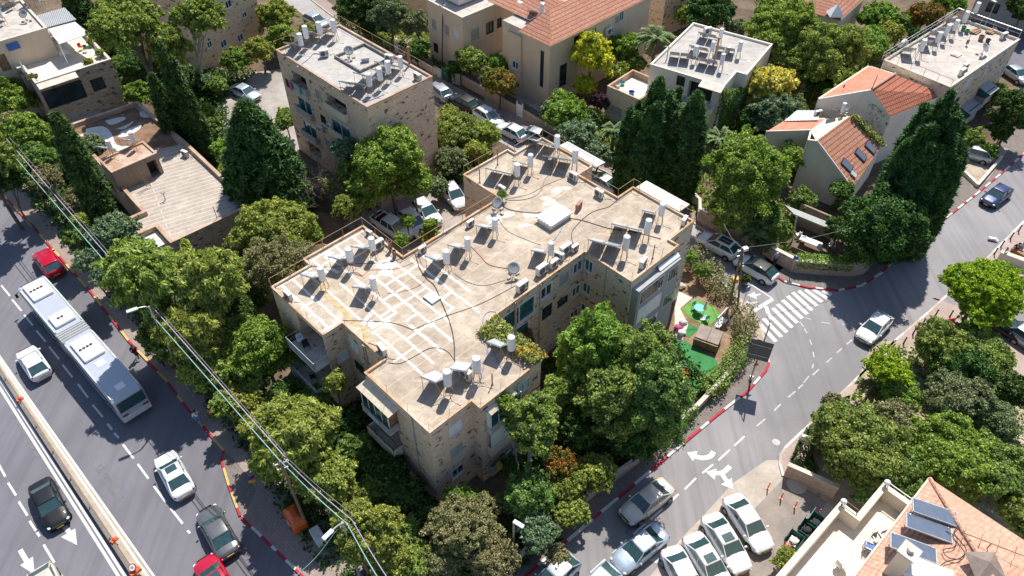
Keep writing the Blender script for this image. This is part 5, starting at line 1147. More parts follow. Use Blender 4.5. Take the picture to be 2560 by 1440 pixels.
# --- big house with the orange roof
h7=8.9;F7=frame_from(Z2(1565,330),Z2(2225,5),h7)
c7=F7.uv(*Z2(1345,222),h7)[1];L7=F7.uv(*Z2(2225,5),h7)[0]+3
def q7(u,v,z):return F7.p3(u,v,z)
t7=F7.uv(*Z2(1220,250),8.3)[1]
B7=Bld('tiled_house','large beige house with an orange-pink tiled hip roof and a corner terrace',F7,[(.3,-.3),(L7,-.3),(L7,-8.3),(.3,-8.3)],h7,'plaster_beige','roof_pale',par=.0)
for x,y,w_,hh,st in ((1785,290,2.4,1.4,'sl'),(1892,230,.9,1.0,'te'),(2095,120,.9,1.3,'te'),(2060,145,.7,.9,'sh'),(1660,560,1.3,3.0,'dn'),(1690,640,1.2,2.2,'dn')):B7.win(0,*Z2(x,y),w_,hh,st)
B7.ops[3].append((B7.wl(3)-1.5,B7.wl(3)-.9,2.6,7.4,'dn'));B7.finish();R7=B7.root
ub,vb=0,c7
E7=.0;rise=2.0;hw=abs(c7) if abs(c7)>3 else 4.2;DD=8.0
A0,A1,A2,A3=q7(-.3,.35,h7),q7(L7+.3,.35,h7),q7(L7+.3,-DD,h7),q7(-.3,c7,h7)
r0,r1=q7(3.6,-DD*.45,h7+rise),q7(L7-1,-DD*.45,h7+rise)
w0=q7(3.3,c7,h7);w1=q7(3.3,-13,h7);w2=q7(8.6,-13,h7);w3=q7(8.6,-DD,h7);wr=q7(5.9,-DD*.45,h7+rise);wr2=q7(5.9,-13,h7+rise*.8)
slab_faces('roof',[[A0,A1,r1,r0],[A0,r0,q7(3.6,c7,h7+.02) if False else r0,A3] if False else [A0,r0,A3],[A3,r0,r1,A2]],'tiles',R7,.15,'white_frame')
slab_faces('roof',[[q7(2.2,c7-.6,h7+.35),wr,wr2,q7(2.2,-13,h7+.35)],[wr,q7(9.5,c7-.6,h7+.35),q7(9.5,-13,h7+.35),wr2]],'tiles',R7,.15,'white_frame')
for (u,v,s_) in ((6.2,-7.2,1.0),(10.5,-5.5,.8)):mb=MB();mb.fbox(F7,u,u+1.0*s_,v-.5,v+.5,h7+.5,h7+3.0*s_+.3);c=mb.build('chimney',M['coping_brick'],R7);mb=MB();mb.fbox(F7,u-.1,u+1.1*s_,v-.6,v+.6,h7+3*s_+.302,h7+3*s_+.45);mb.build('cap',M['tiles_flat'],c)
# its terrace wing to the left
tp=[Z2(1380,345),Z2(1218,255),Z2(1300,200),Z2(1470,270)]
tu0,tv0=F7.uv(*Z2(1380,345),8.0);tu1,tv1=F7.uv(*Z2(1218,250),8.0)
bt=Bld('x','x',F7,[(.0,c7+.1),(.0,tv1),(5.5,tv1),(5.5,c7+.1)],8.0,'plaster_beige','terrace_tile',par=.7,pw=.2);bpy.data.objects.remove(bt.root);bt.root=R7
bt.win(0,*Z2(1305,485),1.1,1.1,'te');bt.finish();rail(R7,[F7.p(.1,c7),F7.p(.1,tv1+.1),F7.p(5.4,tv1+.1)],.5,8.0,1.2,'galvanised',.03)
heater(*Z2(1503,160),8.9,'tank above the terrace of the orange-roofed house',s=1.1);t,zz=B7.onwall(0,*Z2(1985,230));p=B7.pt(0,t,0,.35 if not B7.flip else .35);ac_at(p,zz-.4,math.degrees(F7.ang),'air conditioner on the side wall under the orange eaves',1.2)
p=F7.p3(2.6,c7-1.5,7.35);ac_at(p,7.35,60,'air conditioner in the corner of the small roof terrace',1.3)
# --- white flat-roofed house in the upper right
h8=7.2;F8=frame_from(Z2(2310,478),(1733.6,57),h8);D8=F8.uv(1733.6,57,h8)[0];W8=F8.uv(1918,126,h8)[1];w8=F8.uv(1824,203,h8)
B8=Bld('white_house','white plaster house in the upper right with crowded tanks on its flat roof',F8,[(0,0),(D8,0),(D8,W8),(3.8,W8),(3.8,W8-1.2),(0,W8-1.2),(0,8.4),(0,4.6)],h8,'plaster_white','roof_grey','plaster_white',par=.22,pw=.18)
B8.ops[6].append((.5,3.4,4.3,6.7,'open')) if B8.wl(6)>3.6 else None
B8.win(7,*Z3(60,620),1.0,1.2,'dk');B8.win(5,*Z3(300,760),1.0,1.2,'dk');B8.win(3,*Z3(560,470),1.0,1.2,'dn');B8.finish();R8=B8.root;zr8=h8-.22
b=balcony(R8,F8,-1.6,-.003,4.6,8.6,4.2,0);solid_front(b,F8,-1.6,-.003,4.6,8.6,4.202,4.7,'plaster_white','-u',.1)
slab_faces('canopy',[[F8.p3(0,6.5,h8+.06),F8.p3(-1.2,6.5,h8-.2),F8.p3(-1.2,9.2,h8-.2),F8.p3(0,9.2,h8+.06)]],'coping_pale',R8,.1)
for x,y,two_,lab in [(100,470,True,'leftmost tank on the white house'),(228,430,True,'tank standing left of the tall flue on the white house'),(290,330,True,'rearmost tank behind the tall flue on the white house'),(298,530,True,'front tank of the white house, its collector over the canopy'),(430,430,True,'rightmost tank on the white house')]:heater(*Z3(x,y),zr8,lab,two_,s=.95)
ac(*Z3(200,255),zr8,20,'air conditioner at the rear parapet of the white house',1.1);ac(*Z3(350,400),zr8,60,'air conditioner between two tanks of the white house',.9)
p=at(*Z3(255,460),zr8);mb=MB();mb.cyl((*p,zr8),(*p,zr8+2.9),.13,n=10);mb.cyl((*p,zr8+2.9),(*p,zr8+3.1),.2,n=10);tag(mb.build('flue_pipe',M['rust_leg']),'tall slim flue rising from the roof of the white house','chimney')
p=at(*Z2(2405,610),4.0);mb=MB();mb.cyl((*p,0),(*p,8.6),.06,n=8);mb.box((*p,8.6),(.9,.05,.05));tag(mb.build('antenna_pole',M['galvanised']),'tall pale pole against the white house above the cypresses','pole')
h8b=4.6;F8b=frame_from(Z2(2230,745),Z2(1990,640),h8b);ub=F8b.uv(*Z2(1990,640),h8b)[0];vb=F8b.uv(*Z2(2180,520),h8b)[1]
B8b=Bld('terrace_annex','small beige annex with a walled roof terrace left of the white house',F8b,[(0,0),(ub,0),(ub,vb),(0,vb)],h8b,'plaster_beige','terrace_tile','coping_brick',par=.7,pw=.2)
B8b.win(0,*Z2(2055,830),1.6,1.2,'sh');B8b.finish()
for x,y,m,lab in ((2065,635,'white_metal','white plastic crate on the annex terrace'),(2100,620,'cloth_teal','teal bundle on the annex terrace'),(2170,690,'blue_plastic','blue tub on the annex terrace')):p=at(*Z2(x,y),4.1);mb=MB();mb.lathe((*p,3.91),[(.25,0),(.38,.35),(.34,.36),(.22,.05)],10);tag(mb.build('tub',M[m]),lab,'container')
# --- tiled roof at the top right of the middle
h9=6.0;F9=frame_from(Z3(1185,145),Z3(560,-40),h9)
P9=lambda x,y,z:at3(*Z3(x,y),z)
B9=Bld('tiled_house','house at the top edge, its dusky red roof carrying a small white pyramid',F9,[(0,0),(F9.uv(*Z3(570,0),h9)[0],0),(F9.uv(*Z3(570,0),h9)[0],9.5),(0,9.5)],h9,'plaster_white','roof_pale',par=0,z0=-.1)
B9.finish();L9=F9.uv(*Z3(570,0),h9)[0]
sgn=1 if F9.uv(*Z3(1480,0),h9)[1]>0 else-1;D9=abs(F9.uv(*Z3(1480,0),h9)[1])*sgn
bpy.data.objects.remove([c for c in B9.root.children if c.name.startswith('wall')][0]);bpy.data.objects.remove([c for c in B9.root.children if c.name.startswith('roof')][0])
B9b=Bld('x','x',F9,[(0,0),(L9,0),(L9,D9),(0,D9)],h9,'plaster_white','roof_pale',par=0);bpy.data.objects.remove(B9b.root);B9b.root=B9.root;B9b.finish()
g9=lambda u,v,z:F9.p3(u,v,z)
slab_faces('roof',[[g9(-.3,-.3*sgn,h9),g9(L9+.3,-.3*sgn,h9),g9(L9*.75,D9*.5,h9+2.2),g9(L9*.25,D9*.5,h9+2.2)],[g9(-.3,D9+.3*sgn,h9),g9(L9+.3,D9+.3*sgn,h9),g9(L9*.75,D9*.5,h9+2.2),g9(L9*.25,D9*.5,h9+2.2)],[g9(-.3,-.3*sgn,h9),g9(L9*.25,D9*.5,h9+2.2),g9(-.3,D9+.3*sgn,h9)]],'tiles',B9.root,.15,'white_frame')
c=P9(1160,85,6.9);mb=MB();mb.add([(c[0]-.9,c[1]-.9,6.5),(c[0]+.9,c[1]-.9,6.5),(c[0]+.9,c[1]+.9,6.5),(c[0]-.9,c[1]+.9,6.5),(c[0],c[1],7.9)],[[0,1,4],[1,2,4],[2,3,4],[3,0,4],[3,2,1,0]]);mb.build('roof_light',M['white_metal'],B9.root)
# --- flat building at the right
h10=8.0;F10=frame_from(Z3(2012,650),Z3(2530,292),h10);U10=F10.uv(*Z3(2530,292),h10)[0];V10=F10.uv(*Z3(1490,462),h10)[1]
B10=Bld('apartment_block','long stone block at the right with tanks in a row along its flat roof',F10,[(0,0),(U10,0),(U10,V10),(0,V10)],h10,'stone_grey','roof_pale','coping_pale',par=.25,pw=.2)
for x,y,w_,hh,st in ((2140,620,1.0,1.4,'bl'),(2280,520,1.0,1.4,'bl'),(2110,820,1.1,1.4,'sl'),(2330,430,1.0,1.3,'bl'),(2420,390,1.0,1.2,'sl'),(2400,520,1.0,1.2,'sl'),(2040,780,1.6,1.6,'dk')):B10.win(0,*Z3(x,y),w_,hh,st)
B10.finish();R10=B10.root;zr10=h10-.25
for x,y,zz,w_ in ((2250,650,6.3,2.4),(2120,790,3.4,3.0)):
 t,zc=B10.onwall(0,*Z3(x,y));
 q=[B10.pt(0,t-w_/2,zc+.5,.03),B10.pt(0,t+w_/2,zc+.5,.03),B10.pt(0,t+w_/2,zc+.1,1.5),B10.pt(0,t-w_/2,zc+.1,1.5)];slab_faces('awning',[q],'corrugated_grey',R10,.06)
 mb=MB();c=B10.pt(0,t,zc-1.0,.6);mb.box((c[0],c[1],zc-1.2),(w_*.9,1.1,1.0),F10.ang);q=mb.build('balcony',M['plaster_grey'],R10);mb=MB();mb.box((c[0],c[1],zc-.2),(w_*.85,1.0,.9),F10.ang);mb.build('pane',M['teal_glass'],q)
rl=[F10.p(0,0),F10.p(0,V10),F10.p(U10,V10),F10.p(U10,0)];rail(R10,[(p[0],p[1]) for p in rl[0:2]],.9,h10,1.6,'rust_leg',.025);rail(R10,[F10.p(-.2,V10*1.02),F10.p(U10+.3,V10*1.02),F10.p(U10+.3,-.3)],.9,h10,1.6,'galvanised',.035,1)
for x,y,two_,lab in [(1765,440,False,'nearest tank of the row on the long right block'),(1890,370,False,'second tank of the row on the long right block'),(1950,320,False,'third tank of the row on the long right block, with a red band'),(2015,280,False,'fourth tank of the row on the long right block'),(2085,225,False,'fifth tank of the row on the long right block'),(2170,150,False,'farthest tank of the row, at the top of the long right block')]:heater(*Z3(x,y),zr10,lab,two_,s=1.05)
for x,y,rz,lab in [(1650,350,45,'air conditioner on the left edge of the long right block'),(2115,520,40,'air conditioner at the wall side of the long right block, near the front'),(2090,560,40,'darker unit beside the front air conditioner of the long right block'),(2400,290,30,'flat white unit at the far right corner of the long right block')]:ac(*Z3(x,y),zr10,rz,lab,1.0)
dish(*Z3(2240,415),zr10,'dark satellite dish on the wall side of the long right block',40,1.1)
for x,y,m,lab,s in ((2105,225,'green_plastic','dark green pot among the far tanks, left one',1),(2130,250,'green_plastic','dark green pot among the far tanks, right one',1),(2235,300,'rust','brown barrel on the long right roof',1.2),(2285,320,'dark_metal','black pot beside the brown barrel',1)):p=at(*Z3(x,y),zr10);mb=MB();mb.lathe((*p,zr10),[(.2*s,0),(.28*s,.5*s),(.24*s,.5*s),(.2*s,.2*s)],12);tag(mb.build('pot',M[m]),lab,'pot')
p=at(*Z3(2130,340),zr10);mb=MB();mb.cyl((*p,zr10),(*p,zr10+1.4),.03,n=6);mb.box((p[0],p[1],zr10+.5),(.25,.2,.5),.4);tag(mb.build('garden_post',M['rust']),'thin post with a bag in the middle of the long right roof','post')
p=at(*Z3(2055,410),zr10);mb=MB();mb.box((*p,zr10+.08),(1.1,.9,.14),F10.ang);mb.box((*p,zr10+.17),(.8,.6,.05),F10.ang);tag(mb.build('roof_hatch',M['coping_pale']),'low pale hatch in the middle of the long right roof','hatch')
for x,y,lab in ((2195,240,'dark wheelbarrow lying on the far roof end'),(2315,240,'heap of planks in a low wooden frame at the far roof end')):p=at(*Z3(x,y),zr10);mb=MB();mb.box((*p,zr10+.2),(1.6,.5,.12),.6);mb.box((p[0],p[1],zr10+.1),(1.3,.9,.14),.7);mb.cyl((p[0]-.9,p[1]-.5,zr10+.2),(p[0]+.8,p[1]+.6,zr10+.35),.04,n=6);tag(mb.build('plank_heap',M['wood']),lab,'planks')
# --- the two tiled houses at the right
def gable_house(name,label,faces,walls,roofmat,wallmat,loc):
 r=empty(name,loc,label,'house')
 for f,m in faces:slab_faces('roof',[f],m,r,.14,'white_frame')
 for f,m in walls:wall_face('wall',f,m,r)
 return r
g=lambda x,y,z:at3(*Z3(x,y),z)
def down(p,z=-.1):return (p[0],p[1],z)
a,b,c,d=g(1040,735,6.4),g(1410,492,6.4),g(1602,552,8.8),g(1425,668,8.8)
e1,e2=g(1970,702,6.4),g(1568,868,6.4)
# keep the slopes square to the ridge
R11=gable_house('tiled_house','cream house with one flat and one ribbed orange roof slope, ivy in its gable',[([a,d,c,b],'tiles_flat'),([d,e2,e1,c],'tiles_bright')],[([down(a),down(e2),e2,d,a],'plaster_white'),([down(e2),down(e1),e1,e2],'plaster_white'),([down(a),a,b,down(b)],'plaster_cream'),([down(b),b,c,e1,down(e1)],'plaster_cream')],'','',down(d,0))
mb=MB();mb.tube([(d[0],d[1],8.9),(c[0],c[1],8.9)],.14,6);mb.build('ridge_cap',M['tiles_pale'],R11);mb=MB();mb.cyl((d[0],d[1],8.8),(d[0]+.2,d[1]+.2,10.4),.05,n=6);mb.build('vent_stack',M['galvanised'],R11)
mb=MB()
for x,y in ((1480,575),(1422,608),(1372,640),(1222,640),(1290,690)):
 u=(x-1040)/560;p=g(x,y,7.6);mb.cyl((p[0],p[1],p[2]-.2),(p[0],p[1],p[2]+.15),.09,n=6)
mb.build('roof_vent',M['rust'],R11)
mb=MB()
for x,y in ((1640,632),(1565,688),(1510,722)):p=g(x,y,7.7);mb.cyl((p[0],p[1],p[2]-.2),(p[0],p[1],p[2]+.2),.1,n=6)
mb.build('roof_vent',M['rust'],R11)
creeper('ivy',[down(e2,.2),down(d,.2),(d[0],d[1],7.8),(e2[0],e2[1],6.2)],'ivy','ivy covering the shaded right half of the cream gable','ivy',.14,.25,.9,.3)
creeper('ivy',[down(d,4.4),down(a,4.4),(a[0],a[1],5.4),(d[0],d[1],6.0)],'ivy','band of ivy across the sunlit left half of the cream gable','ivy',.14,.2,.8,.6)
# lower house
ra,rb,rc_=g(1015,1048,6.6),g(1258,868,6.6),g(1490,1100,3.8)
U=(Vector(rc_)-Vector(rb));V_=(Vector(ra)-Vector(rb));nn=V_.cross(U).normalized();nn=nn if nn.z>0 else-nn
def onslope(px,py):
 d_=Vector(ray(*Z3(px,py)));o=Vector((0,0,H0));k=(Vector(ra)-o).dot(nn)/d_.dot(nn);return o+d_*k
rd=tuple(onslope(1282,1405));print('rd',rd,rc_)
la,lb,lc,ld=g(642,980,4.6),g(785,893,4.6),g(1082,885,5.2),g(968,970,5.2)
R12=gable_house('tiled_house','grey-white rendered house with a steep tiled roof and three dark roof windows',[([rd,rc_,rb,ra],'tiles'),([la,ld,lc,lb],'tiles_flat')],
 [([down(rd),down(g(950,1040,6.5)),g(950,1040,6.5),ra,rd],'plaster_white'),([down(rd),down(rc_),rc_,rd],'plaster_white'),([down(la),down(ld),ld,la],'plaster_white'),([down(ld),down(g(950,1040,6.5)),g(950,1040,6.5),ld],'plaster_cream'),([down(lb),lb,lc,down(lc)],'plaster_cream'),([down(rc_),rc_,rb,down(rb)],'plaster_cream'),([down(ra,2),ra,rb,down(rb,2)],'plaster_cream')],'','',down(ra,0))
slab_faces('valley_roof',[[ra,rb,lc,ld]],'plaster_cream',R12,.1);slab_faces('sheet_roof',[[g(775,900,4.75),g(870,820,5.0),g(1045,822,5.2),g(1030,893,5.3)]],'corrugated',R12,.06)
mb=MB();q=[Vector(ra),Vector(rd)];
mb.tube([ra,rd],.16,5);mb.tube([la,ld,g(1030,1000,6.0)],.1,5);mb.build('verge',M['plaster_white'],R12)
Un=U.normalized();Vn=nn.cross(Un).normalized();Mx=Matrix((Un,Vn,nn)).transposed()
for x,y in ((1240,1232),(1342,1155),(1415,1100)):
 p=onslope(x,y);mb=MB();mb.box(tuple(p+nn*.06),(1.5,.95,.14),M=Mx);k=mb.build('roof_window',M['dark_metal'],R12);mb=MB();mb.box(tuple(p+nn*.135),(1.3,.76,.02),M=Mx);mb.build('pane',M['panel_dark'],k)
p=onslope(1285,1300);mb=MB();mb.box(tuple(p+nn*.1),(.7,.5,.18),M=Mx);mb.build('roof_box',M['panel_grey'],R12)
v_,z_=0,0;pw_=at3(*Z3(1135,1400),2.2);mb=MB()
gw=(Vector(rd)-Vector(down(g(950,1040,6.5),rd[2]))).normalized();gn=Vector((gw.y,-gw.x,0));gn=gn if gn.y<0 else-gn
def ongable(px,py):
 d_=Vector(ray(*Z3(px,py)));o=Vector((0,0,H0));k=(Vector(rd)-o).dot(gn)/d_.dot(gn);return o+d_*k
p=ongable(1133,1398);mb.box(tuple(p+gn*.02),(.8,.1,.9),math.atan2(gw.y,gw.x));k=mb.build('window',M['white_frame'],R12);mb=MB()
for i in (-.19,.19):
 for j in (-.21,.21):c=p+gn*.08+gw*i;mb.box((c.x,c.y,c.z+j),(.3,.02,.34),math.atan2(gw.y,gw.x))
mb.build('pane',M['teal_glass'],k)
t=(g(950,1040,6.5));p=(Vector(ld)*.35+Vector(t)*.65);p.z=2.8;wn=(Vector(t)-Vector(ld));wn.z=0;wn.normalize();mb=MB();mb.box((p.x,p.y-.12,2.8),(.9,.12,1.2),math.atan2(wn.y,wn.x));k=mb.build('window',M['teal_glass'],R12)
creeper('ivy',[rb,rc_,(rc_[0]+.7,rc_[1]+.5,rc_[2]-.1),(rb[0]+.7,rb[1]+.5,rb[2]-.1)],'vine','green ivy ridge running along the upper right edge of the roof with three roof windows','ivy',.15,.45,1.8,.1)
creeper('ivy',[down(rd,.2),down(ongable(1180,1360),.2) if False else (rd[0]-1.6,rd[1]-.3,.2),(rd[0]-1.0,rd[1]-.2,3.0),(rd[0],rd[1],3.3)],'ivy','ivy climbing the lower corner of the grey-white gable','ivy',.14,.3,1.2,.2)
heater(*Z3(1190,880),6.0,'tank behind the ridge between the two tiled wings',s=.8);dish(*Z3(1215,850),6.2,'satellite dish near the tank between the tiled wings',0,.9);ac(*Z3(1020,865),5.0,20,'air conditioner behind the pink roof wing',.9)
ac(*Z3(1460,890),3.3,60,'large white unit overgrown with ivy between the tiled houses',1.6)
# porch below it, its shade painted in by darker wall and roof plaster
pc=W([(1945,520),(2065,600)]);mb=MB();a_,b_=at3(1965,508,3.0),at3(2070,560,3.0);mb.cyl(at3(1981,600,0),at3(1992,540,3.0),.09,n=8)
r=empty('porch',(at(1990,570)[0],at(1990,570)[1],0),'shaded white porch with a pillar below the grey-white gable','porch');mb.build('pillar',M['plaster_white'],r);slab_faces('porch_roof',[[at3(1962,512,3.1),at3(1985,535,3.1),at3(2075,572,3.1),at3(2070,555,3.1)]],'plaster_grey',r,.15)
wall_face('wall',[at3(1985,560,0),(at(1985,560)[0],at(1985,560)[1],2.7),(at(2075,600)[0],at(2075,600)[1],2.7),at3(2075,600,0)],'plaster_dirty_shade',r)
for px,py,rz,lab in ((1996,587,200,'white plastic chair behind the white table in the shaded yard'),(2008,596,160,'second white plastic chair behind the white table'),(2049,622,20,'white plastic chair before the white table in the shaded yard'),(2078,615,-40,'white plastic chair at the end of the shaded yard')):p=at(px,py,.4);plastic_chair(p[0],p[1],.02,rz,'white_metal',lab)
p=at(2028,604,.7);garden_table(p[0],p[1],.02,.5,'white_metal','long white table in the shaded yard',-35,sq=(2.2,.8))
# --- bottom right corner building
z13=9.5;F13=frame_from((1942,1440),(2101,1255.6),z13)
P13=[(1942,1440),(2101,1255.6),(2140,1291),(2207,1207),(2290,1252)]
uv13=[F13.uv(x,y,z13) for x,y in P13];u0,v0=uv13[0];u1=uv13[1][0];v2=uv13[2][1];u3=uv13[3][0]
B13=Bld('terrace_house','cream building at the lower right with a walled roof terrace and globe lamps',F13,[(-8,0),(u1,0),(u1,v2),(u3,v2),(u3,v2+12),(-8,v2+12)],z13,'plaster_cream','terrace_tile','plaster_cream',par=1.1,pw=.32)
B13.finish();R13=B13.root;zf13=z13-1.1
ap,l1,l2,rr_=at3(2328,1195,11.4),at3(2177,1397,11.2),at3(2190,1480,11.2),at3(2562,1343,11.4)
rg1=at3(2460,1400,12.6)
e0=at3(2325,1196,11.0);e1=at3(2170,1400,11.0);e2=at3(2100,1490,11.0);rgA=at3(2400,1270,12.2);rgB=at3(2480,1440,13.4);rgC=at3(2500,1540,13.6);f0=at3(2620,1390,11.0)
slab_faces('roof',[[e0,e1,e2,rgC,rgB]],'tiles_pale',R13,.15,'tiles_pale');slab_faces('roof',[[e0,rgB,rgC,f0]],'tiles_pale',R13,.15,'tiles_pale')
mb=MB();mb.tube([e0,rgB,rgC],.12,6);mb.build('ridge_cap',M['tiles_pale'],R13)
wall_face('wall',[(e0[0],e0[1],zf13),e0,e2,(e2[0],e2[1],zf13)],'plaster_cream',R13,.1)
rail(R13,[F13.p(u1+.05,.2),F13.p(u1+.05,v2-.1)],.35,z13+.05,1.2,'rust',.03);rail(R13,[F13.p(u3-.16,v2+.3),F13.p(u3-.16,v2+3.2)],.5,z13+.05,1.2,'white_metal',.04)
for q,lab in ((F13.p(u1-.16,.16),'white globe lamp on the left corner of the cream parapet'),(F13.p(u3-.16,v2+.16),'white globe lamp on the far corner of the cream parapet')):
 r=empty('globe_lamp',(q[0],q[1],z13+.05),lab,'lamp');mb=MB();mb.cyl((*q,z13+.05),(*q,z13+.3),.06,n=8);mb.build('stem',M['dark_metal'],r);mb=MB();mb.ball((*q,z13+.48),.2,14);mb.build('globe',M['white_metal'],r,smooth=True)
sn=(Vector(rgB)-Vector(e0)).cross(Vector(e1)-Vector(e0)).normalized();sn=sn if sn.z>0 else-sn;se=(Vector(e1)-Vector(e0)).normalized();sp=sn.cross(se).normalized();Ms=Matrix((se,sp,sn)).transposed()
def onroof(px,py):
 d_=Vector(ray(px,py));o=Vector((0,0,H0));k=(Vector(e0)-o).dot(sn)/d_.dot(sn);return o+d_*k
for (x,y),lab in ((Z9(1875,980),'uppermost of the three solar panels on the pale tiled roof'),(Z9(1830,1095),'middle one of the three solar panels on the pale tiled roof'),(Z9(1715,1245),'lowest of the three solar panels, behind the square chimney')):
 p=onroof(x,y);M13=Matrix.Rotation(math.radians(-24),3,'Z');r=empty('solar_collector',tuple(p),lab,'solar panel','solar panels on the pale tiled roof');mb=MB();mb.box(tuple(p+Vector((0,0,.42))),(2.4,1.2,.08),M=M13 @ Matrix.Rotation(-.25,3,'X'));mb.build('frame',M['panel_frame'],r);mb=MB();mb.box(tuple(p+Vector((0,0,.465))),(2.3,1.1,.012),M=M13 @ Matrix.Rotation(-.25,3,'X'));mb.build('glazing',M['panel_dark'],r)
 mb=MB()
 for a in (-1,1):
  for b in (-.45,.45):q=M13 @ Vector((a,b,0));mb.cyl((p.x+q.x,p.y+q.y,p.z-.3),(p.x+q.x,p.y+q.y,p.z+.42),.025,n=5)
 mb.build('stand',M['galvanised'],r)
p=onroof(2235,1428);mb=MB();mb.fbox(F13,0,1,0,1,0,1) if False else mb.box((p.x,p.y,11.6),(.8,.8,4.6),F13.ang);c=mb.build('chimney',M['plaster_cream'],R13);mb=MB();mb.box((p.x,p.y,13.95),(.95,.95,.12),F13.ang);mb.cyl((p.x,p.y,14),(p.x,p.y,14.25),.18,n=10);mb.build('cap',M['coping_pale'],c)
for px,py,rz,lab in ((*Z9(1490,1090),200,'wire chair nearest the pale tiled roof, behind its twin'),(*Z9(1460,1150),20,'wire chair touching the terrace table'),(*Z9(1400,1215),60,'wire chair at the terrace edge of the group of three'),(*Z9(1195,1340),120,'wire chair standing alone on the cream terrace')):p=at(px,py,zf13+.4);plastic_chair(p[0],p[1],zf13,rz,'steel',lab)
p=at(*Z9(1220,1330),zf13+.6);garden_table(p[0],p[1],zf13,.32,'white_metal','small round white table on the cream terrace',0,.6);p=at(*Z9(1412,1195),zf13+.6);garden_table(p[0],p[1],zf13,.3,'cloth_blue','small table with a blue-white cloth between the wire chairs',0,.55)
cable('cable',[tuple(onroof(*Z9(x,y))+sn*.06) for x,y in ((2040,970),(2080,1050),(2040,1110),(2090,1180),(2130,1240),(2090,1300),(1980,1330),(1920,1380))],.03,'cable_black','dark cables drooping beside the solar panels');cable('cable',[tuple(onroof(*Z9(x,y))+sn*.06) for x,y in ((1980,1100),(2060,1150),(2040,1220),(1960,1240),(2000,1300),(2100,1310))],.025,'cable_black','second tangle of dark cables beside the solar panels')
p=onroof(*Z9(2320,1185));mb=MB();mb.tube([(p.x-1.4,p.y+.7,13.0),(p.x+1.4,p.y-.7,13.0)],.03,5)
for k in range(4):q=-1.2+k*.75;mb.cyl((p.x+q-.25,p.y-q*.5-.35,13.0),(p.x+q+.25,p.y-q*.5+.35,13.0),.02,n=4)
mb.cyl((p.x,p.y,12),(p.x,p.y,13.0),.03,n=5);tag(mb.build('antenna',M['rust']),'rusty television antenna over the pale tiled roof','antenna')
c=onroof(*Z9(2235,1370));mb=MB();mb.add([(c.x+.2-.8,c.y-.8,c.z+.2),(c.x+1.0,c.y-.8,c.z+.2),(c.x+1.0,c.y+.8,c.z+.2),(c.x-.6,c.y+.8,c.z+.2),(c.x+.2,c.y,c.z+.7)],[[0,1,4],[1,2,4],[2,3,4],[3,0,4],[3,2,1,0]]);mb.build('roof_dome',M['brown_cover'],R13)  # low brown pyramid standing for an open umbrella
mb=MB();p=onroof(*Z9(1830,1425));mb.box((p.x,p.y,p.z+.4),(2.4,1.2,.06),math.radians(-25));mb.box((p.x,p.y,p.z+.2),(2.3,1.1,.3),math.radians(-25));tag(mb.build('skylight_box',M['white_metal']),'white framed box light at the bottom edge of the pale tiled roof','skylight')
# far buildings
r=Bld('apartment_block','dim building behind the olive trees at the top edge',Frame(at(1010,60),math.radians(44)),[(0,0),(9,0),(9,-9),(0,-9)],7,'stone_tan','roof_pale',par=.2);r.win(3,3,4.5,1,1.2,'dk',False);r.win(3,6,4.5,1,1.2,'dk',False);r.finish()
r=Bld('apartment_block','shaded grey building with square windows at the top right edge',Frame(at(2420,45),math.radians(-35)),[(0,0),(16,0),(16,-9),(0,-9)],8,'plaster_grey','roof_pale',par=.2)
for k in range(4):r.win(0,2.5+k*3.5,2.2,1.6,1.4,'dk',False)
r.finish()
r=Bld('apartment_block','brown building with a dark green awning at the top edge right of the palm',Frame(at(1650,95),math.radians(40)),[(0,0),(12,0),(12,-9),(0,-9)],9,'stone_tan','roof_pale',par=.2);r.win(0,4,5,1.3,1.4,'dk',False);r.finish()
# ---------------------------------------------------------------- vehicles (nose towards +x)
def loft(mb,secs,cap=True):
 n=len(secs[0]);b=len(mb.v);vs=[p for s in secs for p in s];fs=[]
 for k in range(len(secs)-1):
  for i in range(n):fs.append([k*n+i,k*n+(i+1)%n,(k+1)*n+(i+1)%n,(k+1)*n+i])
 if cap:fs+=[list(range(n))[::-1],[(len(secs)-1)*n+i for i in range(n)]]
 mb.add(vs,fs)
SH={  # length, width, (x, z) of the belt line from tail to nose, then the cabin: rear foot, roof rear, roof front, windscreen foot, roof height
 'sedan':(4.65,1.8,[(0,.62),(.08,.92),(.9,1.0),(3.35,.95),(4.35,.76),(4.62,.55)],(.62,1.45,2.65,3.45,1.44)),
 'hatch':(4.25,1.78,[(0,.7),(.06,.98),(.6,1.02),(3.0,.97),(3.98,.8),(4.22,.56)],(.14,.95,2.3,3.2,1.48)),
 'suv':(4.5,1.86,[(0,.8),(.06,1.08),(.6,1.1),(3.2,1.06),(4.2,.92),(4.47,.62)],(.14,.8,2.4,3.35,1.64)),
 'pickup':(5.2,1.85,[(0,.95),(.05,1.05),(1.6,1.05),(3.95,1.06),(4.95,.98),(5.17,.65)],(1.62,1.85,3.25,4.0,1.76))}
def ring(x,w,zb,zt):
 r=.12;return [(x,-w*.9,zb),(x,-w,zb+.18),(x,-w*1.0,zt-.26),(x,-w*.965,zt-.1),(x,-w*.86,zt-.015),(x,-w*.4,zt+.015),(x,w*.4,zt+.015),(x,w*.86,zt-.015),(x,w*.965,zt-.1),(x,w*1.0,zt-.26),(x,w,zb+.18),(x,w*.9,zb)]
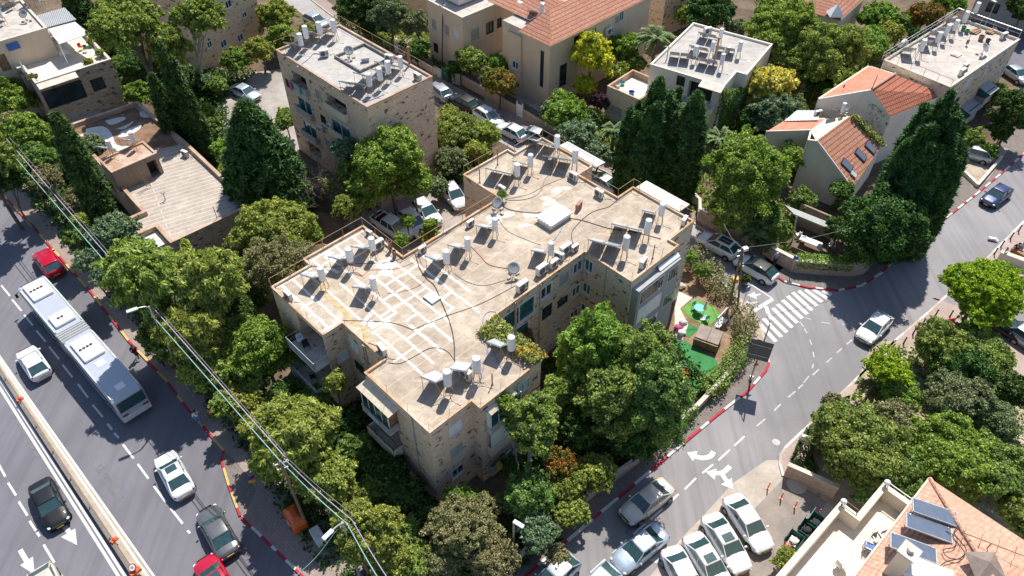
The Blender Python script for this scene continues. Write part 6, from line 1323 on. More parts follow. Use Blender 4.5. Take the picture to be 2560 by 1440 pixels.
def make_car(kind,col,label,group,roofcol=None,sunroof=False,rails=False):
 L,Wd,belt,(c0,c1,c2,c3,rh)=SH[kind];hw=Wd/2;r=empty('pickup_truck' if kind=='pickup' else 'car',(0,0,0),label,'pickup truck' if kind=='pickup' else 'car',group)
 xs=[p[0] for p in belt];zs=[p[1] for p in belt];mb=MB();secs=[];ox=L/2
 for x in np.unique(np.concatenate([np.linspace(0,L-.03,15),[.04,.12,L-.1,L-.2]])):
  t=min(x/.6,(L-.03-x)/.85);w_=hw*(.66+.34*math.sin(min(1,max(t,0))*math.pi/2)**.6) ;secs.append(ring(x-ox,w_,.24 if .3<x<L-.3 else .32,float(np.interp(x,xs,zs))))
 loft(mb,secs);body=mb.build('body',M['car_'+col],r,smooth=True)
 if kind=='pickup':
  mb=MB();mb.box((.82-ox,0,1.055),(1.4,Wd*.8,.03));mb.build('load_bed',M['black_plastic'],r);mb=MB()
  for s in (-1,1):mb.box((.82-ox,s*hw*.86,1.12),(1.5,.1,.13))
  mb.box((.1-ox,0,1.12),(.1,Wd*.8,.13));mb.box((.9-ox,0,1.42),(.07,Wd*.8,.07));mb.build('bed_rail',M['car_'+col],r)
 zb=float(np.interp((c0+c3)/2,xs,zs))-.03;wb,wr=hw*.9,hw*.71
 z=lambda x:float(np.interp(x,xs,zs))-.03
 g={k:(x-ox,w_,zz) for k,(x,w_,zz) in {'rf':(c0,wb*.93,z(c0)),'rt':(c1,wr,rh-.05),'ft':(c2,wr,rh-.04),'ff':(c3,wb*.95,z(c3))}.items()}
 P=lambda k,s:(g[k][0],g[k][1]*s,g[k][2])
 def pane(name,q):
  mb=MB();mb.quad(*q);return mb.build(name,M['glass'],r)
 pane('rear_window',[P('rf',1),P('rf',-1),P('rt',-1),P('rt',1)]);pane('windscreen',[P('ff',-1),P('ff',1),P('ft',1),P('ft',-1)])
 for s in (-1,1):q=[P('rf',s),P('ff',s),P('ft',s),P('rt',s)];pane('side_window',q if s<0 else q[::-1])
 mb=MB();rx0,rx1=g['rt'][0]-.08,g['ft'][0]+.06;m=(rx0+rx1)/2
 loft(mb,[[(x,-wr*k,rh-.07),(x,-wr*k,rh-.045),(x,-wr*.86*k,rh-.012+d),(x,-wr*.4,rh+d),(x,wr*.4,rh+d),(x,wr*.86*k,rh-.012+d),(x,wr*k,rh-.045),(x,wr*k,rh-.07)] for x,d,k in ((rx0,-.04,.93),(rx0+.12,-.015,1.01),(m,.015,1.04),(rx1-.12,-.01,1.01),(rx1,-.04,.95))])
 rp='car_'+(roofcol or col);roof=mb.build('roof',M[rp],r,smooth=True)
 mb=MB()
 for s in (-1,1):
  for a,b,w_ in (('rf','rt',.055),('ff','ft',.04)):mb.cyl(P(a,s),P(b,s),w_,w_*.8,6)
  xm=(g['rf'][0]+g['ff'][0])/2;mb.cyl((xm,s*wb*.96,z(xm+ox)),(xm-.05,s*wr*1.01,rh-.06),.035,n=5)
  mb.cyl(P('rf',s),P('ff',s),.03,n=5)
 mb.build('pillar',M['car_'+(roofcol or col)],r)
 if sunroof:mb=MB();mb.box((m+(.25 if kind=='sedan' else .0),0,rh+.012),(.62 if kind=='sedan' else 1.25,wr*1.25,.02));mb.build('sunroof',M['glass'],r)
 if rails:
  mb=MB()
  for s in (-1,1):mb.tube([(rx0+.15,s*wr*.93,rh),(rx0+.25,s*wr*.93,rh+.06),(rx1-.25,s*wr*.93,rh+.06),(rx1-.12,s*wr*.93,rh)],.02,5)
  mb.build('roof_rail',M['steel'],r)
 R_=.33 if kind in ('suv','pickup') else .31
 for fx in (.82,L-.88):
  for s in (-1,1):
   w_=empty('wheel',(0,0,0));mb=MB();y=s*(hw-.09);mb.cyl((fx-ox,y-.11,R_),(fx-ox,y+.11,R_),R_,n=16);t=mb.build('wheel',M['rubber'],r);mb=MB();mb.cyl((fx-ox,y+s*.105,R_),(fx-ox,y+s*.125,R_),R_*.62,n=10);mb.build('rim',M['rim'],t)
   mb=MB();mb.cyl((fx-ox,s*(hw-.03),R_+.02),(fx-ox,s*(hw+.004),R_+.02),R_*1.14,n=18);mb.build('wheel_arch',M['black_plastic'],r)
 for s in (-1,1):
  mb=MB();zz=z(L-.3)-.1;mb.ball((L-.3-ox,s*hw*.72,zz),.19,8,(.95,.75,.45));mb.build('headlight',M['light_clear'],r)
  mb=MB();mb.ball((.15-ox,s*hw*.72,z(.15)-.12),.16,8,(.55,1.0,.7));mb.build('tail_light',M['light_red'],r)
  mb=MB();mb.ball((c3-.25-ox,s*(hw+.07),z(c3)+.06),.12,8,(.7,1,.7));mb.build('side_mirror',M['car_'+col],r)
 mb=MB();mb.box((L-.02-ox,0,.46),(.03,.5,.12));mb.build('number_plate',M['plate_yellow'],r);mb=MB();mb.box((.0-ox,0,.62 if kind !='pickup' else .75),(.04,.5,.12));mb.build('number_plate',M['plate_yellow'],r)
 mb=MB();mb.box((L-.06-ox,0,.62),(.06,Wd*.5,.13));mb.build('grille',M['black_plastic'],r)
 mb=MB();mb.tube([(c3-.02-ox,-wb*.7,z(c3)+.03),(c3-.2-ox,0,z(c3)+.09)],.012,4);mb.tube([(c3-.02-ox,-.05,z(c3)+.03),(c3-.2-ox,wb*.6,z(c3)+.09)],.012,4);mb.build('wiper',M['black_plastic'],r)
 return r
def put_car(front,rear,kind,col,label,z=.02,lift=.55,s=1.0,**k):
 a,b=at(*front,lift),at(*rear,lift);r=make_car(kind,col,label,k.pop('group',None),**k);r.location=((a[0]+b[0])/2,(a[1]+b[1])/2,z);r.rotation_euler.z=math.atan2(a[1]-b[1],a[0]-b[0]);r.scale=(s,s,s);return r
pk,dr='parked cars','cars on the move'
put_car((410,1140),(463,1237),'sedan','white','white sedan with a sunroof in the boulevard lane behind the bus',sunroof=True,group=dr)
put_car((517,1278),(574,1382),'sedan','grey','grey sedan with red tail lights at the lower boulevard, in front of a red car',group=dr)
put_car((512,1405),(570,1500),'hatch','red','bright red car cut off by the bottom edge of the photo',group=dr,sunroof=True)
put_car((150,1315),(100,1208),'sedan','black','dark sedan on the far left carriageway, nose to the white arrow',group=dr)
put_car((64,878),(106,940),'hatch','white','white hatchback on the boulevard beside the long bus',group=dr)
put_car((100,628),(146,690),'suv','red','crimson suv standing by the kerb in front of the bus',s=1.0,group=dr)
put_car((118,1510),(92,1452),'hatch','beige','light car just entering at the lower left edge of the photo',group=dr) .location.x+=.6
put_car((1018,592),(945,548),'pickup','white','white double-cab pickup in the small car park, leftmost under the shade',group=pk)
put_car((1062,588),(1008,533),'suv','white','white suv in the small car park, between the pickup and another white car',group=pk)
put_car((1093,562),(1040,506),'suv','pearl','white suv in the small car park nearest the open tarmac',group=pk,rails=True)
put_car((1158,522),(1112,463),'suv','white','white suv parked alone against the blank stone wall',group=pk,rails=True)
put_car((1084,219),(1112,242),'suv','silver','silver suv in the side street, rearmost of the row near the stone block',group=pk)
put_car((1135,246),(1183,272),'suv','black','black suv in the side street',group=pk)
put_car((1246,312),(1197,281),'suv','pearl','white suv in the side street between the black one and a white hatchback',group=pk,rails=True)
put_car((1253,316),(1308,346),'hatch','pearl','white hatchback in the side street with its tail towards the apartment block',group=pk)
put_car((1312,357),(1352,372),'hatch','silver','pale car half hidden behind the rear tip of the apartment block roof',group=pk).location.y+=2.2
put_car((1478,440),(1535,472),'sedan','silver','silver car seen between the rear canopies of the apartment block',group=pk)
put_car((1758,596),(1832,634),'suv','white','white suv with a long black glass roof parked by the garden wall',sunroof=True,rails=True,group=pk)
put_car((1852,652),(1926,694),'hatch','white','white car with a black roof parked at the street corner',roofcol='black',group=pk,s=1.05)
put_car((2158,848),(2210,795),'hatch','white','small white car driving out of the large tree shadow on the junction',group=dr)
put_car((2462,512),(2518,470),'hatch','navy','dark blue car driving down at the right edge',group=dr)
put_car((2404,377),(2452,391),'suv','silver','silver suv in the driveway by the hedge at the right',group=pk)
put_car((2565,204),(2516,172),'hatch','silver','white car at the top right edge of the photo',group=pk)
put_car((2540,834),(2478,798),'sedan','black','dark car behind the round lime tree at the right',group=pk)
put_car((2610,878),(2550,838),'suv','silver','pale car at the right edge behind the dark car',group=pk)
put_car((1568,1292),(1664,1218),'sedan','beige','beige sedan dappled by shade in the street beside the striped kerb',group=dr)
put_car((1550,1412),(1646,1335),'sedan','silver_blue','silver sedan in the street next to the parked white row',group=dr)
put_car((1350,1480),(1418,1412),'hatch','silver','grey car at the bottom edge by the striped kerb',group=dr)
put_car((1450,1510),(1520,1440),'hatch','silver_blue','pale blue car just showing at the bottom edge',group=dr)
put_car((1905,1362),(1835,1258),'sedan','white','white sedan first of the diagonal row, nearest the red posts',group=pk)
put_car((1853,1420),(1778,1300),'sedan','white','white sedan with a sunroof, second of the diagonal row',sunroof=True,group=pk)
put_car((1808,1470),(1733,1352),'sedan','pearl','white sedan with a sunroof, third of the diagonal row, cut by the edge',sunroof=True,group=pk)
put_car((1740,1500),(1684,1394),'sedan','white','white car last of the diagonal row at the bottom edge',group=pk)
put_car((637,243),(590,222),'sedan','silver_blue','white sedan alone in the rear court beside the stone block',group=pk)
put_car((812,66),(770,46),'suv','silver','grey suv in the shade at the top of the side street',group=pk)
put_car((2500,20),(2540,-10),'hatch','black','dark car in the shaded street at the top right corner',group=pk)
# the articulated bus
def bus():
 fz=3.0;f,re_=at(88,712,fz),at(322,985,fz);ang=math.atan2(f[1]-re_[1],f[0]-re_[0]);x0,y0=at(319,988,fz);r=empty('articulated_bus',(0,0,0),'long white articulated bus with roof units driving up the boulevard','bus')
 LT=18.6;hw=1.27;seg_=((0.0,9.0),(10.4,LT));H=3.05
 mb=MB()
 for a,b in seg_:
  S=[]
  for x,k,zt in ((a,.9 if a==0 else .97,H-.25 if a==0 else H-.03),(a+.12,.98,H-.05),(a+.4,1,H),(b-.4,1,H),(b-.1,.98,H-.05),(b,.9 if b==LT else .97,H-.25 if b==LT else H-.03)):
   S.append([(x,-hw*k,.35),(x,-hw*k,zt-.35),(x,-hw*k*.96,zt-.1),(x,-hw*k*.84,zt),(x,hw*k*.84,zt),(x,hw*k*.96,zt-.1),(x,hw*k,zt-.35),(x,hw*k,.35)])
  loft(mb,S)
 body=mb.build('body',M['car_bus_white'],r,smooth=False)
 mb=MB()
 for k in range(9):x=9.05+k*.155;h=.06*(k%2);mb.box((x+.06,0,1.7),(.13,2.4+h,2.55+h))
 mb.build('bellows',M['corrugated_grey'],r)
 for a,b in ((.5,8.7),(10.7,18.0)):
  for s in (-1,1):
   mb=MB();mb.box(((a+b)/2,s*(hw+.004),1.95),(b-a,.02,1.0));mb.build('side_window',M['glass'],r)
   mb=MB();mb.box(((a+b)/2,s*(hw+.01),2.62),(b-a,.02,.14));mb.build('stripe',M['green_plastic'] if a>5 else M['cable_purple'],r)
 for a,b,nf in ((15.4,18.0,4),(10.9,12.6,2),(5.4,8.3,4)):
  mb=MB();mb.box(((a+b)/2,0,H+.14),(b-a,1.75,.28));u=mb.build('roof_unit',M['white_metal'],r,bevel=.1)
  mb=MB();m=(a+b)/2;mb.box((m,.1,H+.285),(1.0 if nf==4 else .75,1.3,.03));pn=mb.build('panel',M['ac_white'],u)
  for k in range(nf):mb=MB();mb.cyl((m,.1+(k-(nf-1)/2)*.3,H+.3),(m,.1+(k-(nf-1)/2)*.3,H+.33),.13,n=14);mb.build('fan',M['dark_metal'],pn) if False else mb.build('fan',M['dark_metal'],u)
 for a in (4.6,1.2):mb=MB();mb.box((a,0,H+.02),(.7,.7,.05));mb.build('roof_hatch',M['white_metal'],r)
 mb=MB()
 for s in (-1,1):
  mb.box((4.5,s*1.14,H+.02),(8.2,.08,.08));mb.box((14.2,s*1.14,H+.02),(7.2,.08,.08))
 mb.build('roof_edge',M['ac_white'],r)
 mb=MB();mb.box((18.25,0,H-.05),(.5,2.0,.06));mb.build('front_roof_panel',M['car_grey'],r)
 mb=MB();mb.quad((-.012,hw*.86,1.55),(-.012,-hw*.86,1.55),(-.012,-hw*.86,2.72),(-.012,hw*.86,2.72));mb.box((-.01,0,2.15),(.05,2.15,1.15));mb.build('rear_window',M['glass'],r)
 mb=MB();mb.box((-.02,0,.75),(.07,2.3,.55));mb.build('rear_bumper',M['ac_white'],r)
 for s in (-1,1):
  mb=MB();mb.box((-.04,s*.85,1.15),(.05,.45,.16));mb.build('tail_light',M['light_red'],r)
  for x in (2.6,12.2,15.9):mb=MB();mb.cyl((x,s*(hw-.2),.48),(x,s*(hw+.02),.48),.48,n=16);t=mb.build('wheel',M['rubber'],r);mb=MB();mb.cyl((x,s*(hw+.02),.48),(x,s*(hw+.04),.48),.27,n=10);mb.build('rim',M['rim'],t)
  mb=MB();mb.cyl((LT-.1,s*hw,2.6),(LT+.25,s*(hw+.25),2.2),.03,n=5);mb.box((LT+.25,s*(hw+.27),2.0),(.1,.22,.42));mb.build('side_mirror',M['black_plastic'],r)
 mb=MB();mb.box((LT-.03,0,1.9),(.06,2.2,1.4));mb.build('windscreen',M['glass'],r)
 r.location=(x0,y0,.02);r.rotation_euler.z=ang;return r
BUS=bus()
# ---------------------------------------------------------------- where the trees and plants stand
T=tree
# top left
def cyp_px(top,base,rpx,label,kind='conifer',prof=CYP,**k):
 b=at(*base,0);d=ray(*top);t=math.hypot(*b)/math.hypot(d[0],d[1]);h=max(4.0,H0+d[2]*t);r=rpx*(b[1]*cT+(H0-h*.5)*sT)/F
 return conifer(b,h,r,kind,label,prof,**k)
cyp_px((205,-60),(250,150),42,'dark cypress at the top left edge left of the pine',prof=CON)
cyp_px((400,110),(500,400),60,'broad dark cypress below the sunlit pine crown',prof=JUN,spikes=7,dens=.8)
cyp_px((135,288),(290,600),30,'slim leaning-looking cypress left of the low flat house',leaf=.16)
cyp_px((622,262),(690,545),92,'large dense dark conifer between the low house and the stone block',prof=CON,cl=.5,leaf=.2)
T(325,70,118,'yellowgreen','tall pine with a wide sunlit olive crown at the top left',zc=12,rz=3.6,n=18,leaf=.2,base=(440,330),bark='bark',tr=.28,spread=.75,clump=.28,name='pine_tree',size=(.2,.4))
T(505,45,78,'yellowgreen','second pine with two bare trunks before the stone building',zc=12,rz=2.8,n=13,leaf=.2,base=(492,212),bark='bark_pale',tr=.2,spread=.75,clump=.28,name='pine_tree',size=(.2,.4),stems=2)
T(425,135,56,'yellowgreen','lower bough-like pine between the two tall pines',zc=9,rz=2.0,n=8,leaf=.2,base=(450,260),spread=.75,clump=.28,name='pine_tree')
for x,y,r,k,lab,zc in [(262,120,34,'green','round green tree beside the terrace house pergola',3.5),(325,175,34,'dark','dark shrubbery between terrace house and pine',2.5),(345,235,34,'bright','bright bush at the far corner of the brown roof',2.2),(300,160,25,'ivy','creeper-like bush behind the terrace plants',3),(470,195,36,'pinkish','oleander with pale pink blossom under the pines',2.4),(430,165,24,'yellowgreen','small olive bush above the oleander',2.4),
 (587,152,42,'green','dark citrus tree left of its yellow-green neighbour',3),(648,128,48,'yellowgreen','yellow-green citrus tree in front of the stone building',3.2),(688,42,48,'yellowgreen','yellow-green tree right of the stone building',3.4),(702,92,42,'bright','green tree between citrus and the grey roof',3),(768,78,22,'yellowgreen','small yellow bush touching the grey roof',2.4),(545,215,26,'green','little bush at the edge of the rear court',1.8),(520,205,22,'greygreen','grey-green bush at the pine foot',1.6),
 (500,285,34,'green','first green tree along the court edge below the pines',2.6),(530,320,32,'ivy','second green tree along the court edge',2.6),(555,375,34,'bright','third tree along the court edge, by the conifer',2.8),(590,400,30,'yellowgreen','yellowish tree between court and conifer',2.5),(560,440,26,'green','bush behind the side parapet of the low house',2.2),(715,300,32,'green','bush at the foot of the stone block by the conifer',2.4),
 (30,250,62,'bright','green tree at the left edge below the terrace house',3.4),(75,335,58,'bright','fresh green tree left of the slim cypress',6),(20,320,50,'dry','dry twiggy tree at the left edge',5.5),(100,400,50,'ivy','leafy tree above the overhead cables, upper left',5.5),(120,455,46,'dry','brownish shrub between cables and cypress',4.5),(60,420,42,'green','green shrub below the left edge trees',5.5),(195,505,40,'dry','dry bush below the slim cypress',2.2),
 (255,470,30,'yellowgreen','yellow bush between the cypress and the stair hut',2.4),(205,555,30,'yellowgreen','small yellow-green bush at the cables',2.2),(170,520,26,'greygreen','small grey bush at the pavement',1.8),(232,370,38,'olive','grey olive tree beside the stair hut',4.5),(285,585,62,'greygreen','large grey-green olive tree before the low house',6),(345,640,46,'olive','olive tree touching the feathery trees',5),(225,650,38,'greygreen','grey-green tree over the boulevard pavement',5),(180,590,34,'ivy','green bush over the boulevard pavement',4.5),(260,690,30,'greygreen','small grey-green crown by the red kerb',4.5)]:
 T(x,y,r,k,lab,zc=zc,leaf=.17,n=8)
# feathery trees along the boulevard
T(385,700,108,'feather','big feathery yellow-green tree along the boulevard, behind the street lamp',zc=9,rz=4.2,n=24,leaf=.17,along=(0,0,-1.2),size=(.2,.4),dens=.8)
T(530,715,92,'feather','feathery tree right of the biggest one on the boulevard',zc=8.2,rz=4,n=20,leaf=.17,along=(0,0,-1.2),size=(.2,.4),dens=.8)
T(480,830,88,'feather','feathery tree hanging over the boulevard pavement opposite the bus',zc=6.2,rz=3.2,n=20,leaf=.17,along=(0,0,-1.2),size=(.2,.4),dens=.8)
T(400,840,60,'green','shaded green tree under the feathery crowns',zc=3,leaf=.17)
T(-50,395,84,'green','tall green tree at the left edge whose shade falls over the boulevard',zc=9,rz=3.6,leaf=.17);T(20,450,44,'dark','dark tree at the left edge by the pavement',zc=6.5)
T(676,585,92,'yellowgreen','bright yellow-green tree between low house and apartment block',zc=5,rz=3,n=12,leaf=.17)
T(575,690,45,'yellowgreen','smaller yellow-green tree before the stained wall',zc=3.4,leaf=.17);T(770,590,42,'bright','yellow-green bush over the red earth',zc=3,leaf=.16)
T(690,665,92,'dry','twiggy grey-brown tree at the left corner of the apartment block',zc=5.4,rz=3,n=13,leaf=.12,dens=.55);T(640,730,55,'dark','dark tree beneath the twiggy one',zc=3.2)
T(662,885,92,'bright','green tree against the left corner balcony of the block',zc=4.6,rz=3.4,n=14,leaf=.16);T(600,830,50,'green','green tree between the feathery and the balcony trees',zc=4)
T(545,930,62,'feather','yellow-green low tree crossed by the overhead cables',zc=3.2,leaf=.15);T(610,1010,58,'yellowgreen','olive-green tree behind the walkers',zc=3,leaf=.15);T(500,890,40,'green','small green tree at the pavement below the lamp',zc=3)
T(735,1090,118,'feather','large feathery green tree above the walking couple',zc=6.2,rz=3.4,n=20,leaf=.15,along=(0,0,.6),size=(.2,.4));T(680,1160,60,'feather','feathery lobe reaching toward the orange container',zc=3.2,leaf=.15);T(815,1200,72,'feather','green tree behind the leaning wooden pole',zc=4.5,leaf=.15)
T(905,1335,88,'yellowgreen','rounded yellow-green tree at the lower boulevard corner',zc=4.6,rz=2.8,n=15,leaf=.13,clump=.25);T(860,1260,48,'yellowgreen','small yellow-green crown above the rounded one',zc=2.8,leaf=.13);T(985,1400,62,'yellowgreen','yellow-green shrub at the bottom edge',zc=2.2,leaf=.13);T(1050,1405,62,'green','green shrub at the bottom edge beside the dry thicket',zc=2,leaf=.13)
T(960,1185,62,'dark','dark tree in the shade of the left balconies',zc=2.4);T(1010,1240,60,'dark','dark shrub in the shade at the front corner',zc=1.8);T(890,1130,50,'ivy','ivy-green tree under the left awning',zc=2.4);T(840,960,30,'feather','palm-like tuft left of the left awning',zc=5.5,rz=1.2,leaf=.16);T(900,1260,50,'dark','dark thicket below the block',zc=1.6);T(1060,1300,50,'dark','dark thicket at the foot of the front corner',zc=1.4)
T(1175,1330,112,'dry','dry brown-green thicket below the front corner of the block',zc=3.0,rz=2.6,n=16,leaf=.12,clump=.25,dens=.7);T(1150,1260,45,'bright','fresh green bush on top of the dry thicket',zc=3.2,leaf=.14);T(1240,1405,70,'dry','olive-brown shrub at the bottom edge by the small lamp',zc=2.4,leaf=.12);T(1110,1400,60,'dry','dry shrub left of it at the bottom edge',zc=2.2,leaf=.12)
T(1335,1060,72,'green','tall green tree with a pale trunk before the front balconies',zc=7.4,rz=2.6,n=14,leaf=.15,base=(1328,1260),bark='bark_pale',tr=.16);T(1262,1010,38,'bright','bough of leaves touching the front awning',zc=8.0,rz=1.2,leaf=.14,n=5,base=(1318,1262),bark='bark_pale',tr=.06)
T(1320,1250,66,'ivy','dark green tree below the tall pale-trunked one',zc=3.6,rz=2.6,n=12,leaf=.15);T(1340,1330,52,'greygreen','grey-green tree right of the dry thicket',zc=3,leaf=.14);T(1400,1160,50,'orange','thin yellowing tree right of the tall one',zc=3.4,leaf=.13,dens=.4)
T(1490,1185,66,'yellowgreen','mounded yellow-green bush at the street wall, larger one',zc=2.6,leaf=.13,clump=.22,n=12);T(1415,1215,56,'yellowgreen','mounded yellow-green bush left of the larger one',zc=2.4,leaf=.13,clump=.22);T(1425,1280,46,'yellowgreen','small round yellow-green bush by the pavement',zc=2.0,leaf=.13,clump=.22);T(1395,1390,34,'dry','dry little bush at the bottom pavement',zc=1.2,leaf=.12,dens=.5)
# darker trees that close the belt
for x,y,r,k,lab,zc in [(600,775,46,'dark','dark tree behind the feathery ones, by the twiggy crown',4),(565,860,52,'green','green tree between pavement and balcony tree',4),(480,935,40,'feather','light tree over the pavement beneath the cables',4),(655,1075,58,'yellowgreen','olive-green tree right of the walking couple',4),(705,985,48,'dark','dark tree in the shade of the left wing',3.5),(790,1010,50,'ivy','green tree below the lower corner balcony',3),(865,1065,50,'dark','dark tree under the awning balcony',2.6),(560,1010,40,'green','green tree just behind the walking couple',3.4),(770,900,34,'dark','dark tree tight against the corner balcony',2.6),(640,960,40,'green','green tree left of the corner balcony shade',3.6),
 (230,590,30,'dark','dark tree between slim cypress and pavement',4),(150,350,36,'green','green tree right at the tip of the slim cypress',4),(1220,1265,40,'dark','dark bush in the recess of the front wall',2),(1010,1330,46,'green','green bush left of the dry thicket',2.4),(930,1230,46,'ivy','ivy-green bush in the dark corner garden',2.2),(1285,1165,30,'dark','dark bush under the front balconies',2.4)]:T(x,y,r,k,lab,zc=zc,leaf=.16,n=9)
# the big court trees
T(1480,880,108,'bright','big bright feathery tree filling the court of the block',zc=6.2,rz=4.0,n=18,leaf=.16,along=(0,0,.9),size=(.2,.4));T(1610,915,90,'green','big green tree between court and garden',zc=6.4,rz=4.0,n=16,leaf=.16);T(1525,1000,100,'green','big green tree in front of the court tree',zc=5.6,rz=3.8,n=16,leaf=.16);T(1650,1010,92,'ivy','green tree overhanging the street pavement',zc=7.2,rz=4.2,n=16,leaf=.16);T(1405,970,48,'green','dark green tree against the front wing wall',zc=5,leaf=.16);T(1570,1090,72,'dark','dark tree under the big ones by the street wall',zc=3.2);T(1450,1080,62,'dark','shaded tree between tall tree and street',zc=3)
# garden and hedges on the right of the block
for pts,wd,z1,k,lab in [([(1728,640),(1762,680),(1792,718),(1818,755)],1.7,1.3,'dry','overgrown brownish hedge between garden and side street'),([(1850,790),(1862,830),(1852,860)],1.5,1.6,'dry','dry hedge at the street corner'),([(1862,872),(1838,908),(1802,952),(1760,998)],1.3,1.4,'green','thick green hedge around the turf garden'),
 ([(1585,1150),(1660,1085),(1720,1030)],1.6,1.6,'ivy','green hedge along the street wall under the big trees')]:hedge('hedge',W(pts),wd,0,z1,k,lab,'hedge',.13,.9,.16,.2)
hedge('hedge',W([(1990,655),(2060,662),(2125,664)],1.0),1.2,.8,1.75,'bright','neatly clipped bright green hedge on top of the corner wall','hedge',.11,1.2,.05)
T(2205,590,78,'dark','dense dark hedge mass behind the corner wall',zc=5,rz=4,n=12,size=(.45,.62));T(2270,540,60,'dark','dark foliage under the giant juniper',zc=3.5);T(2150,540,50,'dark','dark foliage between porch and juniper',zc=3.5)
T(1755,678,22,'green','green bush at the side street beside the parked suv',zc=1.6,leaf=.13);T(1722,645,20,'bright','bright bush at the wall foot of the right wing',zc=1.6,leaf=.12)
# middle
T(975,395,88,'bright','bright green tree before the pitted stone wall',zc=7.5,rz=3.4,n=14,leaf=.18);T(925,475,62,'bright','bright tree left over the car park',zc=5,n=12,leaf=.18);T(1035,455,56,'bright','bright tree right over the car park',zc=5,n=12,leaf=.18);T(860,375,34,'greygreen','grey-green tree at the enclosed balconies',zc=7,leaf=.16);T(885,430,40,'green','green tree between two bright ones',zc=5)
T(1018,553,19,'bright','small bright tree among the parked white cars, upper one',zc=3.2,leaf=.14,n=5,tr=.05);T(1000,602,23,'bright','small bright tree before the pickup',zc=3,leaf=.14,n=5,tr=.05);T(1077,562,20,'bright','small bright bush at the nose of the middle car',zc=2.4,leaf=.14,n=5,tr=.05);T(1075,590,26,'yellowgreen','low bushes behind the rear parapet',zc=1.2,leaf=.13)
bare_tree(805,500,7.0,'leafless grey tree with tangled branches beside the big conifer',leafy=None);bare_tree(760,540,5.0,'smaller leafless tree beside the conifer foot');T(875,520,52,'yellowgreen','thin olive-green tree beside the leafless ones',zc=4.2,leaf=.13,dens=.45,clump=.25);T(835,470,40,'dry','sparse brown crown behind the leafless tree',zc=4,leaf=.12,dens=.35);T(760,450,30,'dark','dark bush at the conifer edge',zc=2.5)
for x,y,r,k,lab,zc in [(1122,290,30,'yellowgreen','yellowing tree at the corner of the pitted wall',3),(1150,335,58,'green','green garden tree beside the pitted wall',3),(1208,335,48,'feather','light feathery bush before the white hatchback',2.6),(1125,405,44,'olive','olive shrub near the lone white suv',2.4),(1190,385,42,'feather','light bush behind the rear wing',2.4),(1160,430,30,'dark','shaded bush at the rear wing wall',1.6),(1095,470,32,'olive','low olive bush above the car park',1.8),(1075,400,30,'green','green bush right of the pitted wall base',2)]:
 T(x,y,r,k,lab,zc=zc,leaf=.16,n=8)
# top centre
for x,y,r,k,lab,zc in [(900,15,62,'dark','dark tree at the top edge over the side street',4.5),(975,35,56,'olive','grey-green olive tree at the top edge, left one',4),(1040,65,44,'olive','grey-green olive tree beside the beige house',3.6),(930,60,42,'dark','dark shrubs behind the street wall',2.4),(1045,130,34,'redflower','bush with red flowers behind the fence',2.4),(1178,155,42,'green','green tree before the stained beige house',3.2),(1245,165,34,'bright','light green tree at the corner of the orange-roofed house',2.8),(1140,175,26,'dark','dark bush below the cable mast',2),(1247,215,46,'orange','tree with reddish-yellow leaves inside the slatted fence',3.4),(1225,190,26,'green','green bush behind the reddish tree',2.6),
 (1555,125,48,'bright','green tree behind the yellow one',4),(1590,165,30,'green','green bush below the palm',3),(1545,190,34,'yellowgreen','light bush right of the yellow tree',2.6),(1410,285,58,'bright','fresh green garden tree by the entrance steps',3.2),(1440,345,56,'greygreen','silvery green tree behind the rear canopy',3.2),(1490,385,40,'greygreen','silvery green shrub next to the sheet canopy',2.6),(1375,275,30,'greygreen','silvery bush left of the fresh green tree',2.4),(1465,300,30,'dark','dark bush at the annex',2),(1497,255,26,'purple','purple-leaved shrub at the annex corner',2.4),
 (1780,25,66,'dark','dark tree at the top edge right of the palm',5),(1712,40,32,'green','small tree at the top edge next to the palm',3.4),(1840,75,32,'greygreen','grey-leaved shrub behind the white house',2.6),(1890,75,30,'greygreen','second grey-leaved shrub behind the white house',2.6),
 (1960,75,92,'bright','large bright green tree before the dusky tiled roof',6.5),(1920,130,60,'green','green tree right of the white house',5),(2075,135,92,'yellowgreen','large mustard-green tree in the upper right',6),(1990,165,66,'green','dark green tree under the bright one',4),(2170,120,60,'bright','bright tree between mustard tree and the long block',4),(2190,50,48,'bright','bright tree at the top behind the tiled roof',4),(2215,85,42,'yellowgreen','light tree left of the long block railing',3.4),(2310,40,46,'orange','tree with orange blossom behind the long block',4),(2255,60,34,'green','green tree left of the orange-blossomed one',3),(2370,5,42,'bright','light green tree at the top edge',3.4),(2290,95,26,'dark','dark bush beside the round chimney',3),(2555,20,40,'dark','dark tree at the top right corner',4),
 (1930,290,66,'greygreen','silvery shrub in front of the yellow blossoming tree',3),(1985,275,44,'olive','olive shrub right of the yellow blossoming tree',3),(1875,300,36,'dark','dark shrub by the ivy wall',2.4),(2040,210,40,'dark','dark bush beside the orange roof',3),(2000,215,26,'dry','twiggy bush beside the yellow blossoming tree',2.6)]:
 T(x,y,r,k,lab,zc=zc,leaf=.19,n=9)
T(1475,140,54,'yellow','tree covered in golden yellow blossom beside the orange-roofed house',zc=6,rz=4,n=14,leaf=.2);T(1460,215,34,'yellow','lower part-like yellow bush under the golden tree',zc=2.6,leaf=.17)
T(1912,225,68,'flower','round tree all in pale yellow blossom below the white house',zc=4.2,rz=3.2,n=14,leaf=.2)
T(1938,575,40,'green','green shrub left of the shaded white chairs',zc=2.2,leaf=.15);T(2092,575,38,'dark','dark shrub right of the shaded white chairs',zc=2.6);T(2010,500,34,'ivy','ivy-green shrub against the foot of the grey-white gable',zc=2.2,leaf=.15);T(2105,480,30,'ivy','leafy shrub at the lower right of the grey-white gable',zc=2.6,leaf=.15)
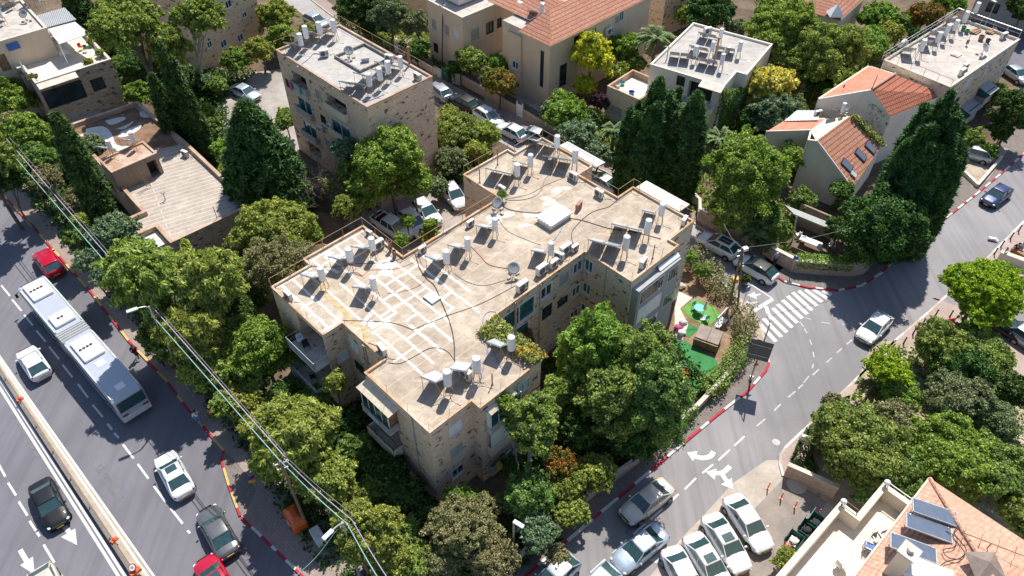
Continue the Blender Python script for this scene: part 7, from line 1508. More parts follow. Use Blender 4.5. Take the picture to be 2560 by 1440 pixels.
palm(1640,95,58,'tall feather palm behind the white house',z=6.5,n=46);palm(1535,325,36,'small palm at the foot of the juniper clump',z=3);palm(1800,345,44,'dark palm between the slim cypress and the green tree',z=3);palm(1895,575,40,'small palm in the corner garden',z=2.4);palm(1915,600,26,'pale young palm behind the corner wall',z=1.8,n=20)
T(1862,440,122,'bright','big round bright green tree before the pink-roofed wing',zc=6,rz=4,n=18,leaf=.18,size=(.2,.4));T(1830,540,66,'green','darker green tree below the big round one',zc=3.4,n=10);T(1900,530,50,'ivy','green tree near the shaded porch',zc=3,n=9);T(1985,395,30,'bright','little green tree before the cream gable',zc=3.5);T(1975,375,22,'dark','dark round bush on the cream wall',zc=3.4)
cyp_px((1645,195),(1608,490),74,'clump of dark junipers with many pointed tops behind the rear wing',prof=JUN,spikes=22,dens=.9)
cyp_px((1745,238),(1692,510),36,'slender dark italian cypress right of the juniper clump',leaf=.16)
cyp_px((1700,215),(1661,440),28,'narrow cypress between juniper clump and slim cypress',prof=JUN,spikes=3)
conifer((37.9,58.6),16.4,3.6,'conifer','giant dark juniper with many pointed tips beside the tiled houses',JUN,spikes=44,dens=.8,cl=.36)
T(2535,290,56,'dark','round dark tree at the right edge',zc=4,rz=3,n=12);T(2480,240,40,'green','hedge-like bush along the long block',zc=1.8);T(2430,350,30,'green','bush behind the silver suv',zc=1.4);T(2470,380,24,'redflower','reddish bush beside the driveway',zc=1.2);T(2500,330,30,'dark','dark bush under the round dark tree',zc=2)
# right
T(2450,735,112,'lime','dense lime-green round tree at the right with a clean dark underside',zc=5.2,rz=2.6,n=20,leaf=.14,clump=.22,base=(2408,845),size=(.32,.44),low=-.2)
T(2345,865,72,'green','dark green spreading tree below the lime one, left half',zc=3,rz=2.0,n=12,leaf=.15);T(2445,880,92,'green','dark green spreading tree below the lime one, right half',zc=3,rz=2.0,n=14,leaf=.15);T(2400,935,76,'dark','dark tree in the planting bed',zc=2.6,leaf=.15)
T(2222,930,60,'lime','open bright lime tree over the corner of the plaza',zc=4,n=12,leaf=.15,dens=.6,size=(.3,.42));T(2240,985,62,'bright','bright grass-green tree below the lime one',zc=2.6,leaf=.14);T(2180,975,34,'dry','twiggy bush by the right kerb',zc=2,leaf=.12,dens=.5)
T(2110,1080,92,'green','dense green tree at the right street corner',zc=3.4,n=14,leaf=.15);T(2170,1150,110,'green','broad green tree over the hedge corner',zc=3.6,n=16,leaf=.15);T(2230,1060,62,'dry','twiggy grey-brown tree amid the green ones',zc=3.4,leaf=.12,dens=.6);T(2080,1010,30,'dry','dry shrub at the curb by the green tree',zc=2,leaf=.12)
T(2400,1000,82,'olive','grey olive tree in the right planting, left one',zc=3.6,n=13,leaf=.13);T(2490,1060,66,'olive','grey olive tree in the right planting, right one',zc=3.2,n=11,leaf=.13);T(2530,980,50,'dark','dark tree at the right edge of the planting',zc=3);T(2380,1140,120,'bright','broad fresh green tree above the lower building',zc=3.6,rz=2.6,n=18,leaf=.15,size=(.2,.4));T(2500,1190,96,'green','green tree at the right edge above the tiled roof',zc=3.6,n=15,leaf=.15);T(2270,1190,72,'green','green tree beside the cream terrace',zc=3.2,n=12,leaf=.15);T(2180,1240,46,'ivy','green tree in the notch of the cream terrace',zc=3,leaf=.14);T(2550,1280,60,'green','green tree at the right edge beside the roof',zc=3.2)
T(1966,1400,34,'yellowgreen','small yellow-green bush beside the waste bins',zc=1.6,leaf=.12)
T(1862,700,14,'dark','tiny bush at the pole foot',zc=.7,leaf=.1,n=4)
# clipped hedge under the corner tree and small wild growth
hedge('hedge',W([(2060,1055),(2015,1110),(1998,1150),(2030,1190)],.6),1.0,0,1.3,'dark','dark clipped hedge along the right pavement bend','hedge',.11,1.1,.05)
hedge('hedge',W([(848,50),(905,88),(965,125)],.6),1.6,0,1.5,'green','green hedge along the wall at the top of the side street','hedge',.16,.9,.1)
creeper('ivy',[F8.p3(1.0,W8-1.15,.3),F8.p3(5.5,W8+.1,.3),F8.p3(5.5,W8+.1,5),F8.p3(-.2,W8-1.15,7.0)],'ivy','ivy curtain on the right corner of the white house','ivy',.16,.4,1.0,.3)
creeper('ivy',[F8.p3(-.1,8.9,.3),F8.p3(-.1,W8-1.3,.3),F8.p3(-.1,W8-1.3,7.1),F8.p3(-.1,9.4,6.9)],'ivy','ivy under the eaves on the front of the white house','ivy',.16,.3,.8,.5)
# undergrowth that nobody could count
def undergrowth(name,polys,n,kind,label,size=.2,hmax=.5):
 P=[]
 for poly in polys:
  q=W(poly);xs=[p[0] for p in q];ys=[p[1] for p in q];a=abs(area2(q))/2;m=0
  while m<a*n:
   x,y=rnd.uniform(min(xs),max(xs)),rnd.uniform(min(ys),max(ys))
   if pip(x,y,q):
    for _ in range(7):P.append((x+rnd.gauss(0,.22),y+rnd.gauss(0,.22),abs(rnd.gauss(0,hmax*.5))+.04))
    m+=1
 P=np.array(P);me=leaf_mesh(name,P,np.tile([0,0,1.0],(len(P),1)),size,[F_[kind]],flat=.7);o=bpy.data.objects.new(name,me);C.objects.link(o);return tag(o,label,'undergrowth',kind='stuff')
undergrowth('undergrowth',[[(20,330),(130,300),(330,560),(560,860),(700,1120),(880,1330),(1040,1440),(960,1490),(800,1420),(560,1060),(300,760),(60,480)],[(700,930),(900,1000),(1080,1250),(1300,1290),(1420,1330),(1280,1440),(1000,1440),(780,1200)],[(1340,900),(1640,800),(1780,960),(1600,1130),(1400,1290),(1300,1180)],
 [(250,100),(500,120),(560,250),(480,300),(330,250)],[(450,170),(640,180),(560,250),(600,420),(740,560),(700,700),(560,640)],[(1100,300),(1240,350),(1160,470),(1060,450)]],9,'dark','tangle of low dark growth and fallen leaves between the trees',.19,.6)
undergrowth('ground_cover',[[(2190,860),(2300,880),(2560,1020),(2560,1300),(2250,1190),(2060,1190),(2040,1120),(2110,1030)],[(1380,250),(1560,300),(1720,420),(2000,520),(1960,640),(1780,560),(1500,400)],[(1840,150),(2180,120),(2200,200),(2000,330),(1840,330)],[(880,60),(1040,60),(1220,180),(1100,200)]],6,'green','low green growth under the trees on the right and at the back',.2,.5)
# ---------------------------------------------------------------- walls, fences, street furniture, people and small things
def low_wall(pts,h,wd,m,label,z=0,cop='coping_pale',name='garden_wall',cat='wall',px=True):
 L=W(pts) if px else pts;x,y=L[len(L)//2];r=empty(name,(x,y,z),label,cat);mb=MB();mc=MB()
 for i in range(len(L)-1):
  (x0,y0),(x1,y1)=L[i],L[i+1];l=math.hypot(x1-x0,y1-y0);a=math.atan2(y1-y0,x1-x0);mb.box(((x0+x1)/2,(y0+y1)/2,z+h/2),(l+.1,wd,h),a);mc.box(((x0+x1)/2,(y0+y1)/2,z+h+.03),(l+.14+i*.003,wd+.06,.06+i*.002),a)
 mb.build('wall',M[m],r);mc.build('coping',M[cop],r);return r
low_wall([(1905,634),(1935,655),(1985,681),(2060,688),(2125,690),(2160,684)],1.6,.35,'stone_wall','curved stone retaining wall at the corner under the clipped hedge')
low_wall([(1745,553),(1800,583),(1878,628)],1.7,.35,'stone_wall','stone garden wall behind the parked suv with the black glass roof')
low_wall([(1468,1250),(1580,1168),(1690,1068),(1740,1028),(1790,975),(1830,930)],.9,.3,'stone_wall','low stone wall along the street pavement under the big trees')
low_wall([(1300,1400),(1337,1358),(1468,1250)],.6,.3,'stone_wall','low stone edge at the bottom of the street pavement')
low_wall([(1155,210),(1220,246),(1290,287)],1.3,.3,'stone_wall','stone wall with a slatted top along the side street');low_wall([(1310,298),(1345,318),(1400,350)],1.3,.3,'stone_wall','stone wall with dark slats right of the white gate')
low_wall([(990,130),(1040,160),(1105,198)],1.2,.3,'plaster_beige','beige wall at the top of the side street, left of the green gate');low_wall([(850,25),(920,85),(975,125)],1.0,.3,'stone_wall','stone wall at the top of the side street under the hedge')
low_wall([(1156,205),(1204,186),(1262,150)],1.4,.25,'plaster_cream','cream garden wall between the two beige houses')
low_wall([(1960,1190),(2010,1212),(2080,1245)],1.6,.3,'stone_wall','stone wall behind the round cover, in the hedge shade')
low_wall([(2492,650),(2600,690),(2700,730)],1.1,.5,'plaster_cream','pale low wall above the lime tree at the right edge')
low_wall([(1700,475),(1745,520),(1745,553)],1.2,.25,'plaster_white','short white wall at the side street behind the rear canopy')
low_wall([(2395,425),(2440,470),(2500,400)],.5,.25,'plaster_cream','low white wall at the driveway of the silver suv')
def slat_fence(a,b,h,z,m,label):
 (x0,y0),(x1,y1)=at(*a),at(*b);l=math.hypot(x1-x0,y1-y0);an=math.atan2(y1-y0,x1-x0);r=empty('slat_fence',(x0,y0,z),label,'fence');mb=MB()
 for k in range(5):mb.box(((x0+x1)/2,(y0+y1)/2,z+.12+k*h/5),(l,.04,h/5-.05),an)
 mb.build('slat',M[m],r);n=int(l/2)+1
 for k in range(n+1):mb=MB();mb.box((x0+(x1-x0)*k/n,y0+(y1-y0)*k/n,z+h/2),(.08,.08,h),an);mb.build('post',M[m],r)
slat_fence((1155,210),(1290,287),.9,1.36,'dark_metal','dark brown slatted fence on the stone wall beside the side street');slat_fence((1312,299),(1398,349),.9,1.36,'dark_metal','dark slatted fence right of the white gate');slat_fence((1000,150),(1085,190),.9,1.26,'dark_metal','dark fence panel above the beige wall')
for a,b,m,lab in (((1107,198),(1122,206),'green_metal','green sheet gate in the side street'),((1132,210),(1150,214),'galvanised','grey gate right of the green one'),((1292,290),(1306,297),'white_metal','white picket gate in the side street')):
 (x0,y0),(x1,y1)=at(*a),at(*b);an=math.atan2(y1-y0,x1-x0);r=empty('gate',(x0,y0,0),lab,'gate');mb=MB();mb.box(((x0+x1)/2,(y0+y1)/2,.95),(math.hypot(x1-x0,y1-y0),.05,1.7),an);mb.build('panel',M[m],r);mb=MB()
 for p in ((x0,y0),(x1,y1)):mb.box((p[0],p[1],1.05),(.12,.12,2.1),an)
 mb.build('post',M[m],r)
# entrance steps and a door on the orange-roofed house
r=empty('steps',(*at(1400,305),0),'white railed steps to the garden entrance','steps');mb=MB();c=at(1335,290);
for k in range(4):p=at(1318+k*8,296-k*2);mb.box((p[0],p[1],.08+k*.09),(.5,1.5,.16+k*.18),.75)
mb.build('tread',M['coping_pale'],r);rail(r,[at(1312,290),at(1345,280)],.9,.3,.5,'white_metal',.02,2)
# median barrier
x=MB();L=offset(ext(W([(20,958),(334,1435)]),60,20),0)
for i in range(len(L)-1):
 (x0,y0),(x1,y1)=L[i],L[i+1];l=math.hypot(x1-x0,y1-y0);a=math.atan2(y1-y0,x1-x0);x.box(((x0+x1)/2,(y0+y1)/2,.22),(l,.3,.42),a)
 n=int(l/3)
 for k in range(n):x.box((x0+(x1-x0)*k/n,y0+(y1-y0)*k/n,.5),(.07,.07,.32),a)
tag(x.build('median_barrier',M['dark_pavers']),'dark low barrier along the middle of the boulevard','barrier')
for px,py,lab in ((50,998,'orange road marker on the median, upper one'),(286,1350,'orange road marker on the median, middle one')):
 p=at(px,py,.5);r=empty('road_marker',(*p,.43),lab,'road marker');mb=MB();mb.box((*p,.5),(.5,.3,.14),1.0);mb.build('base',M['orange_plastic'],r);mb=MB();mb.box((*p,.62),(.12,.3,.1),1.0);mb.build('reflector',M['red_plastic'],r)
def text(body,size,mat,parent,loc,rot,name='lettering',ext_=.004):
 cu=bpy.data.curves.new(name,'FONT');cu.body=body;cu.size=size;cu.align_x='CENTER';cu.align_y='CENTER';cu.extrude=ext_;o=bpy.data.objects.new(name,cu);o.data.materials.append(M[mat]);C.objects.link(o);o.parent=parent;off=ORG.get(parent.name,Vector((0,0,0))) if parent else Vector((0,0,0));o.location=Vector(loc)-off;o.rotation_euler=rot;bpy.context.view_layer.update();me=bpy.data.meshes.new_from_object(o);q=bpy.data.objects.new(name,me);C.objects.link(q);q.parent=parent;q.location=o.location;q.rotation_euler=rot;bpy.data.objects.remove(o);return q
p=at(335,1424,.9);r=empty('road_marker',(*p,.43),'orange road marker with a round 50 sign at the bottom of the median','road marker');mb=MB();mb.box((*p,.6),(.75,.35,.3),.9);mb.build('base',M['orange_plastic'],r)
mb=MB();mb.cyl((p[0]-.1,p[1]+.1,1.0),(p[0]-.1,p[1]+.06,1.06),.27,n=20);s=mb.build('sign_disc',M['light_red'],r);mb=MB();mb.cyl((p[0]-.1,p[1]+.06,1.062),(p[0]-.1,p[1]+.055,1.07),.21,n=20);mb.build('sign_face',M['white_metal'],s);text('50',.22,'dark_metal',r,(p[0]-.1,p[1]+.05,1.085),(.6,0,0))
# bollards
BL=[q+' of the four on the upper right plaza' for q in ('farthest','second farthest','second nearest','nearest')]+['left one under the lime tree','right one under the lime tree','first below the kerb bend left of the lime tree','second below the kerb bend','lowest on the kerb, by the bright open tree','beside the dark car behind the lime tree','at the right edge before the back street']
for i,(px,py) in enumerate([Z6(2520,290),Z6(2460,345),Z6(2390,405),Z6(2340,460),Z6(1900,920),Z6(2010,925),Z6(1805,985),Z6(1735,1055),Z6(1665,1125),Z6(2345,1035),Z6(2505,1110)]):
 x_,y_=at(px,py,.2);mb=MB();mb.lathe((x_,y_,.12),[(.09,0),(.07,.08),(.06,.75),(.09,.8),(.05,.88)],10);o=mb.build('bollard',M['dark_metal']);tag(o,'dark iron bollard, '+BL[i],'bollard','bollards along the plaza kerb')
for px,py,lab in ((1922,1215,'orange-red flexible post on the forecourt, upper left one'),(1955,1240,'orange-red flexible post on the forecourt, middle one'),(1990,1262,'orange-red post in the dappled shade of the forecourt'),(2048,1283,'red and white post beside the cream building')):
 x_,y_=at(px,py,.4);r=empty('marker_post',(x_,y_,0),lab,'post',None);mb=MB();mb.cyl((x_,y_,.05),(x_,y_,.95),.05,n=8);mb.build('tube',M['orange_plastic'] if px<2000 else M['red_plastic'],r);mb=MB();mb.cyl((x_,y_,0),(x_,y_,.06),.13,n=10);mb.build('foot',M['orange_plastic'],r);mb=MB();mb.cyl((x_,y_,.6),(x_,y_,.7),.053,n=8);mb.build('band',M['white_metal'],r)
# lamps and poles
def street_lamp(base,h,arm,label,m='galvanised',z=0.12,head='white_metal'):
 x_,y_=at(*base,z);r=empty('street_lamp',(x_,y_,z),label,'street lamp');mb=MB();mb.cyl((x_,y_,z),(x_,y_,h),.09,.055,10);mb.cyl((x_,y_,z),(x_,y_,z+.5),.14,n=10);mb.build('pole',M[m],r)
 ex,ey=x_+arm[0],y_+arm[1];mb=MB();mb.tube(smooth_line([(x_,y_,h-.3),(x_+arm[0]*.3,y_+arm[1]*.3,h+.12),(ex,ey,h+.2)]),.045,6);mb.build('arm',M[m],r);a=math.atan2(arm[1],arm[0]);mb=MB();mb.ball((ex+math.cos(a)*.3,ey+math.sin(a)*.3,h+.2),.4,12,(1,1,.22)) if False else mb.box((ex+math.cos(a)*.35,ey+math.sin(a)*.35,h+.2),(.85,.32,.12),a);mb.build('lamp_head',M[head],r,bevel=.05);return r
def base_under(px,py,h):return at(px,py,h)
def lamp_top(top,h,armpx,label,**k):      # pole given by its top
 x_,y_=at(*top,h);ax,ay=at(*armpx,h+.2);a=(ax-x_,ay-y_);l=math.hypot(*a);a=(a[0]*(1-.35/l),a[1]*(1-.35/l))
 class _:pass
 r=empty('street_lamp',(x_,y_,.1),label,'street lamp');mb=MB();mb.cyl((x_,y_,.1),(x_,y_,h),.1,.06,10);mb.cyl((x_,y_,.1),(x_,y_,.6),.15,n=10);mb.build('pole',M['galvanised'],r)
 mb=MB();mb.tube(smooth_line([(x_,y_,h-.2),(x_+a[0]*.3,y_+a[1]*.3,h+.1),(x_+a[0],y_+a[1],h+.2)]),.05,6);mb.build('arm',M['galvanised'],r);t=math.atan2(a[1],a[0]);mb=MB();mb.box((x_+a[0]+math.cos(t)*.3,y_+a[1]+math.sin(t)*.3,h+.2),(.8,.3,.13),t);mb.build('lamp_head',M['white_metal'],r,bevel=.05);return r
lamp_top((372,766),10.2,(328,776),'street lamp reaching over the boulevard from the feathery trees');lamp_top((856,1306),8.0,(818,1338),'street lamp at the lower boulevard by the cable crossing')
lamp_top((1284,1306),5.2,(1298,1311),'small street lamp beside the dry thicket at the bottom');lamp_top((2286,507),6.5,(2293,504),'street lamp in front of the giant juniper');lamp_top((2488,8),5,(2484,2),'old style street lamp at the top right corner')
r=street_lamp((1876,949),7.2,(.0,.9),'tall lamp post at the corner beside the large dark signboard');x_,y_=at(1876,949,.12)
ORG_=Vector((x_,y_,3.2));r=empty('signboard',(x_+.15,y_-.1,2.0),'dark square signboard with a small red sign, seen from behind, on the corner lamp post','sign');mb=MB();mb.box((x_-.15,y_-.18,4.2),(1.75,.09,2.3),-.35,Matrix.Rotation(-.35,3,'Z'));mb.build('board',M['sign_grey'],r);mb=MB()
for k in (-.6,.6):mb.box((x_-.15,y_-.25,4.2+k),(1.6,.05,.06),-.35)
mb.build('bracket',M['galvanised'],r);mb=MB();mb.cyl((x_-.05,y_-.15,2.4),(x_-.05,y_-.22,2.4),.3,n=3);mb.build('small_sign',M['light_red'],r)
def wood_pole(base,top,h,label,cross=True,m='wood_pole',r_=.13):
 x0,y0=at(*base,0);x1,y1=at(*top,h);r=empty('utility_pole',(x0,y0,0),label,'utility pole');mb=MB();mb.cyl((x0,y0,-.1),(x1,y1,h),r_,r_*.7,10);mb.build('pole',M[m],r)
 if cross:
  mb=MB();mb.box((x1,y1,h-.3),(1.0,.09,.09),.4);mb.box((x1,y1,h-.9),(.7,.08,.08),.4)
  for k in (-.4,0,.4):mb.cyl((x1+k,y1+k*.4,h-.28),(x1+k,y1+k*.4,h-.08),.04,n=6)
  mb.build('crossarm',M['galvanised'],r)
 return (x1,y1,h),r
P1_,_=wood_pole((770,1320),(700,1152),9.0,'brown wooden pole rising through the feathery trees at the orange container',m='wood_pole');P2_,_=wood_pole((925,1440),(868,1310),7.0,'dark utility pole at the bottom, cables fanning from it')
P3_,r3=wood_pole((1822,768),(1856,620),6.6,'wooden double pole with cables at the side street corner',m='wood_pole');(x3,y3)=at(1835,768);mb=MB();mb.cyl((x3+.35,y3,0),(P3_[0]+.1,P3_[1],6.2),.1,n=8);mb.build('stay_pole',M['wood_pole'],r3);mb=MB();c=at(1838,700,3.0);mb.box((c[0],c[1],3.0),(.5,.4,.5));mb.build('yellow_band',M['sign_yellow'],r3)
mb=MB();mb.box((P3_[0]+.3,P3_[1]+.1,6.4),(.5,.35,.3),.4);mb.build('lamp_head',M['white_metal'],r3)
P4_,_=wood_pole((1105,180),(1107,8),8.6,'slender mast with brackets before the stained beige house',m='dark_metal',r_=.08)
p0=at3(2,352,9.0)
for pts,rr_,m,lab in [((p0,P1_),.032,'cable_teal','teal overhead cable along the boulevard'),((tuple(v+d for v,d in zip(p0,(.5,.2,.1))),tuple(v+d for v,d in zip(P1_,(.3,.2,.15)))),.035,'cable_purple','violet-grey overhead cable along the boulevard'),((tuple(v+d for v,d in zip(p0,(.8,.3,.2))),tuple(v+d for v,d in zip(P1_,(.4,.3,.2)))),.025,'cable_grey','thin grey overhead cable along the boulevard'),
 ((P1_,P2_),.032,'cable_teal','teal overhead cable between the two lower poles'),((tuple(v+d for v,d in zip(P1_,(.25,.1,.1))),tuple(v+d for v,d in zip(P2_,(.3,.2,.1)))),.03,'cable_purple','violet overhead cable between the two lower poles'),((tuple(v+d for v,d in zip(P1_,(.35,.2,.2))),tuple(v+d for v,d in zip(P2_,(.5,.4,.2)))),.022,'cable_grey','thin grey overhead cable between the two lower poles'),
 ((P2_,at3(960,1470,6.8)),.032,'cable_teal','teal cable leaving the photo at the bottom'),((tuple(v+d for v,d in zip(P2_,(.3,.2,.1))),at3(985,1470,6.8)),.03,'cable_purple','violet cable leaving the photo at the bottom'),((at3(838,1330,7.6),at3(740,1440,5.0)),.025,'cable_teal','teal cable slanting down from the lower street lamp'),
 ((P3_,at3(2155,564,6.0)),.022,'cable_grey','thin overhead cable from the double pole toward the juniper'),((P3_,at3(1735,545,9.0)),.02,'cable_black','thin overhead cable from the double pole to the apartment block'),((P3_,at3(1810,560,6.0)),.02,'cable_grey','short stay wire behind the double pole')]:
 a,b=pts;mid=tuple((a[i]+b[i])/2 for i in range(3));cable('overhead_cable',[a,(mid[0],mid[1],mid[2]-.35),b],rr_,m,lab,5,6)
# signs
def sign(base,h,shape,m,label,s=.5,turn=0):
 x_,y_=at(*base,.1);r=empty('traffic_sign',(x_,y_,.1),label,'traffic sign');mb=MB();mb.cyl((x_,y_,.1),(x_,y_,h),.035,n=8);mb.build('post',M['galvanised'],r);mb=MB();a=math.radians(turn)
 dx,dy=math.sin(a)*.05,-math.cos(a)*.05
 if shape=='round':mb.cyl((x_+dx,y_+dy,h-s/2),(x_+dx*1.6,y_+dy*1.6,h-s/2),s/2,n=20)
 elif shape=='tri':mb.cyl((x_+dx,y_+dy,h-s/2),(x_+dx*1.6,y_+dy*1.6,h-s/2),s/2,n=3)
 else:mb.box((x_+dx,y_+dy,h-s/2),(s,.03,s),a)
 mb.build('plate',M[m],r);return r,(x_,y_)
r,(x_,y_)=sign((643,1228),2.3,'round','sign_blue','blue and yellow sign on a slanting post at the bus bay',.45,20);mb=MB();mb.box((x_-.02,y_-.06,1.62),(.5,.03,.32),.35);mb.build('lower_plate',M['sign_yellow'],r);mb=MB();mb.cyl((x_+.03,y_-.085,2.075),(x_+.035,y_-.1,2.075),.15,n=16);mb.build('ring',M['light_red'],r)
sign((1855,768),2.8,'sq','sign_blue','blue sign on a post at the side street corner',.6,30);sign((1976,683),2.4,'sq','sign_blue','blue sign before the stone retaining wall',.45,-20);sign((2500,650),1.9,'tri','sign_grey','triangular sign seen from behind at the right plaza',.8,30)
p=at(2022,1105,1.6);mb=MB();mb.box((*p,1.9),(1.3,.25,.45),-.5);o=mb.build('signboard',M['ac_white']);tag(o,'pale sign panel at the edge of the hedge by the right pavement bend','sign')
sx,sy=at(2480,598,.15);mb=MB();mb.box((sx,sy,.25),(.75,.3,.18),-.3);mb.box((sx+.3,sy-.2,.2),(.4,.2,.1),-.3);tag(mb.build('road_block',M['white_metal']),'small white block lying at the kerb of the right plaza','block')
# corner railing
r=empty('pedestrian_railing',(*at(1880,830),0),'metal pedestrian railing at the crossing corner','railing');rail(r,[at(1868,775),at(1880,800),at(1893,820)],.9,.12,.8,'rust',.025,1)
# orange container, grey cabinet, bins
x_,y_=at(740,1300,.6);r=empty('recycling_container',(x_,y_,.12),'orange recycling container with round top openings beside the wooden pole','container');mb=MB();a=math.radians(-53)
loft(mb,[[(px*math.cos(a)-py*math.sin(a)+x_,px*math.sin(a)+py*math.cos(a)+y_,z_) for px,py in ((-l,-w_),(l,-w_),(l,w_),(-l,w_))] for l,w_,z_ in ((.85,.45,.14),(.95,.55,.5),(.95,.55,1.1),(.8,.42,1.45),(.4,.2,1.6))]);mb.build('body',M['orange_plastic'],r,bevel=.06)
mb=MB()
for k in (-.4,.4):mb.cyl((x_+math.cos(a)*k+.28*math.sin(a)*-1,y_+math.sin(a)*k+.28*math.cos(a),1.36),(x_+math.cos(a)*k+.36*math.sin(a)*-1,y_+math.sin(a)*k+.36*math.cos(a),1.36),.16,n=12)
mb.build('opening',M['black_plastic'],r);mb=MB();mb.box((x_-.42,y_-.42,.85),(.5,.03,.35),a);mb.build('label_panel',M['white_metal'],r)
x_,y_=at(797,1345,.5);mb=MB();mb.box((x_,y_,.6),(1.4,.7,.95),a);o=mb.build('utility_cabinet',M['ac_white'],bevel=.03);tag(o,'pale grey utility cabinet beside the orange container','cabinet')
for k,(px,py,lab) in enumerate(((1985,1350,'dark green waste bin nearest the bending person'),(2018,1322,'dark green waste bin against the cream building, farther one'),(2040,1305,'dark green waste bin hidden closest to the wall'))):
 x_,y_=at(px,py,.9);r=empty('waste_bin',(x_,y_,0),lab,'waste bin','waste bins by the cream building');mb=MB();a2=math.radians(48);q=.5
 loft(mb,[[(u*math.cos(a2)-v*math.sin(a2)+x_,u*math.sin(a2)+v*math.cos(a2)+y_,z_) for u,v in ((-l,-w_),(l,-w_),(l,w_),(-l,w_))] for l,w_,z_ in ((.45,.38,.12),(.6,.5,1.1))],cap=False);b=mb.build('body',M['green_metal'],r);sm=b.modifiers.new('thick','SOLIDIFY');sm.thickness=.04
 mb=MB();mb.box((x_-.35,y_+.38,1.3),(1.2,.05,.55),a2);mb.build('lid',M['green_metal'],r);mb=MB();mb.box((x_,y_,.5),(.7,.6,.5),a2);mb.ball((x_,y_,.85),.3,8,(1.2,1,.5));mb.build('rubbish',M['cloth_dark'] if k else M['ac_white'],r)
# the turf garden
def turf(name,pts,m):return ground_sheet(name,pts,.02,M[m])
turf('turf',[Z6(10,870),Z6(110,795),Z6(260,860),Z6(310,930),Z6(200,1005),Z6(60,930)],'turf_bright');turf('turf',[Z6(60,985),Z6(150,1010),Z6(70,1085),Z6(15,1060)],'turf');turf('turf',[Z6(-60,1110),Z6(40,1110),Z6(270,1250),Z6(300,1330),Z6(180,1480),Z6(-60,1480)],'turf')
ground_sheet('garden_paving',[Z6(-40,720),Z6(90,790),Z6(0,870),Z6(60,990),Z6(20,1100),Z6(-40,1090)],.03,M['coping_pale'])
x_,y_=at(*Z6(205,1095),.5);r=empty('hot_tub',(x_,y_,0),'square wooden hot tub under a brown cover on the green turf','hot tub');a=math.radians(-27);mb=MB();mb.box((x_,y_,.42),(2.15,1.75,.78),a);mb.build('tub',M['wood'],r,bevel=.05);mb=MB();mb.box((x_,y_,.86),(2.2,1.8,.1),a);mb.build('rim',M['wood'],r,bevel=.02);mb=MB();mb.box((x_+.08,y_+.12,.97),(2.15,1.75,.12),a);mb.box((x_+.08,y_+.12,1.01),(.06,1.7,.14),a);mb.build('cover',M['brown_cover'],r,bevel=.03)
x_,y_=at(*Z6(140,885),.3);garden_table(x_,y_,.03,.5,'cloth_teal','round pale green table on the bright turf');x2,y2=at(*Z6(165,945),0);r=empty('closed_parasol',(x2,y2,.03),'closed grey parasol beside the round table','parasol');mb=MB();mb.cyl((x2,y2,.03),(x2,y2,2.3),.025,n=6);mb.cyl((x2,y2,.03),(x2,y2,.1),.25,n=14);mb.build('pole',M['white_metal'],r);mb=MB();mb.lathe((x2,y2,1.2),[(.05,0),(.16,.15),(.1,.8),(.03,1.15)],8);mb.build('canopy',M['ac_white'],r)
for px,py,rz,lab in ((115,850,30,'pale chair left of the round garden table'),(195,935,200,'pale chair in front of the round garden table')):x_,y_=at(*Z6(px,py),.4);plastic_chair(x_,y_,.03,rz,'cloth_teal',lab)
x_,y_=at(*Z6(305,960),.7);r=empty('garden_swing',(x_,y_,.0),'white wooden garden swing at the garden hedge','swing');a=math.radians(48);ca,sa=math.cos(a),math.sin(a);mb=MB()
for s in (-.9,.9):
 for t in (-.5,.5):mb.cyl((x_+ca*s-sa*t,y_+sa*s+ca*t,0),(x_+ca*s,y_+sa*s,1.9),.04,n=6)
mb.cyl((x_-ca,y_-sa,1.9),(x_+ca,y_+sa,1.9),.05,n=6);mb.build('frame',M['white_metal'],r);mb=MB();mb.box((x_,y_,.5),(1.4,.5,.05),a);mb.build('seat',M['white_metal'],r);mb=MB()
for k in range(6):mb.box((x_-sa*.25+ca*(-.6+k*.24),y_+ca*.25+sa*(-.6+k*.24),.8),(.06,.03,.55),a)
mb.box((x_-sa*.25,y_+ca*.25,1.08),(1.4,.05,.07),a);mb.build('backrest',M['white_metal'],r)
x_,y_=at(*Z6(50,1345),.4);r=empty('toy_slide',(x_,y_,.02),'red and green plastic toy slide on the turf','toy slide');mb=MB();mb.box((x_-.1,y_,.45),(1.0,.4,.06),.3,Matrix.Rotation(.3,3,'Z') @ Matrix.Rotation(.6,3,'Y'));mb.box((x_-.1,y_+.2,.52),(1.0,.05,.16),.3,Matrix.Rotation(.3,3,'Z') @ Matrix.Rotation(.6,3,'Y'));mb.build('chute',M['red_plastic'],r);mb=MB()
for k in range(3):mb.box((x_+.5,y_+.1,.2+k*.2),(.06,.4,.05),.3)
mb.box((x_+.45,y_-.1,.4),(.06,.06,.8),.3);mb.box((x_+.55,y_+.3,.4),(.06,.06,.8),.3);mb.build('ladder',M['green_plastic'],r)
x_,y_=at(*Z6(12,1300),.2);mb=MB();mb.box((x_,y_,.15),(.5,.35,.2),.5);mb.cyl((x_-.2,y_-.2,.1),(x_-.2,y_+.2,.1),.1,n=10);mb.cyl((x_+.2,y_-.2,.1),(x_+.2,y_+.2,.1),.1,n=10);mb.box((x_,y_,.3),(.25,.3,.12),.5);tag(mb.build('toy_car',M['blue_plastic']),'blue toy car on the turf beside the slide','toy')
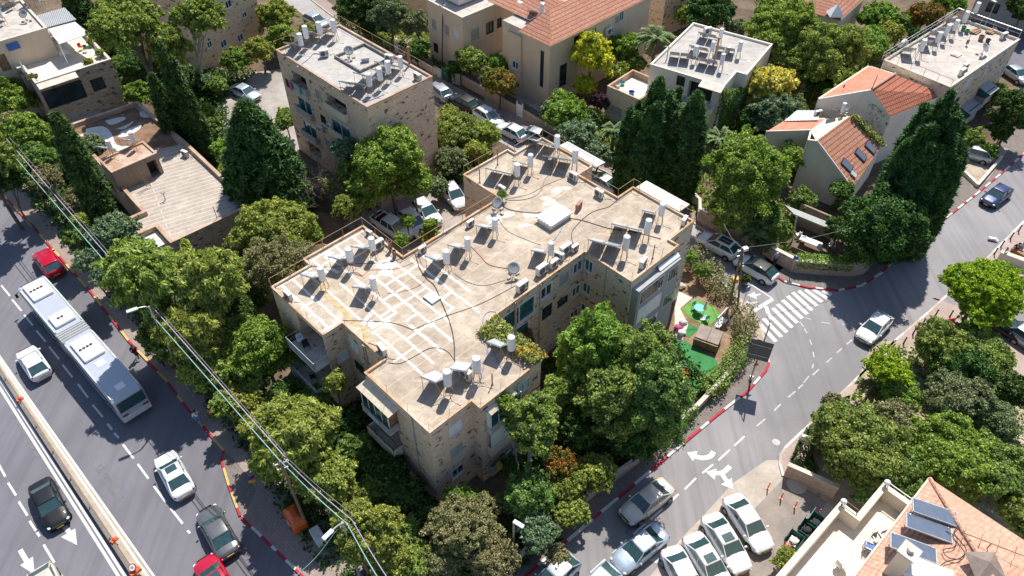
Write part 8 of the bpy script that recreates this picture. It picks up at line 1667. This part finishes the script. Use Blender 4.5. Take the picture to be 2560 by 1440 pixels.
for k,(px,py,m,lab) in enumerate(((8,700,'coping_pale','pale garden statue by the red earth'),(15,970,'ac_white','white bundle of garden things at the right wing wall, middle one'),(-20,1010,'cloth_pink','heap of dusky red cushions at the right wing wall'),(5,1050,'ac_white','white pot by the turf edge'))):
 x_,y_=at(*Z6(px,py),.3);mb=MB();mb.lathe((x_,y_,.03),[(.2,0),(.3,.2),(.22,.4),(.26,.5),(.1,.6)],9);mb.ball((x_+.3,y_+.1,.2),.25,8,(1,.8,.7));tag(mb.build('garden_ornament',M[m]),lab,'garden ornament')
cw=smooth_line([Z9(2480,320),Z9(2520,350),Z9(2560,365)]);
# laundry
for v,z,m,w_,h,lab in ((20.6,1.2,'yellow_cloth',.6,1.1,'yellow-green towel hanging at the lowest front balcony'),(20.6,2.0,'cloth_white',.5,.7,'white laundry at the lowest front balcony'),(20.6,2.3,'cloth_pink',.6,.4,'coloured laundry at the lowest front balcony')):
 u={'yellow_cloth':4.6,'cloth_white':5.6,'cloth_pink':6.4}[m];mb=MB();mb.fbox(FM,u,u+w_,v,v+.04,z,z+h);mb.fbox(FM,u-.02,u+w_+.02,v-.01,v+.05,z+h+.002,z+h+.03);tag(mb.build('laundry',M[m]),lab,'laundry')
for x,y,m,lab in ((V2(705,620)[0],V2(705,620)[1],'white_metal','white plastic chair on the upper corner balcony'),(V2(775,720)[0],V2(775,720)[1],'dark_metal','dark chair on the upper corner balcony')):p=at(x,y,6.8);u,v=FM.uv(x,y,6.8);p=FM.p(min(u,-.5) if u>-.5 else u,v);plastic_chair(p[0],p[1],6.402,30,m,lab)
p=FM.p(-.9,5.2);plastic_chair(p[0],p[1],3.36,120,'dark_metal','dark chair on the lower corner balcony')
# ---------------------------------------------------------------- people
def person(x,y,z,rz,pose,top,legs,label,hair='hair',s=1.0,skinc='skin'):
 """one continuous body grown over a posed skeleton; clothes and hair are its children"""
 J={'pel':(0,0,.95),'che':(.02,0,1.28),'nek':(.03,0,1.47),'hea':(.05,0,1.6),'top':(.05,0,1.7),'ls':(.02,.19,1.4),'rs':(.02,-.19,1.4),'lh':(0,.1,.93),'rh':(0,-.1,.93),
  'lk':(.15,.11,.5),'rk':(-.05,-.11,.5),'la':(.22,.11,.09),'ra':(-.32,-.11,.16),'lt':(.38,.12,.05),'rt':(-.18,-.12,.05),'le':(-.08,.27,1.13),'re':(.12,-.27,1.13),'lw':(-.02,.27,.88),'rw':(.28,-.24,.93),'lf':(.02,.26,.78),'rf':(.36,-.23,.87)}
 if pose=='bend':J.update(che=(.3,0,1.1),nek=(.45,0,1.15),hea=(.57,0,1.14),top=(.66,0,1.12),ls=(.38,.19,1.12),rs=(.38,-.19,1.12),le=(.5,.25,.85),re=(.5,-.25,.85),lw=(.65,.15,.7),rw=(.65,-.15,.7),lf=(.74,.12,.68),rf=(.74,-.12,.68),ra=(-.12,-.11,.09),rt=(.03,-.12,.05),rk=(.05,-.11,.5))
 if pose=='sit':J.update(lk=(.45,.12,.52),rk=(.45,-.12,.52),la=(.45,.12,.09),ra=(.45,-.12,.09),lt=(.6,.12,.05),rt=(.6,-.12,.05),pel=(0,0,.5),lh=(0,.1,.5),rh=(0,-.1,.5),che=(.0,0,.85),nek=(.0,0,1.03),hea=(.02,0,1.16),top=(.02,0,1.26),ls=(0,.19,.96),rs=(0,-.19,.96),le=(.1,.25,.7),re=(.1,-.25,.7),lw=(.35,.15,.62),rw=(.35,-.15,.62),lf=(.45,.12,.6),rf=(.45,-.12,.6))
 E_=[('pel','che'),('che','nek'),('nek','hea'),('hea','top'),('che','ls'),('che','rs'),('pel','lh'),('pel','rh'),('lh','lk'),('rh','rk'),('lk','la'),('rk','ra'),('la','lt'),('ra','rt'),('ls','le'),('rs','re'),('le','lw'),('re','rw'),('lw','lf'),('rw','rf')]
 RD={'pel':.14,'che':.15,'nek':.055,'hea':.105,'top':.07,'ls':.065,'rs':.065,'lh':.09,'rh':.09,'lk':.06,'rk':.06,'la':.042,'ra':.042,'lt':.035,'rt':.035,'le':.042,'re':.042,'lw':.03,'rw':.03,'lf':.028,'rf':.028}
 def skin(name,keys,edges,grow,mat,parent,rad=None):
  me=bpy.data.meshes.new(name);ix={k:i for i,k in enumerate(keys)};me.from_pydata([J[k] for k in keys],[(ix[a],ix[b]) for a,b in edges],[]);o=bpy.data.objects.new(name,me);C.objects.link(o)
  if parent:o.parent=parent
  o.modifiers.new('skin','SKIN');me.skin_vertices or None
  if not me.skin_vertices:me.attributes
  for i,k in enumerate(keys):rr=(rad or RD)[k]+grow;me.skin_vertices[0].data[i].radius=(rr,rr)
  me.skin_vertices[0].data[0].use_root=True;sb=o.modifiers.new('sub','SUBSURF');sb.levels=1;sb.render_levels=2;me.materials.append(M[mat]);return o
 # fingers as short chains from the palm
 keys=list(J);ed=list(E_)
 for sd_,base,hand in ((1,'lw','lf'),(-1,'rw','rf')):
  b=Vector(J[hand]);d=(b-Vector(J[base])).normalized();sx=Vector((0,1,0)) if abs(d.y)<.8 else Vector((1,0,0))
  for k in range(5):
   nm=hand+str(k);o=sx*((k-1.5)*.018 if k<4 else-.045);ln=(.065,.075,.07,.055,.045)[k];J[nm]=tuple(b+o+d*(ln if k<4 else-.005)+Vector((.01,0,-.012)));RD[nm]=.009;keys.append(nm);ed.append((hand,nm))
 r=empty('person',(0,0,0),label,'person');b=skin('body',keys,ed,0,skinc,r)
 skin('shirt',['che','pel','nek','ls','rs','le','re'],[('che','pel'),('che','ls'),('che','rs'),('ls','le'),('rs','re')],.022,top,r)
 K=['pel','che','ls','rs','le','re'];skin('shirt',K,[('pel','che'),('che','ls'),('che','rs'),('ls','le'),('rs','re')],.02,top,r)
 K=['pel','lh','rh','lk','rk','la','ra'];skin('trousers',K,[('pel','lh'),('pel','rh'),('lh','lk'),('rh','rk'),('lk','la'),('rk','ra')],.022,legs,r)
 h=Vector(J['hea']);t=(Vector(J['top'])-h).normalized();mb=MB();q=h+t*.05-Vector((.02,0,0));mb.ball(tuple(q),.118,12,(1,.92,1));mb.build('hair',M[hair],r,smooth=True)
 fw=Vector((1,0,0)) if pose !='bend' else Vector((.3,0,-1)).normalized();mb=MB();mb.ball(tuple(h+fw*.1+t*.0),.022,6);mb.ball(tuple(h+Vector((0,.1,0))),.025,6);mb.ball(tuple(h+Vector((0,-.1,0))),.025,6);mb.build('face_feature',M[skinc],r)
 r.location=(x,y,z);r.rotation_euler.z=math.radians(rz);r.scale=(s,s,s);return r
for px,py,z,rz,pose,top,legs,lab,hair in [((500),1058,.12,118,'walk','cloth_white','cloth_blue','person in a pale blue shirt walking beside the painted kerb','hair'),(532,1052,.12,120,'walk','cloth_brown','cloth_brown','person in brown walking next to the one in pale blue','hair'),(345,895,.12,110,'walk','cloth_dark','cloth_dark','dark-clad person in the tree shade beside the bus','cloth_dark'),(408,915,.12,-60,'walk','cloth_dark','cloth_dark','dark-clad person farther from the bus, near the trees','hair'),
 (1934,664,.02,-130,'walk','cloth_blue','cloth_dark','person with a pale cap in the shade at the tail of the black-roofed car','cloth_white'),(1953,1388,.02,40,'bend','cloth_red','skin','person bending toward the waste bins','hair'),(2548,628,.13,200,'sit','cloth_white','cloth_blue','seated person in a striped top at the right edge','hair'),(2530,640,.13,30,'walk','cloth_dark','cloth_brown','person in dark clothes beside the seated one at the right edge','hair'),(2370,815,.13,0,'sit','orange_plastic','orange_plastic','x','hair')][:8]:
 x_,y_=at(px,py,z);person(x_,y_,z,rz,pose,top,legs,lab,hair)
x_,y_=at(2547,632,.3);mb=MB();mb.box((x_,y_,.32),(.5,1.4,.36),.6);mb.box((x_,y_,.52),(.6,1.5,.05),.6);tag(mb.build('bench',M['wood']),'small bench at the right edge carrying the seated person','bench')
# orange bench under the lime tree
x_,y_=at(2370,815,.3);r=empty('garden_bench',(x_,y_,.13),'orange-red curved bench in the shade of the lime tree','bench');mb=MB();mb.box((x_,y_,.55),(1.5,.45,.06),.2);mb.build('seat',M['red_plastic'],r);mb=MB();mb.box((x_-.05,y_+.24,.8),(1.5,.06,.4),.2);mb.build('backrest',M['red_plastic'],r)
for s in (-.6,.6):mb=MB();mb.box((x_+s,y_+s*.2,.32),(.08,.4,.4),.2);mb.build('leg',M['dark_metal'],r)
